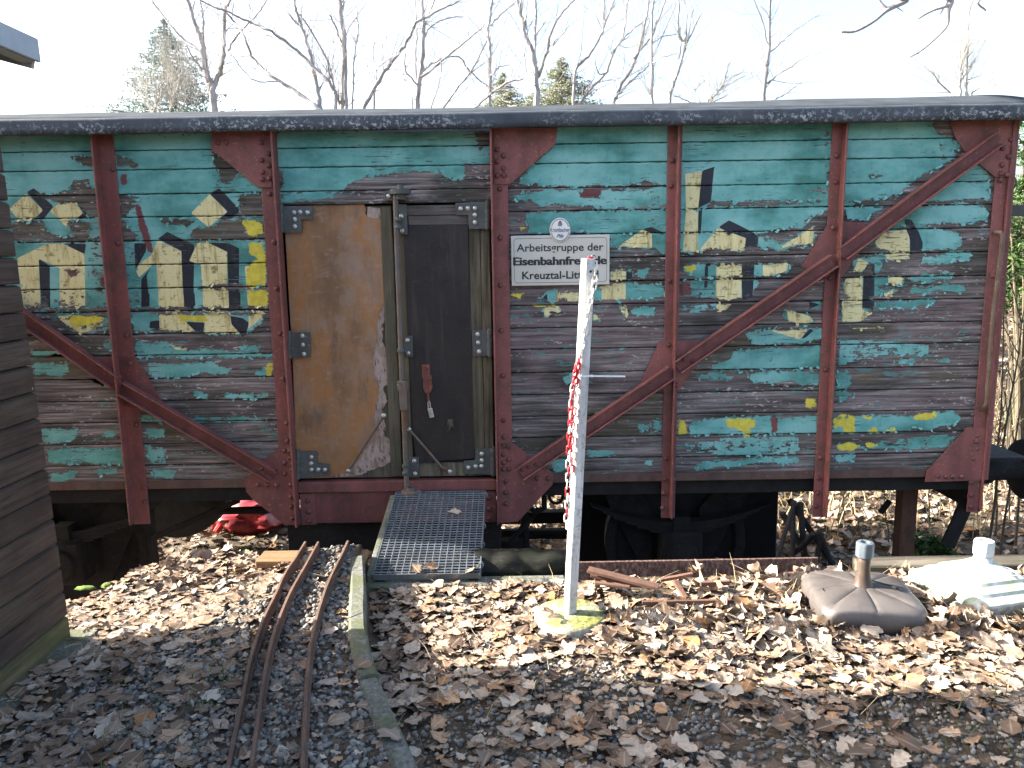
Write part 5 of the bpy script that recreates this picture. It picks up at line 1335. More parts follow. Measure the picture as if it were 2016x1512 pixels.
# bundle of dark poles leaning under the wagon
for i, (a, c) in enumerate((((1530, 1100), (1565, 985)), ((1560, 1110), (1562, 985)), ((1585, 1105), (1575, 990)), ((1600, 1050), (1555, 1100)), ((1612, 1045), (1640, 1118)), ((1540, 1010), (1590, 1100)), ((1615, 1045), (1570, 1085)), ((1605, 1115), (1618, 1050)))):
    MB().tube([on_y(*a, 4.5 + .08 * (i % 3)), on_y(*c, 4.62 + .05 * (i % 2))], .014 + .003 * (i % 3), 8).build_top('dark_pole', MAT['under'], POLE_L[i], 'pole', 'dark poles leaning under the wagon')
# red bag behind the wagon
ico = bmesh.new(); bmesh.ops.create_icosphere(ico, subdivisions=4, radius=1)
cx_ = on_y(497, 1030, 7.5)
vs = []
for v in ico.verts:
    p = v.co.copy(); d = 1 + .22 * mnoise.noise(p * 1.8) + .16 * abs(mnoise.noise(p * 4.5 + Vector((3, 1, 2)))) + .06 * mnoise.noise(p * 11)
    p *= d; vs.append(Vector((cx_.x + p.x * .36, cx_.y + p.y * .3, -.86 + max(-.12, p.z * .20))))
fs = [tuple(v.index for v in f.verts) for f in ico.faces]; ico.free()
MB().add(vs, fs).build_top('plastic_bag', plain('red_plastic_sheet', (.34, .04, .05), .35, 0, .35, 6, .3), 'crumpled red plastic bag lying on the far side under the wagon', 'bag', smooth=True)
MB().tube([on_y(425, 1048, 7.2), on_y(445, 1020, 7.3), on_y(458, 1010, 7.35)], [.03, .045, .03], 8).build_top('plastic_strip', plain('red_plastic_strip', (.58, .03, .03), .35), 'twisted red plastic strip left of the crumpled red bag', 'plastic strip', smooth=True)

# ------------------------------------------------------------------ padlock on the hasp
pl = empty('padlock', crw(4, 1096, 450, YW - .02), 'small silver padlock hanging from the rust-red hasp', 'padlock')
MB().tube([crw(4, 1082, 400, YW - .02), crw(4, 1079, 355, YW - .021), crw(4, 1086, 340, YW - .022), crw(4, 1092, 358, YW - .023), crw(4, 1096, 395, YW - .02)], .0035, 8).build('shackle', MAT['bolt'], pl, smooth=True)
a = crw(4, 1090, 390, YW - .02); c = crw(4, 1104, 448, YW - .02)
MB().beam(a, c, (0, -1, 0), .030, .016, .004).build('body', MAT['bolt'], pl)

# ------------------------------------------------------------------ signs
def sign_plate_mat():
    b = NB('grey_enamel', .45, 0, .4); v = b.co; n = b.noise(3.5, 5, .6, v); n2 = b.noise(40, 4, .7, v)
    c = b.ramp(n, [(.3, (.46, .45, .40)), (.7, (.56, .555, .51))]); c = b.mix(b.ramp(n2, [(.66, 0.0), (.76, .4)]), c, (.33, .30, .24)); b.color(c); return b.m
MAT['enamel'] = sign_plate_mat(); MAT['ink'] = plain('black_print', (.018, .018, .022), .5, 0, .2, 20, 0); MAT['blueink'] = plain('dark_blue_print', (.02, .035, .10), .5, 0, .2, 20, 0)
YS = YW - .028
sl, sr_ = on_y(1006, 465, YS), on_y(1201, 462, YS); sb = on_y(1008, 565, YS)
sx0, sx1, sz1, sz0 = sl.x, sr_.x - .002, on_y(1100, 463, YS).z, on_y(1100, 561.5, YS).z
sign = empty('sign', ((sx0 + sx1) / 2, YS + .012, sz0), 'rectangular grey sign with three lines of black lettering on the planks', 'sign')
MB().box(sx0, sx1, YS, YS + .012, sz0, sz1, .002).build('plate', MAT['enamel'], sign)
for x in (sx0 + .03, sx1 - .03): MB().box(x - .01, x + .01, YS + .0122, YW + .004, sz0 + .05, sz1 - .05, .001).build('batten', MAT['under'], sign)
m_ = .016; w_ = .0022
bx0, bx1, bz0, bz1 = sx0 + m_, sx1 - m_, sz0 + m_, sz1 - m_; rr = .02
pts = []
for (cx, cz, a0) in ((bx1 - rr, bz1 - rr, 0), (bx0 + rr, bz1 - rr, 90), (bx0 + rr, bz0 + rr, 180), (bx1 - rr, bz0 + rr, 270)):
    for k in range(7):
        w = R(a0 + 15 * k); pts.append((cx, cz, math.cos(w), math.sin(w)))
vs, fs = [], []
for (cx, cz, c_, s_) in pts:
    vs.append((cx + c_ * rr, YS - .0008, cz + s_ * rr)); vs.append((cx + c_ * (rr - w_), YS - .0008, cz + s_ * (rr - w_)))
n = len(pts); fs = [(2 * i, 2 * ((i + 1) % n), 2 * ((i + 1) % n) + 1, 2 * i + 1) for i in range(n)]
MB().add(vs, fs).build('border_line', MAT['ink'], sign)
DG = None
def text(body, x, z, size, parent, mat, y, bold=0.0, sx=1.0, shear=0.0, name='lettering', width=None):
    cu = bpy.data.curves.new(name, 'FONT'); cu.body = body; cu.size = size; cu.align_x = 'CENTER'; cu.offset = bold; cu.shear = shear; cu.resolution_u = 4; cu.extrude = .0003
    tmp = bpy.data.objects.new('tmp', cu); COL.objects.link(tmp)
    me = bpy.data.meshes.new_from_object(tmp.evaluated_get(bpy.context.evaluated_depsgraph_get()))
    bpy.data.objects.remove(tmp); bpy.data.curves.remove(cu)
    co = np.empty(len(me.vertices) * 3); me.vertices.foreach_get('co', co); co = co.reshape(-1, 3)
    if width: sx = width / (co[:, 0].max() - co[:, 0].min())
    cx = (co[:, 0].max() + co[:, 0].min()) / 2
    o0 = wloc(parent)
    new = np.stack([x + (co[:, 0] - cx) * sx - o0.x, y - co[:, 2] - o0.y, z + co[:, 1] - o0.z], 1)
    me.vertices.foreach_set('co', new.astype(np.float32).ravel()); me.update(); me.materials.clear(); me.materials.append(mat); me.name = name
    return link(name, me, parent)
def textline(body, px0, px1, pybase, pytop, parent, mat, y, bold=0.0, shear=0.0, cap=.73, copies=1):
    a, c, t = on_y(px0, pybase, y), on_y(px1, pybase, y), on_y((px0 + px1) / 2, pytop, y)
    zb_ = (a.z + c.z) / 2
    zb_ = on_y((px0 + px1) / 2, pybase, y).z
    o = text(body, (a.x + c.x) / 2, zb_, (t.z - zb_) / cap, parent, mat, y, bold, shear=shear, width=c.x - a.x)
    if copies > 1:                                       # a bold cut: the strokes are thickened sideways
        me = o.data; n = len(me.vertices); co = np.empty(n * 3); me.vertices.foreach_get('co', co); co = co.reshape(-1, 3)
        fs = [tuple(p.vertices) for p in me.polygons]; V, F = [], []
        for j, (dx, dy) in enumerate(((-.0024, 0), (-.0008, -.00008), (.0008, -.00016), (.0024, -.00024))):
            V += [(p[0] + dx, p[1] + dy, p[2]) for p in co]; F += [tuple(i + n * j for i in f) for f in fs]
        m2 = bpy.data.meshes.new('lettering'); m2.from_pydata(V, [], F); m2.materials.append(mat); o.data = m2
    return o
textline('Arbeitsgruppe der', 1017, 1188, 494, 478.5, sign, MAT['ink'], YS - .0012, .0008)
textline('Eisenbahnfreunde', 1011, 1194, 521, 504.5, sign, MAT['ink'], YS - .0012, .0012, copies=3)
textline('Kreuztal-Littfeld', 1028, 1178, 548.5, 533, sign, MAT['ink'], YS - .0012, .0012)
# oval plaque above it
YO = YS - .006
oc = on_y(1102.5, 453, YO); orx = (on_y(1123, 453, YO).x - on_y(1082, 453, YO).x) / 2; orz = (on_y(1102, 428, YO).z - on_y(1102, 477, YO).z) / 2
plaque = empty('plaque', (oc.x, YO + .02, oc.z - orz), 'small oval white beer plaque with blue lettering above the grey sign', 'plaque')
def oval(name, rx, rz, y0, y1, mat, bev=.003, rx2=None):
    n = 48; vs, fs = [], []
    lv = [(1, y1), (1, y0 + bev), (1 - bev / rx, y0)]
    for (k_, y) in lv:
        for k in range(n):
            w = 2 * math.pi * k / n; vs.append((oc.x + math.cos(w) * rx * k_, y, oc.z + math.sin(w) * rz * k_))
    for i in range(2):
        for k in range(n): fs.append((i * n + k, i * n + (k + 1) % n, (i + 1) * n + (k + 1) % n, (i + 1) * n + k))
    fs.append(tuple(range(n))); fs.append(tuple(2 * n + k for k in range(n)))
    return MB().add(vs, fs).build(name, mat, plaque)
oval('rim', orx, orz, YO, YO + .018, plain('cream_enamel', (.60, .585, .53), .4, 0, .1, 20, 0))
oval('grey_ring', orx * .90, orz * .91, YO - .0012, YO + .002, plain('grey_gold_ring', (.30, .29, .25), .4, 0, .2, 30, 0), .0004)
oval('white_field', orx * .80, orz * .82, YO - .0024, YO + .002, plain('white_enamel', (.68, .69, .69), .4, 0, .06, 20, 0), .0004)
bh = orz * .22
MB().box(oc.x - orx * .93, oc.x + orx * .93, YO - .0034, YO - .0026, oc.z - bh * .9, oc.z + bh * 1.15, .0002).build('name_band', plain('white_enamel_band', (.68, .69, .69), .4, 0, .06, 20, 0), plaque)
text('Krombacher', oc.x, oc.z - bh * .62, orz * .48, plaque, MAT['blueink'], YO - .0042, .0002, width=orx * 1.86)
text('Pils', oc.x, oc.z - orz * .60, orz * .40, plaque, MAT['ink'], YO - .0040, .0002, shear=.5, width=orx * .72)
mb = MB(); cz = oc.z + orz * .50; cw = orx * .17; y = YO - .0044
for (a, b_, c_, d) in ((-1, 1, -.9, -.75), (-1, -.72, -.72, .5), (.72, 1, -.72, .5), (-.45, -.2, -.72, .55), (.2, .45, -.72, .55), (-.9, .9, .55, .7), (-.6, .6, .75, 1.0), (-.22, .22, 1.02, 1.35)):
    mb.box(oc.x + a * cw, oc.x + b_ * cw, y, y + .0012, cz + c_ * cw * 1.3, cz + d * cw * 1.3, .0002)
mb.build('crest', MAT['ink'], plaque)
# ------------------------------------------------------------------ shed on the left
MAT['clap'] = timber('dark_brown_clapboard', (.044, .030, .023), (.088, .061, .049), (.135, .103, .085), 1, green=.15)
MAT['clap_low'] = timber('mossy_clapboard', (.06, .055, .03), (.15, .13, .065), (.24, .20, .11), 1, green=.5)
cb = on_z(139, 1282, .0)
SXF, SYF = cb.x, cb.y                                # right face, far corner
shed = empty('shed', (SXF, SYF, 0), 'dark brown clapboard shed with a grey eave at the edge of the yard', 'shed')
SL = 3.4
zs0 = on_y(139, 1262, SYF).z
pitch_ = .112
sc_me = {}
ci = 0
z = zs0
while z < 2.50:
    h = min(pitch_, 2.52 - z); mt = 'clap_low' if ci in (0,) else 'clap'
    # a lapped board: lower edge stands out, upper edge tucks under the next
    prof = [(.0, 0.004), (.026, .004), (.031, .009), (.032, h - .012), (.020, h - .002), (.008, h + .001), (.0, h + .001)]
    def board(axis):
        vs = []
        for s in (0, 1):
            for (o, dz) in prof:
                if axis == 'y': vs.append((SXF - .032 + o, SYF - SL * s - (.0 if s else -.016), z + dz + .004 * s * math.sin(ci)))
                else: vs.append((SXF - .034 - 2.75 * s, SYF - .016 + o, z + dz))
        n = len(prof); fs = [tuple(range(n)), tuple(range(n, 2 * n))] + [(k, (k + 1) % n, n + (k + 1) % n, n + k) for k in range(n)]
        return MB().add(vs, fs).build('clapboard', MAT[mt], shed)
    board('y'); board('x')
    z += pitch_; ci += 1
MB().box(SXF - 2.78, SXF - .036, SYF - SL, SYF - .02, 0, 2.5).build('wall_core', MAT['dark_inside'], shed)
MB().box(SXF - 2.80, SXF - .012, SYF - SL, SYF - .004, .06, zs0 + .01, .004).build('base_board', MAT['clap'], shed)
MB().box(SXF - 2.90, SXF + .10, SYF - SL - .1, SYF + .09, -.2, .062, .01).build('plinth', MAT['kerb'], shed)
hk2 = on_y(72, 770, SYF); MB().tube([hk2 + Vector((-.05, 0, 0)), hk2 + Vector((-.01, .0, 0))] + [hk2 + Vector((.012 * math.sin(t), 0, .012 - .012 * math.cos(t) - .0)) for t in np.linspace(.2, 4.4, 10)], .0035, 6).build('hook', MAT['bolt'], shed)
# roof: grey metal eave seen from below
ye = SYF + .30
shed.rotation_euler = (0, R(-1.4), 0)                 # the old shed leans a little away from the wagon
er = on_y(80, 101, ye) + Vector((.06, 0, 0))           # eave corner
zt1 = on_y(80, 96, ye).z
MAT['eave'] = plain('grey_painted_eave', (.30, .34, .37), .5, 0, .12, 8, .1)
MAT['soffit'] = plain('soffit_boards', (.10, .115, .125), .7, 0, .25, 6, .2)
xr0 = SXF - 3.6; sl_ = .30
def slab(x0, x1, y0, y1, zt, th, name, mat, dz=sl_):
    vs = [(x1, y0, zt), (x1, y1, zt), (x0, y1, zt + (x1 - x0) * dz), (x0, y0, zt + (x1 - x0) * dz)]
    vs += [(a, b, c - th) for a, b, c in vs]
    return MB().add(vs, [(0, 1, 2, 3), (7, 6, 5, 4), (0, 4, 5, 1), (1, 5, 6, 2), (2, 6, 7, 3), (3, 7, 4, 0)]).build(name, mat, shed)
zr_ = er.z
slab(SXF - 1.5, er.x - .02, SYF - SL - .3, ye - .012, zr_ + .05, .035, 'roof_sheet', MAT['roofedge'])
slab(SXF - 1.5, er.x - .03, SYF - SL - .28, ye - .03, zr_ + .013, .016, 'soffit', MAT['soffit'])
MB().box(er.x - .018, er.x, SYF - SL - .3, ye, zr_ - .045, zr_ + .05, .002).build('fascia', MAT['eave'], shed)
MB().box(er.x - .07, er.x - .02, SYF - SL - .28, ye - .02, zr_ - .05, zr_ - .036, .002).build('gutter_batten', MAT['eave'], shed)
MB().beam((er.x - .02, ye - .012, zr_ - .03), (SXF - 1.5, ye - .012, zr_ - .03 + (er.x - .02 - SXF + 1.5) * sl_), (0, 0, 1), .02, .09).build('bargeboard', MAT['eave'], shed)
vs = [(SXF - 1.5 - 0.001, SYF - SL - .3, zr_ + .05 + (er.x - .02 - SXF + 1.5) * sl_)]
zr2 = vs[0][2]
MB().add([(SXF - 1.502, SYF - SL - .3, zr2), (SXF - 1.502, ye, zr2), (SXF - 3.2, ye, zr_ + .05), (SXF - 3.2, SYF - SL - .3, zr_ + .05)] + [(SXF - 1.502, SYF - SL - .3, zr2 - .04), (SXF - 1.502, ye, zr2 - .04), (SXF - 3.2, ye, zr_ + .01), (SXF - 3.2, SYF - SL - .3, zr_ + .01)], [(0, 1, 2, 3), (7, 6, 5, 4), (0, 4, 5, 1), (1, 5, 6, 2), (2, 6, 7, 3), (3, 7, 4, 0)]).build('roof_sheet', MAT['roofedge'], shed)

# added open roof, unseen left of the frame: its edge shapes the yard's shadow
SH_H = 2.55; sh_y = 2.78 + SUN_A * SH_H / math.tan(SUN_E)
sun_block = empty('shade_roof', (-5.9, sh_y - .8, 0), 'unseen open roof on thin posts added to shade the yard', 'shade_roof')
MB().box(-9.2, -3.55, sh_y - 1.9, sh_y, SH_H - .03, SH_H + .03, .004).build('roof', MAT['roofedge'], sun_block)
for x in (-9.0, -6.4, -3.75):
    MB().box(x - .04, x + .04, sh_y - 1.75, sh_y - 1.67, 0, SH_H - .032).build('post', MAT['clap'], sun_block)
    MB().box(x - .04, x + .04, sh_y - .14, sh_y - .06, 0, SH_H - .032).build('post', MAT['clap'], sun_block)

# ------------------------------------------------------------------ leaf litter and ballast
def leaf_mat():
    b = NB('dry_oak_leaf', .75, 0, .25)
    t = b.math('FRACT', b.math('ADD', b.attr('tint'), b.math('MULTIPLY', b.info.outputs['Random'], 7.0)))
    n = b.noise(60, 4, .65)
    c = b.ramp(t, [(0.0, (.085, .052, .034)), (.20, (.17, .108, .068)), (.40, (.265, .184, .125)), (.56, (.37, .285, .21)), (.70, (.51, .43, .34)), (.82, (.34, .165, .06)), (.90, (.54, .46, .36)), (1.0, (.21, .165, .13))])
    c = b.mix(b.ramp(n, [(.35, .45), (.6, 0.0)]), c, (.07, .05, .035))
    c = b.mix(b.ramp(b.attr('rib'), [(.0, .4), (.16, 0.0)]), c, (.5, .42, .32))
    b.color(c); b.bump(n, .003, .5); b.b.inputs['Transmission Weight'].default_value = 0
    return b.m
MAT['leaf'] = leaf_mat()
def leaf_shape(kind, r, crumple=0.0):
    """one curled, lobed leaf: (verts, quads, rib) about 1 long"""
    ns = 9; vs, rib = [], []
    g_ = 1.0 if r.random() < .4 else .45
    k1, k2, tw = r.uniform(-.5, .9) * g_ + crumple * 2.2, r.uniform(-.35, .5) * g_ + crumple * r.uniform(.3, 1.2), r.uniform(-.5, .5) * g_; ph = r.uniform(0, 6)
    for i in range(ns):
        t = i / (ns - 1)
        env = math.sin(math.pi * min(1, t * .96 + .03)) ** .75 * (.34 if kind == 0 else .40) * (1.15 - .35 * abs(t - .6))
        lob = (1.12 if i % 2 else .70) if kind == 0 else 1.0
        for j, s in enumerate((-1, -.5, 0, .5, 1)):
            w = env * (lob if abs(s) == 1 else .9) * s * (1 + r.uniform(-.12, .12) * (abs(s) == 1))
            x = (t - .5) + (.05 * (1 if i % 2 else -1) * abs(s) if kind == 0 else 0)
            zz = k1 * w * w * 1.6 + k2 * (t - .5) ** 2 + tw * w * (t - .5) + (.035 + .09 * crumple) * math.sin(ph + t * 9 + s * 4) * (abs(s) + .2)
            vs.append((x, w, zz)); rib.append(abs(s))
    F = [(i * 5 + j, (i + 1) * 5 + j, (i + 1) * 5 + j + 1, i * 5 + j + 1) for i in range(ns - 1) for j in range(4)]
    return np.array(vs), np.array(F), np.array(rib)
lr = random.Random(5)
SHAPES = [leaf_shape(0 if i < 11 else 1, lr) for i in range(16)]
CRUMPLED = [leaf_shape(i % 2, lr, 1.0) for i in range(8)]
LF = SHAPES[0][1]; NV = len(SHAPES[0][0])
def scatter_leaves(n, sample, size, tilt=.35, lift=.02, pale=0.0):
    """returns per-leaf frames"""
    P = sample(n); n = len(P)
    a = rng.uniform(0, 2 * np.pi, n); tx = rng.normal(0, tilt, n); ty = rng.normal(0, tilt, n)
    s = rng.uniform(size[0], size[1], n)
    tint = rng.uniform(0, 1, n)
    if pale: tint = np.where(rng.uniform(0, 1, n) < pale, rng.uniform(.55, .74, n) + (rng.uniform(0, 1, n) < .3) * .2, tint)
    z = gz(P[:, 0], P[:, 1]) + rng.uniform(0.003, lift, n) + s * .06
    return [P[:, 0], P[:, 1], z, a, tx, ty, s, tint]
def rot_mats(a, tx, ty):
    ca, sa = np.cos(a), np.sin(a); cx, sx = np.cos(tx), np.sin(tx); cy, sy = np.cos(ty), np.sin(ty); o = np.zeros_like(a); l = np.ones_like(a)
    Rz = np.stack([np.stack([ca, -sa, o], -1), np.stack([sa, ca, o], -1), np.stack([o, o, l], -1)], -2)
    Rx = np.stack([np.stack([l, o, o], -1), np.stack([o, cx, -sx], -1), np.stack([o, sx, cx], -1)], -2)
    Ry = np.stack([np.stack([cy, o, sy], -1), np.stack([o, l, o], -1), np.stack([-sy, o, cy], -1)], -2)
    return Rx @ Ry @ Rz
def leaves_mesh(name, fr, parent=None, shapes=None):
    shapes = shapes or SHAPES
    n = len(fr[0]); M = rot_mats(fr[3], fr[4], fr[5]); sh = rng.integers(0, len(shapes), n)
    B = np.stack([s[0] for s in shapes])[sh]; RB = np.stack([s[2] for s in shapes])[sh]
    V = np.einsum('nij,nkj->nki', M, B * fr[6][:, None, None]) + np.stack(fr[:3], -1)[:, None, :]
    F = (LF[None] + (np.arange(n) * NV)[:, None, None]).reshape(-1, 4)
    return npmesh(name, V.reshape(-1, 3), F, MAT['leaf'], parent, {'tint': np.repeat(fr[7], NV), 'rib': RB.ravel()}, smooth=True)
def uni(x0, x1, y0, y1, keep=None):
    def f(n):
        P = np.stack([rng.uniform(x0, x1, n), rng.uniform(y0, y1, n)], -1)
        if keep is not None: P = P[keep(P[:, 0], P[:, 1])]
        return P
    return f
r1x = lambda y: np.interp(y, [p.y for p in rail_lines[0]][::-1], [p.x for p in rail_lines[0]][::-1])
r3x = lambda y: np.interp(y, [p.y for p in rail_lines[2]][::-1], [p.x for p in rail_lines[2]][::-1])
r2x = lambda y: np.interp(y, [p.y for p in rail_lines[1]][::-1], [p.x for p in rail_lines[1]][::-1])
def clump(x, y, s, t, seed=0.0):
    return (np.sin(x * s + 1.3 + seed) * np.sin(y * s * 1.3 + .4 + seed) + .6 * np.sin(x * s * 2.7 + y * s * 1.9 + seed)) > t
base_c = lambda x, y: np.hypot(x - bc.x, y - bc.y) > .27
not_obj = lambda x, y: base_c(x, y) & (np.hypot(x - wc.x, y - wc.y) > .315) & (np.hypot(x - pc_.x, y - pc_.y) > .15)
grav_patch = lambda x, y: (np.hypot((x - .30) / .30, (y - 2.86) / .16) < 1)
sets = []
right = lambda x, y: (x > kerb_x(y) + .03) & not_obj(x, y) & (~((x > .4) & (x < 1.55) & (y > 3.42)) | (rng.uniform(0, 1, len(x)) < .45))
sets.append(scatter_leaves(11500, uni(-.8, 3.6, .8, 3.80, lambda x, y: right(x, y) & (~grav_patch(x, y) | (rng.uniform(0, 1, len(x)) < .12)) & ((y > 2.72) | (clump(x, y, 2.6, .1) & (rng.uniform(0, 1, len(x)) < .6)) | (rng.uniform(0, 1, len(x)) < .14))), (.03, .095), .17, .03, .08))
sets.append(scatter_leaves(1500, uni(.35, 3.6, 3.0, 3.72, lambda x, y: right(x, y)), (.05, .11), .38, .04, .6))
sets.append(scatter_leaves(500, uni(1.2, 2.9, 3.15, 3.75, right), (.07, .125), .6, .06, .75))
leftk = lambda x, y: (x < r1x(y) - .02) & (x > SXF + .06)
sets.append(scatter_leaves(7000, uni(-2.7, -.5, .8, 4.05, lambda x, y: ((x < r1x(y) - .02) & ((y > 2.85) | (rng.uniform(0, 1, len(x)) < .45)) & (x > SXF + .02 - 5 * (y > SYF))) & ((x < r1x(y) - .32 - .2 * np.sin(y * 5)) | clump(x, y, 4.2, .5) | (rng.uniform(0, 1, len(x)) < .25))), (.04, .095), .13, .016, .85))
sets.append(scatter_leaves(620, uni(-1.3, -.4, .8, 3.9, lambda x, y: (x > r1x(y) + .03) & (x < r3x(y) - .03) & (abs(x - r2x(y)) > .02)), (.04, .075), .16, .008, .5))
sets.append(scatter_leaves(130, uni(-.9, -.2, .8, 3.9, lambda x, y: (x > r3x(y) + .03) & (x < kerb_x(y) - .07)), (.05, .09), .2, .012, .5))
sets.append(scatter_leaves(1100, uni(-1.95, -1.05, 3.7, 4.75), (.05, .10), .3, .03, .75))
# crushed small fragments that mat the floor, and crumpled pale leaves by the scrap iron
fg = [scatter_leaves(9000, uni(-.8, 3.6, 1.0, 3.85, lambda x, y: right(x, y) & ((y > 2.7) | clump(x, y, 2.6, -.3))), (.014, .042), .16, .014),
      scatter_leaves(5000, uni(-2.6, -.5, 1.0, 4.0, lambda x, y: (x < r1x(y) - .02) & (x > SXF + .02 - 5 * (y > SYF))), (.014, .042), .14, .010, .5),
      scatter_leaves(700, uni(-1.3, -.2, .8, 3.9, lambda x, y: (x > r1x(y) + .02) & (x < kerb_x(y) - .07)), (.014, .04), .14, .006, .4)]
tag(leaves_mesh('leaf_fragments', [np.concatenate([q[i] for q in fg]) for i in range(8)], ground), kind='stuff')
cr_ = scatter_leaves(170, uni(.5, 2.9, 3.2, 3.84, lambda x, y: not_obj(x, y) & ((x > .95) | (y < 3.5))), (.05, .095), .7, .05, .8)
tag(leaves_mesh('crumpled_leaves', cr_, ground, CRUMPLED), kind='stuff')
allf = [np.concatenate([s[i] for s in sets]) for i in range(8)]
# the 300 that show largest: nearest the lens and in the frame
dist = np.sqrt(allf[0] ** 2 + allf[1] ** 2 + (allf[2] - CAM_Z) ** 2)
d_ = np.stack([allf[0], allf[1], allf[2] - CAM_Z], 1) @ np.array(CROT)
px_ = 1008 + FPX * d_[:, 0] / -d_[:, 2]; py_ = 756 - FPX * d_[:, 1] / -d_[:, 2]
inv = (px_ > 10) & (px_ < 2006) & (py_ > 900) & (py_ < 1500)
score = np.where(inv, allf[6] / dist * (.6 + .4 * (allf[7] > .5)), 0)
big = np.argsort(-score)[:300]
rest = np.setdiff1d(np.arange(len(dist)), big)
tag(leaves_mesh('leaf_litter', [a[rest] for a in allf], ground), kind='stuff')
leaf_mes = []
for (V, F_, rb_) in SHAPES[:12]:
    me = bpy.data.meshes.new('leaf'); me.from_pydata([tuple(v) for v in V], [], [tuple(int(i) for i in f) for f in F_])
    a = me.attributes.new('rib', 'FLOAT', 'POINT'); a.data.foreach_set('value', rb_.astype(np.float32))
    me.polygons.foreach_set('use_smooth', [True] * len(F_)); me.materials.append(MAT['leaf']); leaf_mes.append(me)
Ms = rot_mats(allf[3][big], allf[4][big], allf[5][big])
for j, i in enumerate(big):
    o = bpy.data.objects.new('leaf', leaf_mes[j % 12]); o.parent = ground; o.location = (allf[0][i], allf[1][i], allf[2][i] + .004)
    s = allf[6][i]; o.rotation_euler = Matrix(Ms[j].tolist()).to_euler(); o.scale = (s, s, s); COL.objects.link(o)
# the leaf lying on the grating, the one on the kerb
def lone_leaf(p, s, label, i, rot, tilt=.2):
    me = leaf_mes[i].copy(); o = bpy.data.objects.new('leaf', me); o.location = p; o.scale = (s, s, s); o.rotation_euler = (tilt, tilt * .6, rot); COL.objects.link(o); tag(o, label, 'leaf')
q = gp(.19, .70, .024); lone_leaf(q, .085, 'single dry leaf lying alone on the upper part of the grating', 3, .4)
for (u, t, i) in ((-.1, .03, 1), (.03, .05, 5), (.42, .02, 7)): 
    lone_leaf(gp(u, t, .03), .08, ('brown leaf at the middle of the grating\'s lower edge', 'curled tan leaf standing at the grating\'s lower edge', 'small leaf at the lower right corner of the grating')[(1, 5, 7).index(i)], i, u * 9, .4)

# twigs lying about
tw = MB()
for _ in range(330):
    x, y = random.uniform(-1.7, 3.4), random.uniform(1.2, 3.85)
    if not bool(not_obj(np.array([x]), np.array([y]))[0]): continue
    a = random.uniform(0, 6.28); L = random.uniform(.05, .22); p = Vector((x, y, float(gz(x, y)) + random.uniform(.015, .045)))
    d = Vector((math.cos(a), math.sin(a), random.uniform(-.05, .12))) * L
    tw.tube([p, p + d * .5 + Vector((random.uniform(-.01, .01), random.uniform(-.01, .01), .004)), p + d], [.0018, .0015, .0008], 4, False)
MAT['twig'] = plain('dry_twig', (.16, .12, .085), .85, 0, .3, 20, 0)
tw.build('twigs', MAT['twig'], ground, kind='stuff', fix=False)
# ballast stones
def stones(name, n, sample, size, cols, parent=None, lift=0.0):
    P = sample(n); n = len(P)
    bm = bmesh.new(); bmesh.ops.create_icosphere(bm, subdivisions=1, radius=1); bv = np.array([v.co[:] for v in bm.verts]); bf = np.array([[v.index for v in f.verts] for f in bm.faces]); bm.free()
    s = rng.uniform(size[0], size[1], n) ** 1.0; sc3 = rng.uniform(.6, 1.25, (n, 3)) * s[:, None]; sc3[:, 2] *= .75
    V = bv[None] * (1 + rng.uniform(-.22, .22, (n, 12, 1))) * sc3[:, None, :]
    M = rot_mats(rng.uniform(0, 6.28, n), rng.uniform(-.6, .6, n), rng.uniform(-.6, .6, n))
    V = np.einsum('nij,nkj->nki', M, V); V += np.stack([P[:, 0], P[:, 1], gz(P[:, 0], P[:, 1]) + s * .35 + lift], -1)[:, None, :]
    F = (bf[None] + (np.arange(n) * 12)[:, None, None]).reshape(-1, 3)
    return npmesh(name, V.reshape(-1, 3), F, cols, parent, {'tint': np.repeat(rng.uniform(0, 1, n), 12)})
def stone_mat():
    b = NB('grey_ballast', .9, 0, .25); n = b.noise(70, 4, .7)
    c = b.ramp(b.attr('tint'), [(0, (.085, .08, .075)), (.35, (.15, .145, .13)), (.7, (.22, .21, .185)), (.92, (.33, .31, .27)), (1, (.20, .15, .11))])
    c = b.mix(b.ramp(n, [(.4, .4), (.6, 0.0)]), c, (.06, .06, .055)); b.color(c); b.bump(n, .003, .4); return b.m
MAT['stone'] = stone_mat()
tag(stones('gravel', 13000, uni(-1.75, -.1, .8, 3.98, lambda x, y: (x < kerb_x(y) - .07) & (x > np.maximum(r1x(y) - .55 - (y < 2.85) * .6, SXF + .1))), (.007, .0155), MAT['stone'], ground), kind='stuff')
tag(stones('gravel', 15000, uni(-.4, 3.4, .9, 3.3, lambda x, y: (x > kerb_x(y) + .05) & not_obj(x, y) & (grav_patch(x, y) | (y < 2.8))), (.006, .013), MAT['stone'], ground), kind='stuff')
# far ground behind and under the wagon
far_sets = [scatter_leaves(9000, uni(-5, 7.5, 6.2, 11.5), (.07, .12), .4, .04, .35), scatter_leaves(2500, uni(-3, 4.8, 4.1, 6.3), (.06, .11), .4, .04, .25), scatter_leaves(5200, uni(2, 16, 11.5, 24), (.12, .2), .4, .05, .4)]
fr = [np.concatenate([s[i] for s in far_sets]) for i in range(8)]
tag(leaves_mesh('far_leaf_litter', fr, ground), kind='stuff')

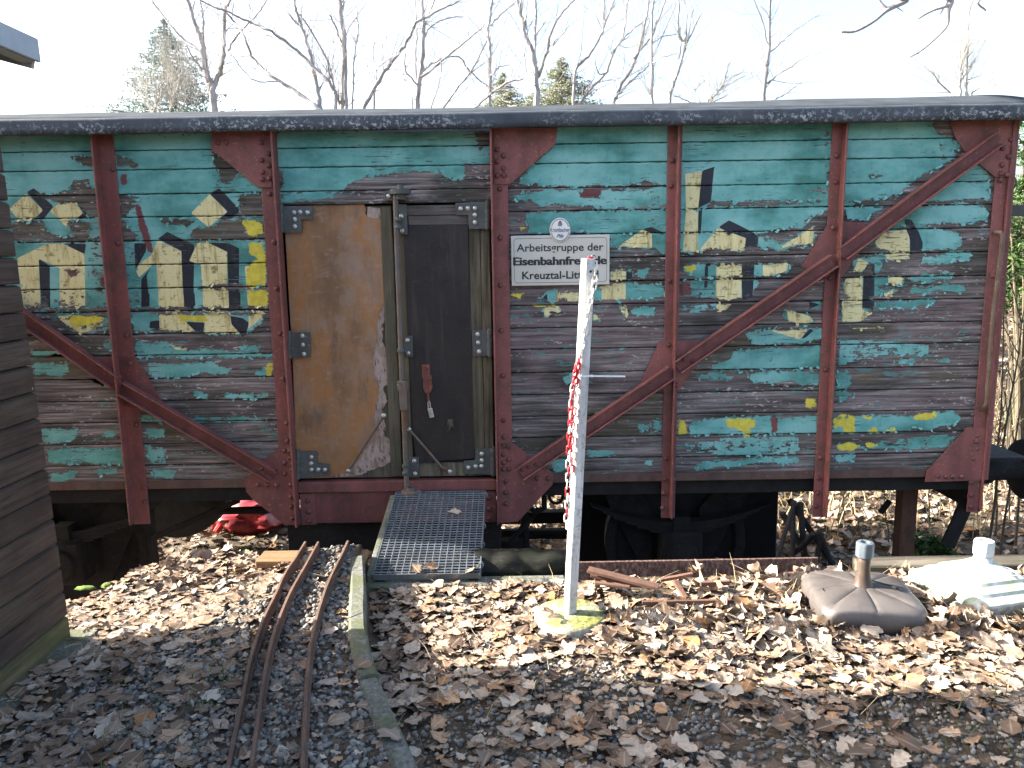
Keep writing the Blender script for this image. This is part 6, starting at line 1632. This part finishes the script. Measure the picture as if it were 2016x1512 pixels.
# ------------------------------------------------------------------ grass, stalks and stems
def blades(name, n, sample, hgt, mat, w=.004, lean=.35):
    P = sample(n); n = len(P); z0 = gz(P[:, 0], P[:, 1]) - .01; h = rng.uniform(hgt[0], hgt[1], n)
    a = rng.uniform(0, 6.28, n); l = rng.uniform(0, lean, n) * h; b = rng.uniform(0, 6.28, n)
    c, s = np.cos(a) * w, np.sin(a) * w; dx, dy = np.cos(b) * l, np.sin(b) * l; o = np.zeros(n)
    V = np.stack([np.stack([P[:, 0] - c, P[:, 1] - s, z0], -1), np.stack([P[:, 0] + c, P[:, 1] + s, z0], -1),
                  np.stack([P[:, 0] + dx * .4 + c * .8, P[:, 1] + dy * .4 + s * .8, z0 + h * .6], -1), np.stack([P[:, 0] + dx * .4 - c * .8, P[:, 1] + dy * .4 - s * .8, z0 + h * .6], -1),
                  np.stack([P[:, 0] + dx + c * .2, P[:, 1] + dy + s * .2, z0 + h * .95], -1), np.stack([P[:, 0] + dx - c * .2, P[:, 1] + dy - s * .2, z0 + h * .95], -1)], 1)
    F = np.array([[0, 1, 2, 3], [3, 2, 4, 5]])[None] + (np.arange(n) * 6)[:, None, None]
    return npmesh(name, V.reshape(-1, 3), F.reshape(-1, 4), mat, ground)
MAT['straw'] = plain('dry_straw', (.38, .31, .17), .8, 0, .3, 5, 0); MAT['grassg'] = plain('grass_green', (.07, .11, .03), .7, 0, .3, 5, 0)
tag(blades('dry_grass', 1500, uni(1.6, 9, 6.8, 13), (.15, .6), MAT['straw'], .005, .8), kind='stuff')
tag(blades('grass', 420, uni(-1.7, -.6, 1.6, 3.0, lambda x, y: np.hypot(x + 1.15, (y - 2.45) * .8) < .28), (.03, .10), MAT['grassg'], .0022, 1.2), kind='stuff')
tag(blades('grass', 260, uni(1.4, 2.4, 2.0, 2.9, lambda x, y: np.hypot(x - 1.75, (y - 2.45)) < .3), (.03, .09), MAT['grassg'], .0022, 1.2), kind='stuff')
tag(blades('dry_grass', 260, uni(-.3, 3.2, 2.6, 3.9, not_obj), (.04, .14), MAT['straw'], .0016, 1.6), kind='stuff')

MAT['stem'] = timber('sapling_bark', (.06, .05, .035), (.13, .11, .075), (.22, .19, .13), 2)
def sapling(x0, y0, x1, dy, h, r, seed, label, twigs=6):
    rr = random.Random(seed); z0 = float(gz(x0, y0)) - .03; n = 9
    P = [Vector((x0 + (x1 - x0) * (t / n) ** 1.2 + rr.uniform(-.012, .012), y0 + dy * t / n, z0 + h * t / n)) for t in range(n + 1)]
    s = empty('sapling', (x0, y0, z0), label, 'sapling', 'bare saplings beyond the wagon')
    MB().tube(P, [r * (1 - .75 * t / n) for t in range(n + 1)], 6).build('stem', MAT['stem'], s)
    mb = MB()
    for k in range(twigs):
        i = rr.randint(2, n - 1); d = Vector((rr.uniform(-1, 1), rr.uniform(-1, 1), rr.uniform(.4, 1.2))).normalized(); L = rr.uniform(.12, .42) * h / 1.6; p = P[i]
        q = p + d * L * .5; mb.tube([p, q, q + (d + Vector((rr.uniform(-.4, .4), 0, rr.uniform(0, .5)))) * L * .5], [r * .4, r * .3, r * .12], 5)
    mb.build('twigs', MAT['stem'], s, kind='stuff'); return s
SP_L = ['bare sapling leaning right, first beside the wagon corner', 'tall slim bare sapling just past the buffer', 'bare sapling leaning strongly right by the buffer', 'upright thin bare sapling behind the buffer head', 'tall bare sapling leaning out of the frame on the right',
        'distant short bare sapling below the evergreen bush', 'distant straight bare sapling in front of the low green shrub', 'thin stem directly right of the second last wagon post, seen under the wagon', 'thin stem leaning left under the wagon, left of the short hanging rod', 'thin stem left of the rusty drop leg under the wagon',
        'thicker stem right of the rusty drop leg under the wagon', 'thin stem leaning right near the green leafy plant under the wagon', 'thin stem leaning left close behind the short hanging rod', 'thin stem beside the slanting dark step hanger']
sd = 0
for (pxb, pyb, pxt, pyt, yy, r) in ((1950, 1000, 2010, 640, 6.4, .014), (1962, 1010, 1985, 560, 6.9, .012), (1975, 1015, 2030, 700, 6.2, .012), (1990, 1020, 2000, 760, 7.2, .010), (2005, 1010, 2050, 600, 6.6, .013), (1955, 900, 1975, 690, 8.3, .010), (1985, 930, 1990, 650, 8.6, .012),
                                    (1660, 1060, 1650, 985, 7.2, .008), (1700, 1075, 1672, 985, 6.9, .008), (1745, 1070, 1760, 985, 7.3, .007), (1826, 1075, 1820, 985, 7.1, .010), (1845, 1065, 1862, 985, 7.5, .007), (1748, 1085, 1735, 985, 6.8, .009), (1870, 1060, 1850, 990, 7.4, .006)):
    a, c = on_y(pxb, pyb, yy), on_y(pxt, pyt, yy); zg = float(gz(a.x, yy)); sd += 1
    sapling(a.x, yy, a.x + (c.x - a.x) * 1.15, random.uniform(-.1, .2), max(.6, (c.z - zg) * 1.15), r, sd, SP_L[sd - 1])
# evergreen leaves low behind the wagon
def leaf_cloud(name, pts, size, mat, parent=None, flat=.0):
    P = np.array(pts); n = len(P); M = rot_mats(rng.uniform(0, 6.28, n), rng.normal(0, .7, n), rng.normal(0, .7, n)); s = rng.uniform(size[0], size[1], n)
    b = np.array([(-.5, 0, 0), (-.1, -.22, .05), (.5, 0, -.06), (-.1, .22, .05)])
    V = np.einsum('nij,nkj->nki', M, b[None] * s[:, None, None]) + P[:, None, :]
    F = np.array([[0, 1, 2, 3]])[None] + (np.arange(n) * 4)[:, None, None]
    return npmesh(name, V.reshape(-1, 3), F.reshape(-1, 4), mat, parent, {'tint': np.repeat(rng.uniform(0, 1, n), 4)})
def foliage_mat(name, a, c, d):
    b = NB(name, .6, 0, .3); k = b.ramp(b.attr('tint'), [(0, a), (.6, c), (1, d)]); b.color(k)
    tr = b.n.new('ShaderNodeBsdfTranslucent'); b.l.new(k, tr.inputs['Color']); mx = b.n.new('ShaderNodeMixShader'); mx.inputs[0].default_value = .25
    out = b.n['Material Output']; b.l.new(b.b.outputs[0], mx.inputs[1]); b.l.new(tr.outputs[0], mx.inputs[2]); b.l.new(mx.outputs[0], out.inputs[0]); return b.m
MAT['yew'] = foliage_mat('evergreen_leaf', (.02, .045, .015), (.05, .10, .03), (.11, .17, .05))
MAT['needle'] = foliage_mat('conifer_needles', (.05, .095, .085), (.10, .17, .14), (.17, .24, .19))
MAT['pineleaf'] = foliage_mat('pale_conifer_needles', (.11, .13, .07), (.20, .22, .12), (.30, .30, .19))
def bush(name, c, rad, n, size, mat, label, cat, dens=1.0):
    o = empty(name, (c[0], c[1], float(gz(c[0], c[1]))), label, cat)
    cl = [(np.clip(rng.normal(0, .45, 3), -.75, .75) * rad + c, rng.uniform(.25, .5) * min(rad)) for _ in range(26)]
    pts = []
    for _ in range(n):
        q, r = cl[rng.integers(0, len(cl))]; d = rng.normal(0, 1, 3); d /= np.linalg.norm(d); pts.append(q + d * r * rng.uniform(.3, 1.0) ** .5)
    leaf_cloud('foliage', pts, size, MAT[mat], o)
    mb = MB()
    for q, r in cl[:14]:
        mb.tube([Vector((c[0], c[1], float(gz(c[0], c[1])))), Vector((c[0] + (q[0] - c[0]) * .4, c[1] + (q[1] - c[1]) * .4, (float(gz(c[0], c[1])) + q[2]) / 2)), Vector(q)], [.03, .02, .008], 6)
    mb.build('stems', MAT['stem'], o, kind='stuff'); return o
q = on_y(2040, 430, 9.0)
bush('evergreen_bush', np.array((q.x + .1, 9.0, q.z)), np.array((.62, .8, 1.15)), 9000, (.05, .10), 'yew', 'dense evergreen bush growing just past the right end of the wagon', 'bush')
q = on_y(2065, 400, 13.0)
bush('pale_bush', np.array((q.x + .2, 13.0, q.z)), np.array((.8, .8, .75)), 6000, (.05, .11), 'pineleaf', 'pale yellowish conifer top behind the evergreen bush', 'tree')
q = on_y(1905, 1070, 5.75)
bush('fern', np.array((q.x, 6.2, -.82)), np.array((.22, .25, .12)), 500, (.07, .14), 'yew', 'low dark green leafy plant under the right end of the wagon', 'plant')
q = on_y(1985, 800, 10.5)
bush('low_shrub', np.array((q.x + .4, 10.5, -.5)), np.array((.6, .6, .3)), 1500, (.04, .08), 'yew', 'low sunlit green shrub in the leaves below the evergreen bush', 'shrub')
fp = on_y(490, 1082, 4.6)
bush('seedling', np.array((fp.x, 4.55, fp.z)), np.array((.06, .05, .035)), 60, (.05, .08), 'yew', 'small green seedling in the shade left of the track head', 'plant')

# ------------------------------------------------------------------ trees beyond
def bark(name, a, c):
    b = NB(name, .9, 0, .2); v = b.co; n = b.noise(1, 6, .7, b.scale(v, (16, 16, 5))); n2 = b.noise(2, 4, .6, v)
    k = b.ramp(n, [(.3, a), (.7, c)]); k = b.mix(b.ramp(n2, [(.45, 0.0), (.7, .5)]), k, (.13, .135, .09)); b.color(k); b.bump(n, .02, .6); return b.m
MAT['bark'] = bark('grey_bark', (.22, .215, .225), (.42, .41, .42)); MAT['bark2'] = bark('pale_bark', (.28, .275, .265), (.5, .49, .46))
TL = lambda pts: [(u / 2.88, v / 2.88) for u, v in pts]
TM = lambda pts: [(650 + u / 2.88, v / 2.88) for u, v in pts]
TR = lambda pts: [(1316 + u / 2.88, v / 2.88) for u, v in pts]
def tree(D, limbs, label, seed, mat='bark', twig=1.0, group='bare trees beyond the wagon'):
    """limbs: [(points in the picture, width at start, width at end)]; first is the trunk"""
    rr = random.Random(seed)
    p0 = on_y(*limbs[0][0][0], D); base = Vector((p0.x, D, float(gz(p0.x, D)) - .05))
    t = empty('bare_tree', base, label, 'tree', group)
    mbT, mbB, mbW = MB(), MB(), MB()
    def twigs(P, R_, k0, depth=0):
        n = max(1, int(sum((P[i + 1] - P[i]).length for i in range(len(P) - 1)) * 4.4 * twig))
        for _ in range(n):
            i = rr.randint(k0, len(P) - 2); f = rr.random(); p = P[i].lerp(P[i + 1], f); d0 = (P[i + 1] - P[i]).normalized()
            side = d0.cross(Vector((rr.uniform(-1, 1), rr.uniform(-1, 1), rr.uniform(-1, 1)))).normalized()
            d = (d0 * rr.uniform(.4, 1.0) + side * rr.uniform(.5, 1.0) + Vector((0, 0, rr.uniform(.1, .6)))).normalized()
            L = rr.uniform(.35, 1.5) * (.55 if depth else 1) * D / 15; r = min(R_[i] * .5, .0095 * D / 15) * rr.uniform(.6, 1)
            Q = [p]; dd = d
            for s in range(4):
                dd = (dd + Vector((rr.uniform(-.25, .25), rr.uniform(-.25, .25), rr.uniform(-.05, .3)))).normalized(); Q.append(Q[-1] + dd * L / 4)
            rad = [r * (1 - .2 * s) for s in range(5)]
            mbW.tube(Q, rad, 4, False)
            if depth < 1 and rr.random() < .7: twigs(Q, rad, 1, depth + 1)
    prev = []
    for li, (pts, w0, w1) in enumerate(limbs):
        off = 0.0 if li == 0 else rr.uniform(-.3, .3); P = []
        for i, (u, v) in enumerate(pts):
            y = D + (0 if (li == 0) else off * 0 + rr.uniform(-.1, .1) + (.5 if li % 2 else -.5) * (i / max(1, len(pts) - 1)) * rr.uniform(.6, 1.4))
            P.append(on_y(u, v, y))
        # carry on past the top of the frame
        if pts[-1][1] <= 4 and len(P) > 1:
            d = (P[-1] - P[-2]).normalized()
            for k in range(3): P.append(P[-1] + (d + Vector((rr.uniform(-.2, .2), rr.uniform(-.2, .2), .25))) * .55)
            w1 = w1 * .4
        # small wobble between the traced points
        S = smooth_line(P); S = [p + Vector((rr.uniform(-1, 1), rr.uniform(-1, 1), rr.uniform(-1, 1))) * .012 for p in S]
        n = len(S); sc0 = D / FPX / 2
        R_ = [(w0 + (w1 - w0) * i / (n - 1)) * sc0 for i in range(n)]
        if li == 0:
            S = [base + Vector((rr.uniform(-.1, .1), 0, 0)), base.lerp(S[0], .5)] + S; R_ = [R_[0] * 1.35, R_[0] * 1.12] + R_
            mbT.tube(S, R_, 9); twigs(S, R_, 3)
        else:
            if pts[0][1] > 180:                     # a limb that starts below the roof line: carry it to the foot
                S = [base + Vector((0, rr.uniform(-.1, .1), 1.0 + rr.random())), ] + S; R_ = [R_[0] * 1.1] + R_
            mbB.tube(S, R_, 7); twigs(S, R_, 1)
    mbT.build('trunk', MAT[mat], t, smooth=True); 
    if mbB.v: mbB.build('branches', MAT[mat], t, smooth=True)
    mbW.build('twigs', MAT[mat], t, kind='stuff', fix=False)
    return t
tree(13, [(TL([(1215, 640), (1205, 520), (1190, 470), (1160, 380), (1150, 250), (1130, 200), (1095, 100), (1062, 0)]), 15, 7), (TL([(1148, 220), (1150, 100), (1135, 0)]), 6, 4),
          (TL([(1200, 520), (1240, 430), (1265, 330), (1270, 200), (1275, 60), (1305, 0)]), 10, 5), (TL([(1145, 300), (1060, 235), (980, 160), (910, 70), (860, 0)]), 5, 3), (TL([(1160, 400), (1100, 340), (1060, 260)]), 4, 2), (TL([(1050, 50), (980, 0)]), 3, 2), (TL([(1290, 290), (1360, 180), (1450, 90), (1510, 0)]), 4, 2)],
     'forked bare tree standing right behind the spruce', 11)
tree(12, [(TL([(1820, 640), (1800, 500), (1770, 350), (1720, 180), (1690, 90), (1665, 0)]), 9, 6), (TL([(1815, 620), (1720, 550), (1620, 480), (1540, 430), (1440, 340), (1390, 220), (1330, 130), (1260, 50), (1160, 0)]), 8, 3),
          (TL([(1900, 540), (1870, 470), (1750, 350), (1650, 260), (1540, 180), (1430, 130), (1300, 70), (1150, 8)]), 7, 3), (TL([(1690, 140), (1620, 60), (1570, 0)]), 5, 3), (TL([(1870, 470), (1850, 330), (1730, 130), (1700, 80)]), 4, 3), (TL([(1640, 250), (1560, 215), (1480, 195), (1380, 165), (1290, 160)]), 3, 1.5), (TL([(1590, 465), (1440, 455), (1370, 385), (1300, 300)]), 3, 1.5), (TL([(1510, 400), (1490, 320), (1470, 280)]), 3, 1.5)],
     'bare tree with long low limbs sweeping left over the wagon roof', 12)
tree(14, [(TM([(75, 640), (75, 400), (75, 200), (60, 100), (50, 0)]), 13, 10), (TM([(95, 620), (85, 350), (65, 150), (75, 0)]), 7, 6), (TM([(60, 600), (25, 500), (0, 380)]), 6, 3), (TM([(125, 600), (135, 330), (155, 200), (155, 60)]), 4, 2), (TM([(70, 250), (40, 180), (0, 80)]), 4, 3), (TM([(90, 200), (130, 120), (205, 20)]), 3, 1.5)],
     'thick twin-trunked bare tree above the left part of the door', 13)
tree(13, [(TM([(180, 640), (230, 540), (290, 430), (350, 350), (420, 260), (460, 190), (490, 130), (560, 90), (650, 40), (740, 0)]), 8, 2.5), (TM([(250, 520), (265, 430), (245, 330), (250, 240)]), 4, 1.5), (TM([(270, 380), (340, 330), (400, 300)]), 3, 2)],
     'slim bare tree leaning far right behind the wagon roof', 14)
tree(15, [(TM([(488, 640), (500, 500), (520, 350), (530, 150), (520, 0)]), 11, 8), (TM([(490, 480), (485, 330), (490, 150), (480, 0)]), 5, 4), (TM([(520, 440), (640, 340), (760, 240), (880, 140)]), 6, 2), (TM([(535, 210), (560, 160), (640, 110), (760, 95)]), 5, 2), (TM([(500, 490), (430, 400), (425, 300)]), 4, 2), (TM([(465, 560), (430, 470), (415, 400)]), 3, 2), (TM([(540, 130), (590, 0)]), 3, 2), (TM([(530, 400), (620, 340), (730, 325), (790, 400), (890, 490)]), 3.5, 3)],
     'straight bare tree with a fan of branches above the dark door panel', 15)
tree(14, [(TM([(905, 570), (905, 380), (905, 250), (895, 180), (910, 80), (920, 0)]), 7, 5), (TM([(912, 145), (960, 90), (1050, 8)]), 4, 2), (TM([(620, 640), (740, 480), (820, 370), (890, 230)]), 4, 2.5), (TM([(900, 120), (860, 0)]), 2.5, 1.5), (TM([(910, 430), (960, 380), (1020, 370)]), 3, 1.5), (TM([(565, 640), (605, 510), (630, 420), (625, 330), (610, 270)]), 3, 1.5)],
     'slender bare tree rising left of the small conifer pair', 16)
tree(13, [(TM([(1170, 620), (1168, 450), (1140, 280), (1105, 200), (1080, 80), (1058, 0)]), 12, 6), (TM([(1160, 360), (1160, 200), (1165, 0)]), 7, 6), (TM([(1175, 440), (1220, 320), (1250, 190), (1300, 90), (1380, 0)]), 7, 4), (TM([(1100, 200), (1110, 90), (1115, 0)]), 4, 3), (TM([(810, 630), (900, 540), (1000, 470), (1100, 450)]), 5, 2.5), (TM([(1170, 200), (1220, 120)]), 3, 2), (TM([(1240, 270), (1310, 200), (1385, 115)]), 3, 1.5), (TM([(1160, 480), (1110, 410), (1100, 300)]), 4, 3)],
     'bare tree forking into many stems between the two conifers', 17)
tree(14, [(TM([(1380, 600), (1390, 400), (1480, 300), (1540, 190), (1560, 120), (1610, 0)]), 6, 3), (TM([(1400, 610), (1480, 500), (1560, 420), (1600, 310), (1660, 200), (1690, 0)]), 6, 3), (TM([(1555, 420), (1520, 410), (1500, 330)]), 3, 1.5), (TM([(1600, 300), (1700, 180), (1830, 90)]), 4, 2), (TM([(1550, 125), (1556, 0)]), 2.5, 1.5)],
     'thin bare tree with wavy limbs right of the taller conifer', 18)
tree(13.5, [(TM([(1600, 600), (1640, 500), (1720, 360), (1760, 240), (1790, 110), (1810, 0)]), 8, 3), (TM([(1610, 560), (1720, 450), (1820, 340), (1960, 20)]), 4, 2), (TM([(1720, 330), (1830, 190), (1900, 0)]), 4, 2)],
     'slanting bare tree left of the straight thin trunk', 19)
tree(12.5, [(TM([(1825, 590), (1825, 380), (1830, 0)]), 6.5, 5), (TM([(1827, 240), (1900, 205), (1975, 195)]), 2.5, 1.5), (TM([(1826, 360), (1880, 325), (1975, 305)]), 2.5, 1.2)],
     'straight thin bluish bare trunk above the second rib of the wagon', 20)
tree(13, [(TR([(5, 550), (60, 380), (95, 260), (60, 200), (55, 0)]), 7, 3), (TR([(95, 260), (105, 100), (90, 0)]), 4, 2.5), (TR([(100, 250), (150, 150), (190, 70)]), 4, 1.5), (TR([(40, 440), (60, 330), (75, 250)]), 3, 2)],
     'bare tree with a tight upright fork near the middle right', 21)
tree(12, [(TR([(205, 590), (260, 540), (310, 480), (345, 360)]), 4, 1.5), (TR([(240, 580), (320, 470), (430, 400)]), 4, 1.5), (TR([(220, 590), (330, 540), (430, 450)]), 3, 1.5), (TR([(150, 580), (135, 530), (205, 460)]), 2.5, 1.2), (TR([(205, 590), (130, 580), (30, 540)]), 2.5, 1.5)],
     'low bare bushy crown peeping over the roof', 22, twig=1.3)
tree(14, [(TR([(537, 575), (548, 450), (570, 250), (577, 0)]), 9, 6), (TR([(578, 300), (640, 240), (720, 170), (880, 60)]), 3.5, 1.2), (TR([(560, 475), (620, 420), (700, 375), (790, 310)]), 4, 1.5), (TR([(532, 500), (470, 420), (390, 350)]), 4, 1.5), (TR([(560, 250), (530, 120), (490, 10)]), 2.5, 1.2), (TR([(600, 570), (680, 520), (770, 450)]), 2.5, 1), (TR([(575, 130), (560, 70), (520, 40)]), 2, 1), (TR([(575, 215), (620, 180)]), 2, 1)],
     'single straight bare tree standing alone on the right', 23)
tree(16, [(TR([(1650, 540), (1655, 400), (1665, 280)]), 7, 5), (TR([(1690, 535), (1690, 350), (1700, 100), (1712, 5)]), 7, 4), (TR([(1600, 530), (1540, 470), (1485, 395)]), 3, 1.5), (TR([(1615, 530), (1600, 400), (1545, 310)]), 3, 1.2), (TR([(1720, 530), (1770, 490), (1840, 475)]), 3, 1.5), (TR([(1660, 400), (1640, 250), (1620, 140)]), 3, 1.2), (TR([(1695, 330), (1740, 260), (1768, 200)]), 3, 1.2), (TR([(1700, 450), (1760, 430), (1800, 380)]), 2.5, 1)],
     'broomy pale bare tree at the right behind the roof', 24, 'bark2', 1.8)
# the branch that hangs into the frame from above, on a tree out of the picture
ov = empty('overhanging_tree', (7.3, 9.2, -1.0), 'bare tree off to the right whose branches hang in at the top', 'tree')
MB().tube([Vector((7.3, 9.2, -1.1)), Vector((7.25, 9.2, 2)), Vector((7.0, 9.1, 4.5)), Vector((6.6, 9.0, 6.6))], [.2, .17, .14, .1], 10).build('trunk', MAT['bark'], ov, smooth=True)
mb = MB()
def ovl(pts, w0, w1, start=None, y=8.6):
    P = [on_y(u, v, y) for u, v in TR(pts)]
    if start is not None: P = [start] + P
    S = smooth_line(P); n = len(S); mb.tube(S, [(w0 + (w1 - w0) * i / (n - 1)) * y / FPX / 2 for i in range(n)], 7)
ovl([(1420, -60), (1350, 0), (1240, 55), (1160, 120), (1060, 175), (980, 180)], 15, 4, Vector((6.9, 9.05, 5.0))); ovl([(1240, 50), (1210, 25), (1180, -20)], 7, 5)
ovl([(1640, -60), (1610, 10), (1590, 60), (1580, 140), (1530, 200), (1440, 280), (1365, 325)], 10, 3, Vector((7.0, 9.1, 4.6))); ovl([(1598, 30), (1510, 55), (1460, 80), (1410, 110)], 6, 2.5); ovl([(1440, 280), (1410, 300), (1420, 305)], 3, 2); ovl([(1590, 0), (1540, 80)], 4, 2); ovl([(1830, -30), (1800, 60)], 5, 3, Vector((7.0, 9.1, 4.8)))
ovl([(1300, 45), (1330, 65)], 2.5, 1.2)
mb.build('branches', MAT['bark'], ov, smooth=True)

def conifer(D, pxc, pytop, half, pybase, n, mat, label, seed, sparse=0.0):
    rr = random.Random(seed); top = on_y(pxc, pytop, D); bz = float(gz(top.x, D)); o = empty('conifer', (top.x, D, bz), label, 'tree')
    MB().tube([Vector((top.x, D, bz)), Vector((top.x, D, (bz + top.z) / 2)), top], [.16, .10, .012], 8).build('trunk', MAT['bark'], o, smooth=True)
    hb = on_y(pxc, pybase, D).z; Rb = half * D / FPX; pts = []; mb = MB(); dirs = []
    for k in range(n):
        f = (k + .5) / n; z = top.z - (top.z - hb) * f * 1.25
        Rr = Rb * (f ** .85) * rr.uniform(.75, 1.12); a = rr.uniform(0, 6.283)
        if rr.random() < sparse: continue
        p0 = Vector((top.x, D, z)); e = p0 + Vector((math.cos(a) * Rr, math.sin(a) * Rr, Rr * rr.uniform(-.25, .12)))
        mid = (p0 + e) / 2 + Vector((0, 0, -.06 * Rr)); mb.tube([p0, mid, e], [.016, .010, .004], 5, False)
        m = max(5, int(44 * Rr))
        for j in range(m):
            t = rr.uniform(.22, 1.0); q = (p0.lerp(mid, t * 2) if t < .5 else mid.lerp(e, t * 2 - 1)); w = .17 * Rr * (1.15 - t) + .03
            pts.append((q.x + rr.gauss(0, w), q.y + rr.gauss(0, w), q.z + rr.gauss(0, w * .45) - .03))
    mb.build('boughs', MAT['bark'], o, kind='stuff', fix=False)
    # little needle tufts
    P = np.array(pts); m = len(P); b = np.array([(-.5, 0, 0), (0, -.10, .04), (.5, 0, 0), (0, .10, .04), (0, 0, -.45), (.08, 0, 0), (0, 0, .45), (-.08, 0, 0)]); s = rng.uniform(.05, .13, m)
    M = rot_mats(rng.uniform(0, 6.28, m), rng.normal(0, .8, m), rng.normal(0, .8, m))
    V = np.einsum('nij,nkj->nki', M, b[None] * s[:, None, None]) + P[:, None, :]
    F = np.array([[0, 1, 2, 3], [4, 5, 6, 7]])[None] + (np.arange(m) * 8)[:, None, None]
    npmesh('needles', V.reshape(-1, 3), F.reshape(-1, 4), MAT[mat], o, {'tint': np.repeat(rng.uniform(0, 1, m), 8)}); return o
conifer(17, 322, 36, 165, 235, 260, 'needle', 'tall blue-green spruce at the left above the roof', 1, .12)
conifer(17, 990, 143, 80, 225, 130, 'pineleaf', 'small olive conifer top left of the forked bare tree', 2)
conifer(18, 1105, 112, 115, 225, 200, 'pineleaf', 'wider olive conifer top right of the forked bare tree', 3)
conifer(16, 1050, 182, 60, 225, 70, 'pineleaf', 'low conifer tip between the two olive conifers', 4)
q = on_y(300, 220, 14)
tree(13.5, [(TL([(860, 655), (900, 560), (960, 470), (1040, 400)]), 3, 1), (TL([(880, 655), (820, 570), (740, 500)]), 3, 1), (TL([(960, 650), (990, 540), (1030, 440)]), 3, 1), (TL([(900, 650), (860, 530), (800, 450)]), 2.5, 1), (TL([(1000, 650), (1090, 560), (1170, 520)]), 2.5, 1)],
     'pale twiggy shrub in front of the spruce', 31, 'bark2', 2.4)
# a few leaves lying on things
for (p, s, lb, i, r_) in ((Vector((pc_.x - .10, pc_.y - .03, .082)), .075, 'pale leaf lying on the left side of the round concrete foot', 2, 2.0), (Vector((pc_.x - .08, pc_.y - .085, .082)), .06, 'small grey leaf at the front left of the round concrete foot', 6, .7),
                          (Vector((float(kerb_x(2.72)) - .045, 2.72, ZB + .03)), .085, 'tan leaf lying flat on the lit middle of the kerb', 11, 1.0), (Vector((float(kerb_x(2.28)) - .05, 2.28, ZB + .03)), .10, 'large pale leaf on the shaded near part of the kerb', 4, 2.4),
                          (Vector((bc.x - .17, bc.y - .02, .122)), .07, 'dry leaf lying on the left of the brown umbrella stand', 8, .3)):
    lone_leaf(p, s, lb, i, r_, .12)
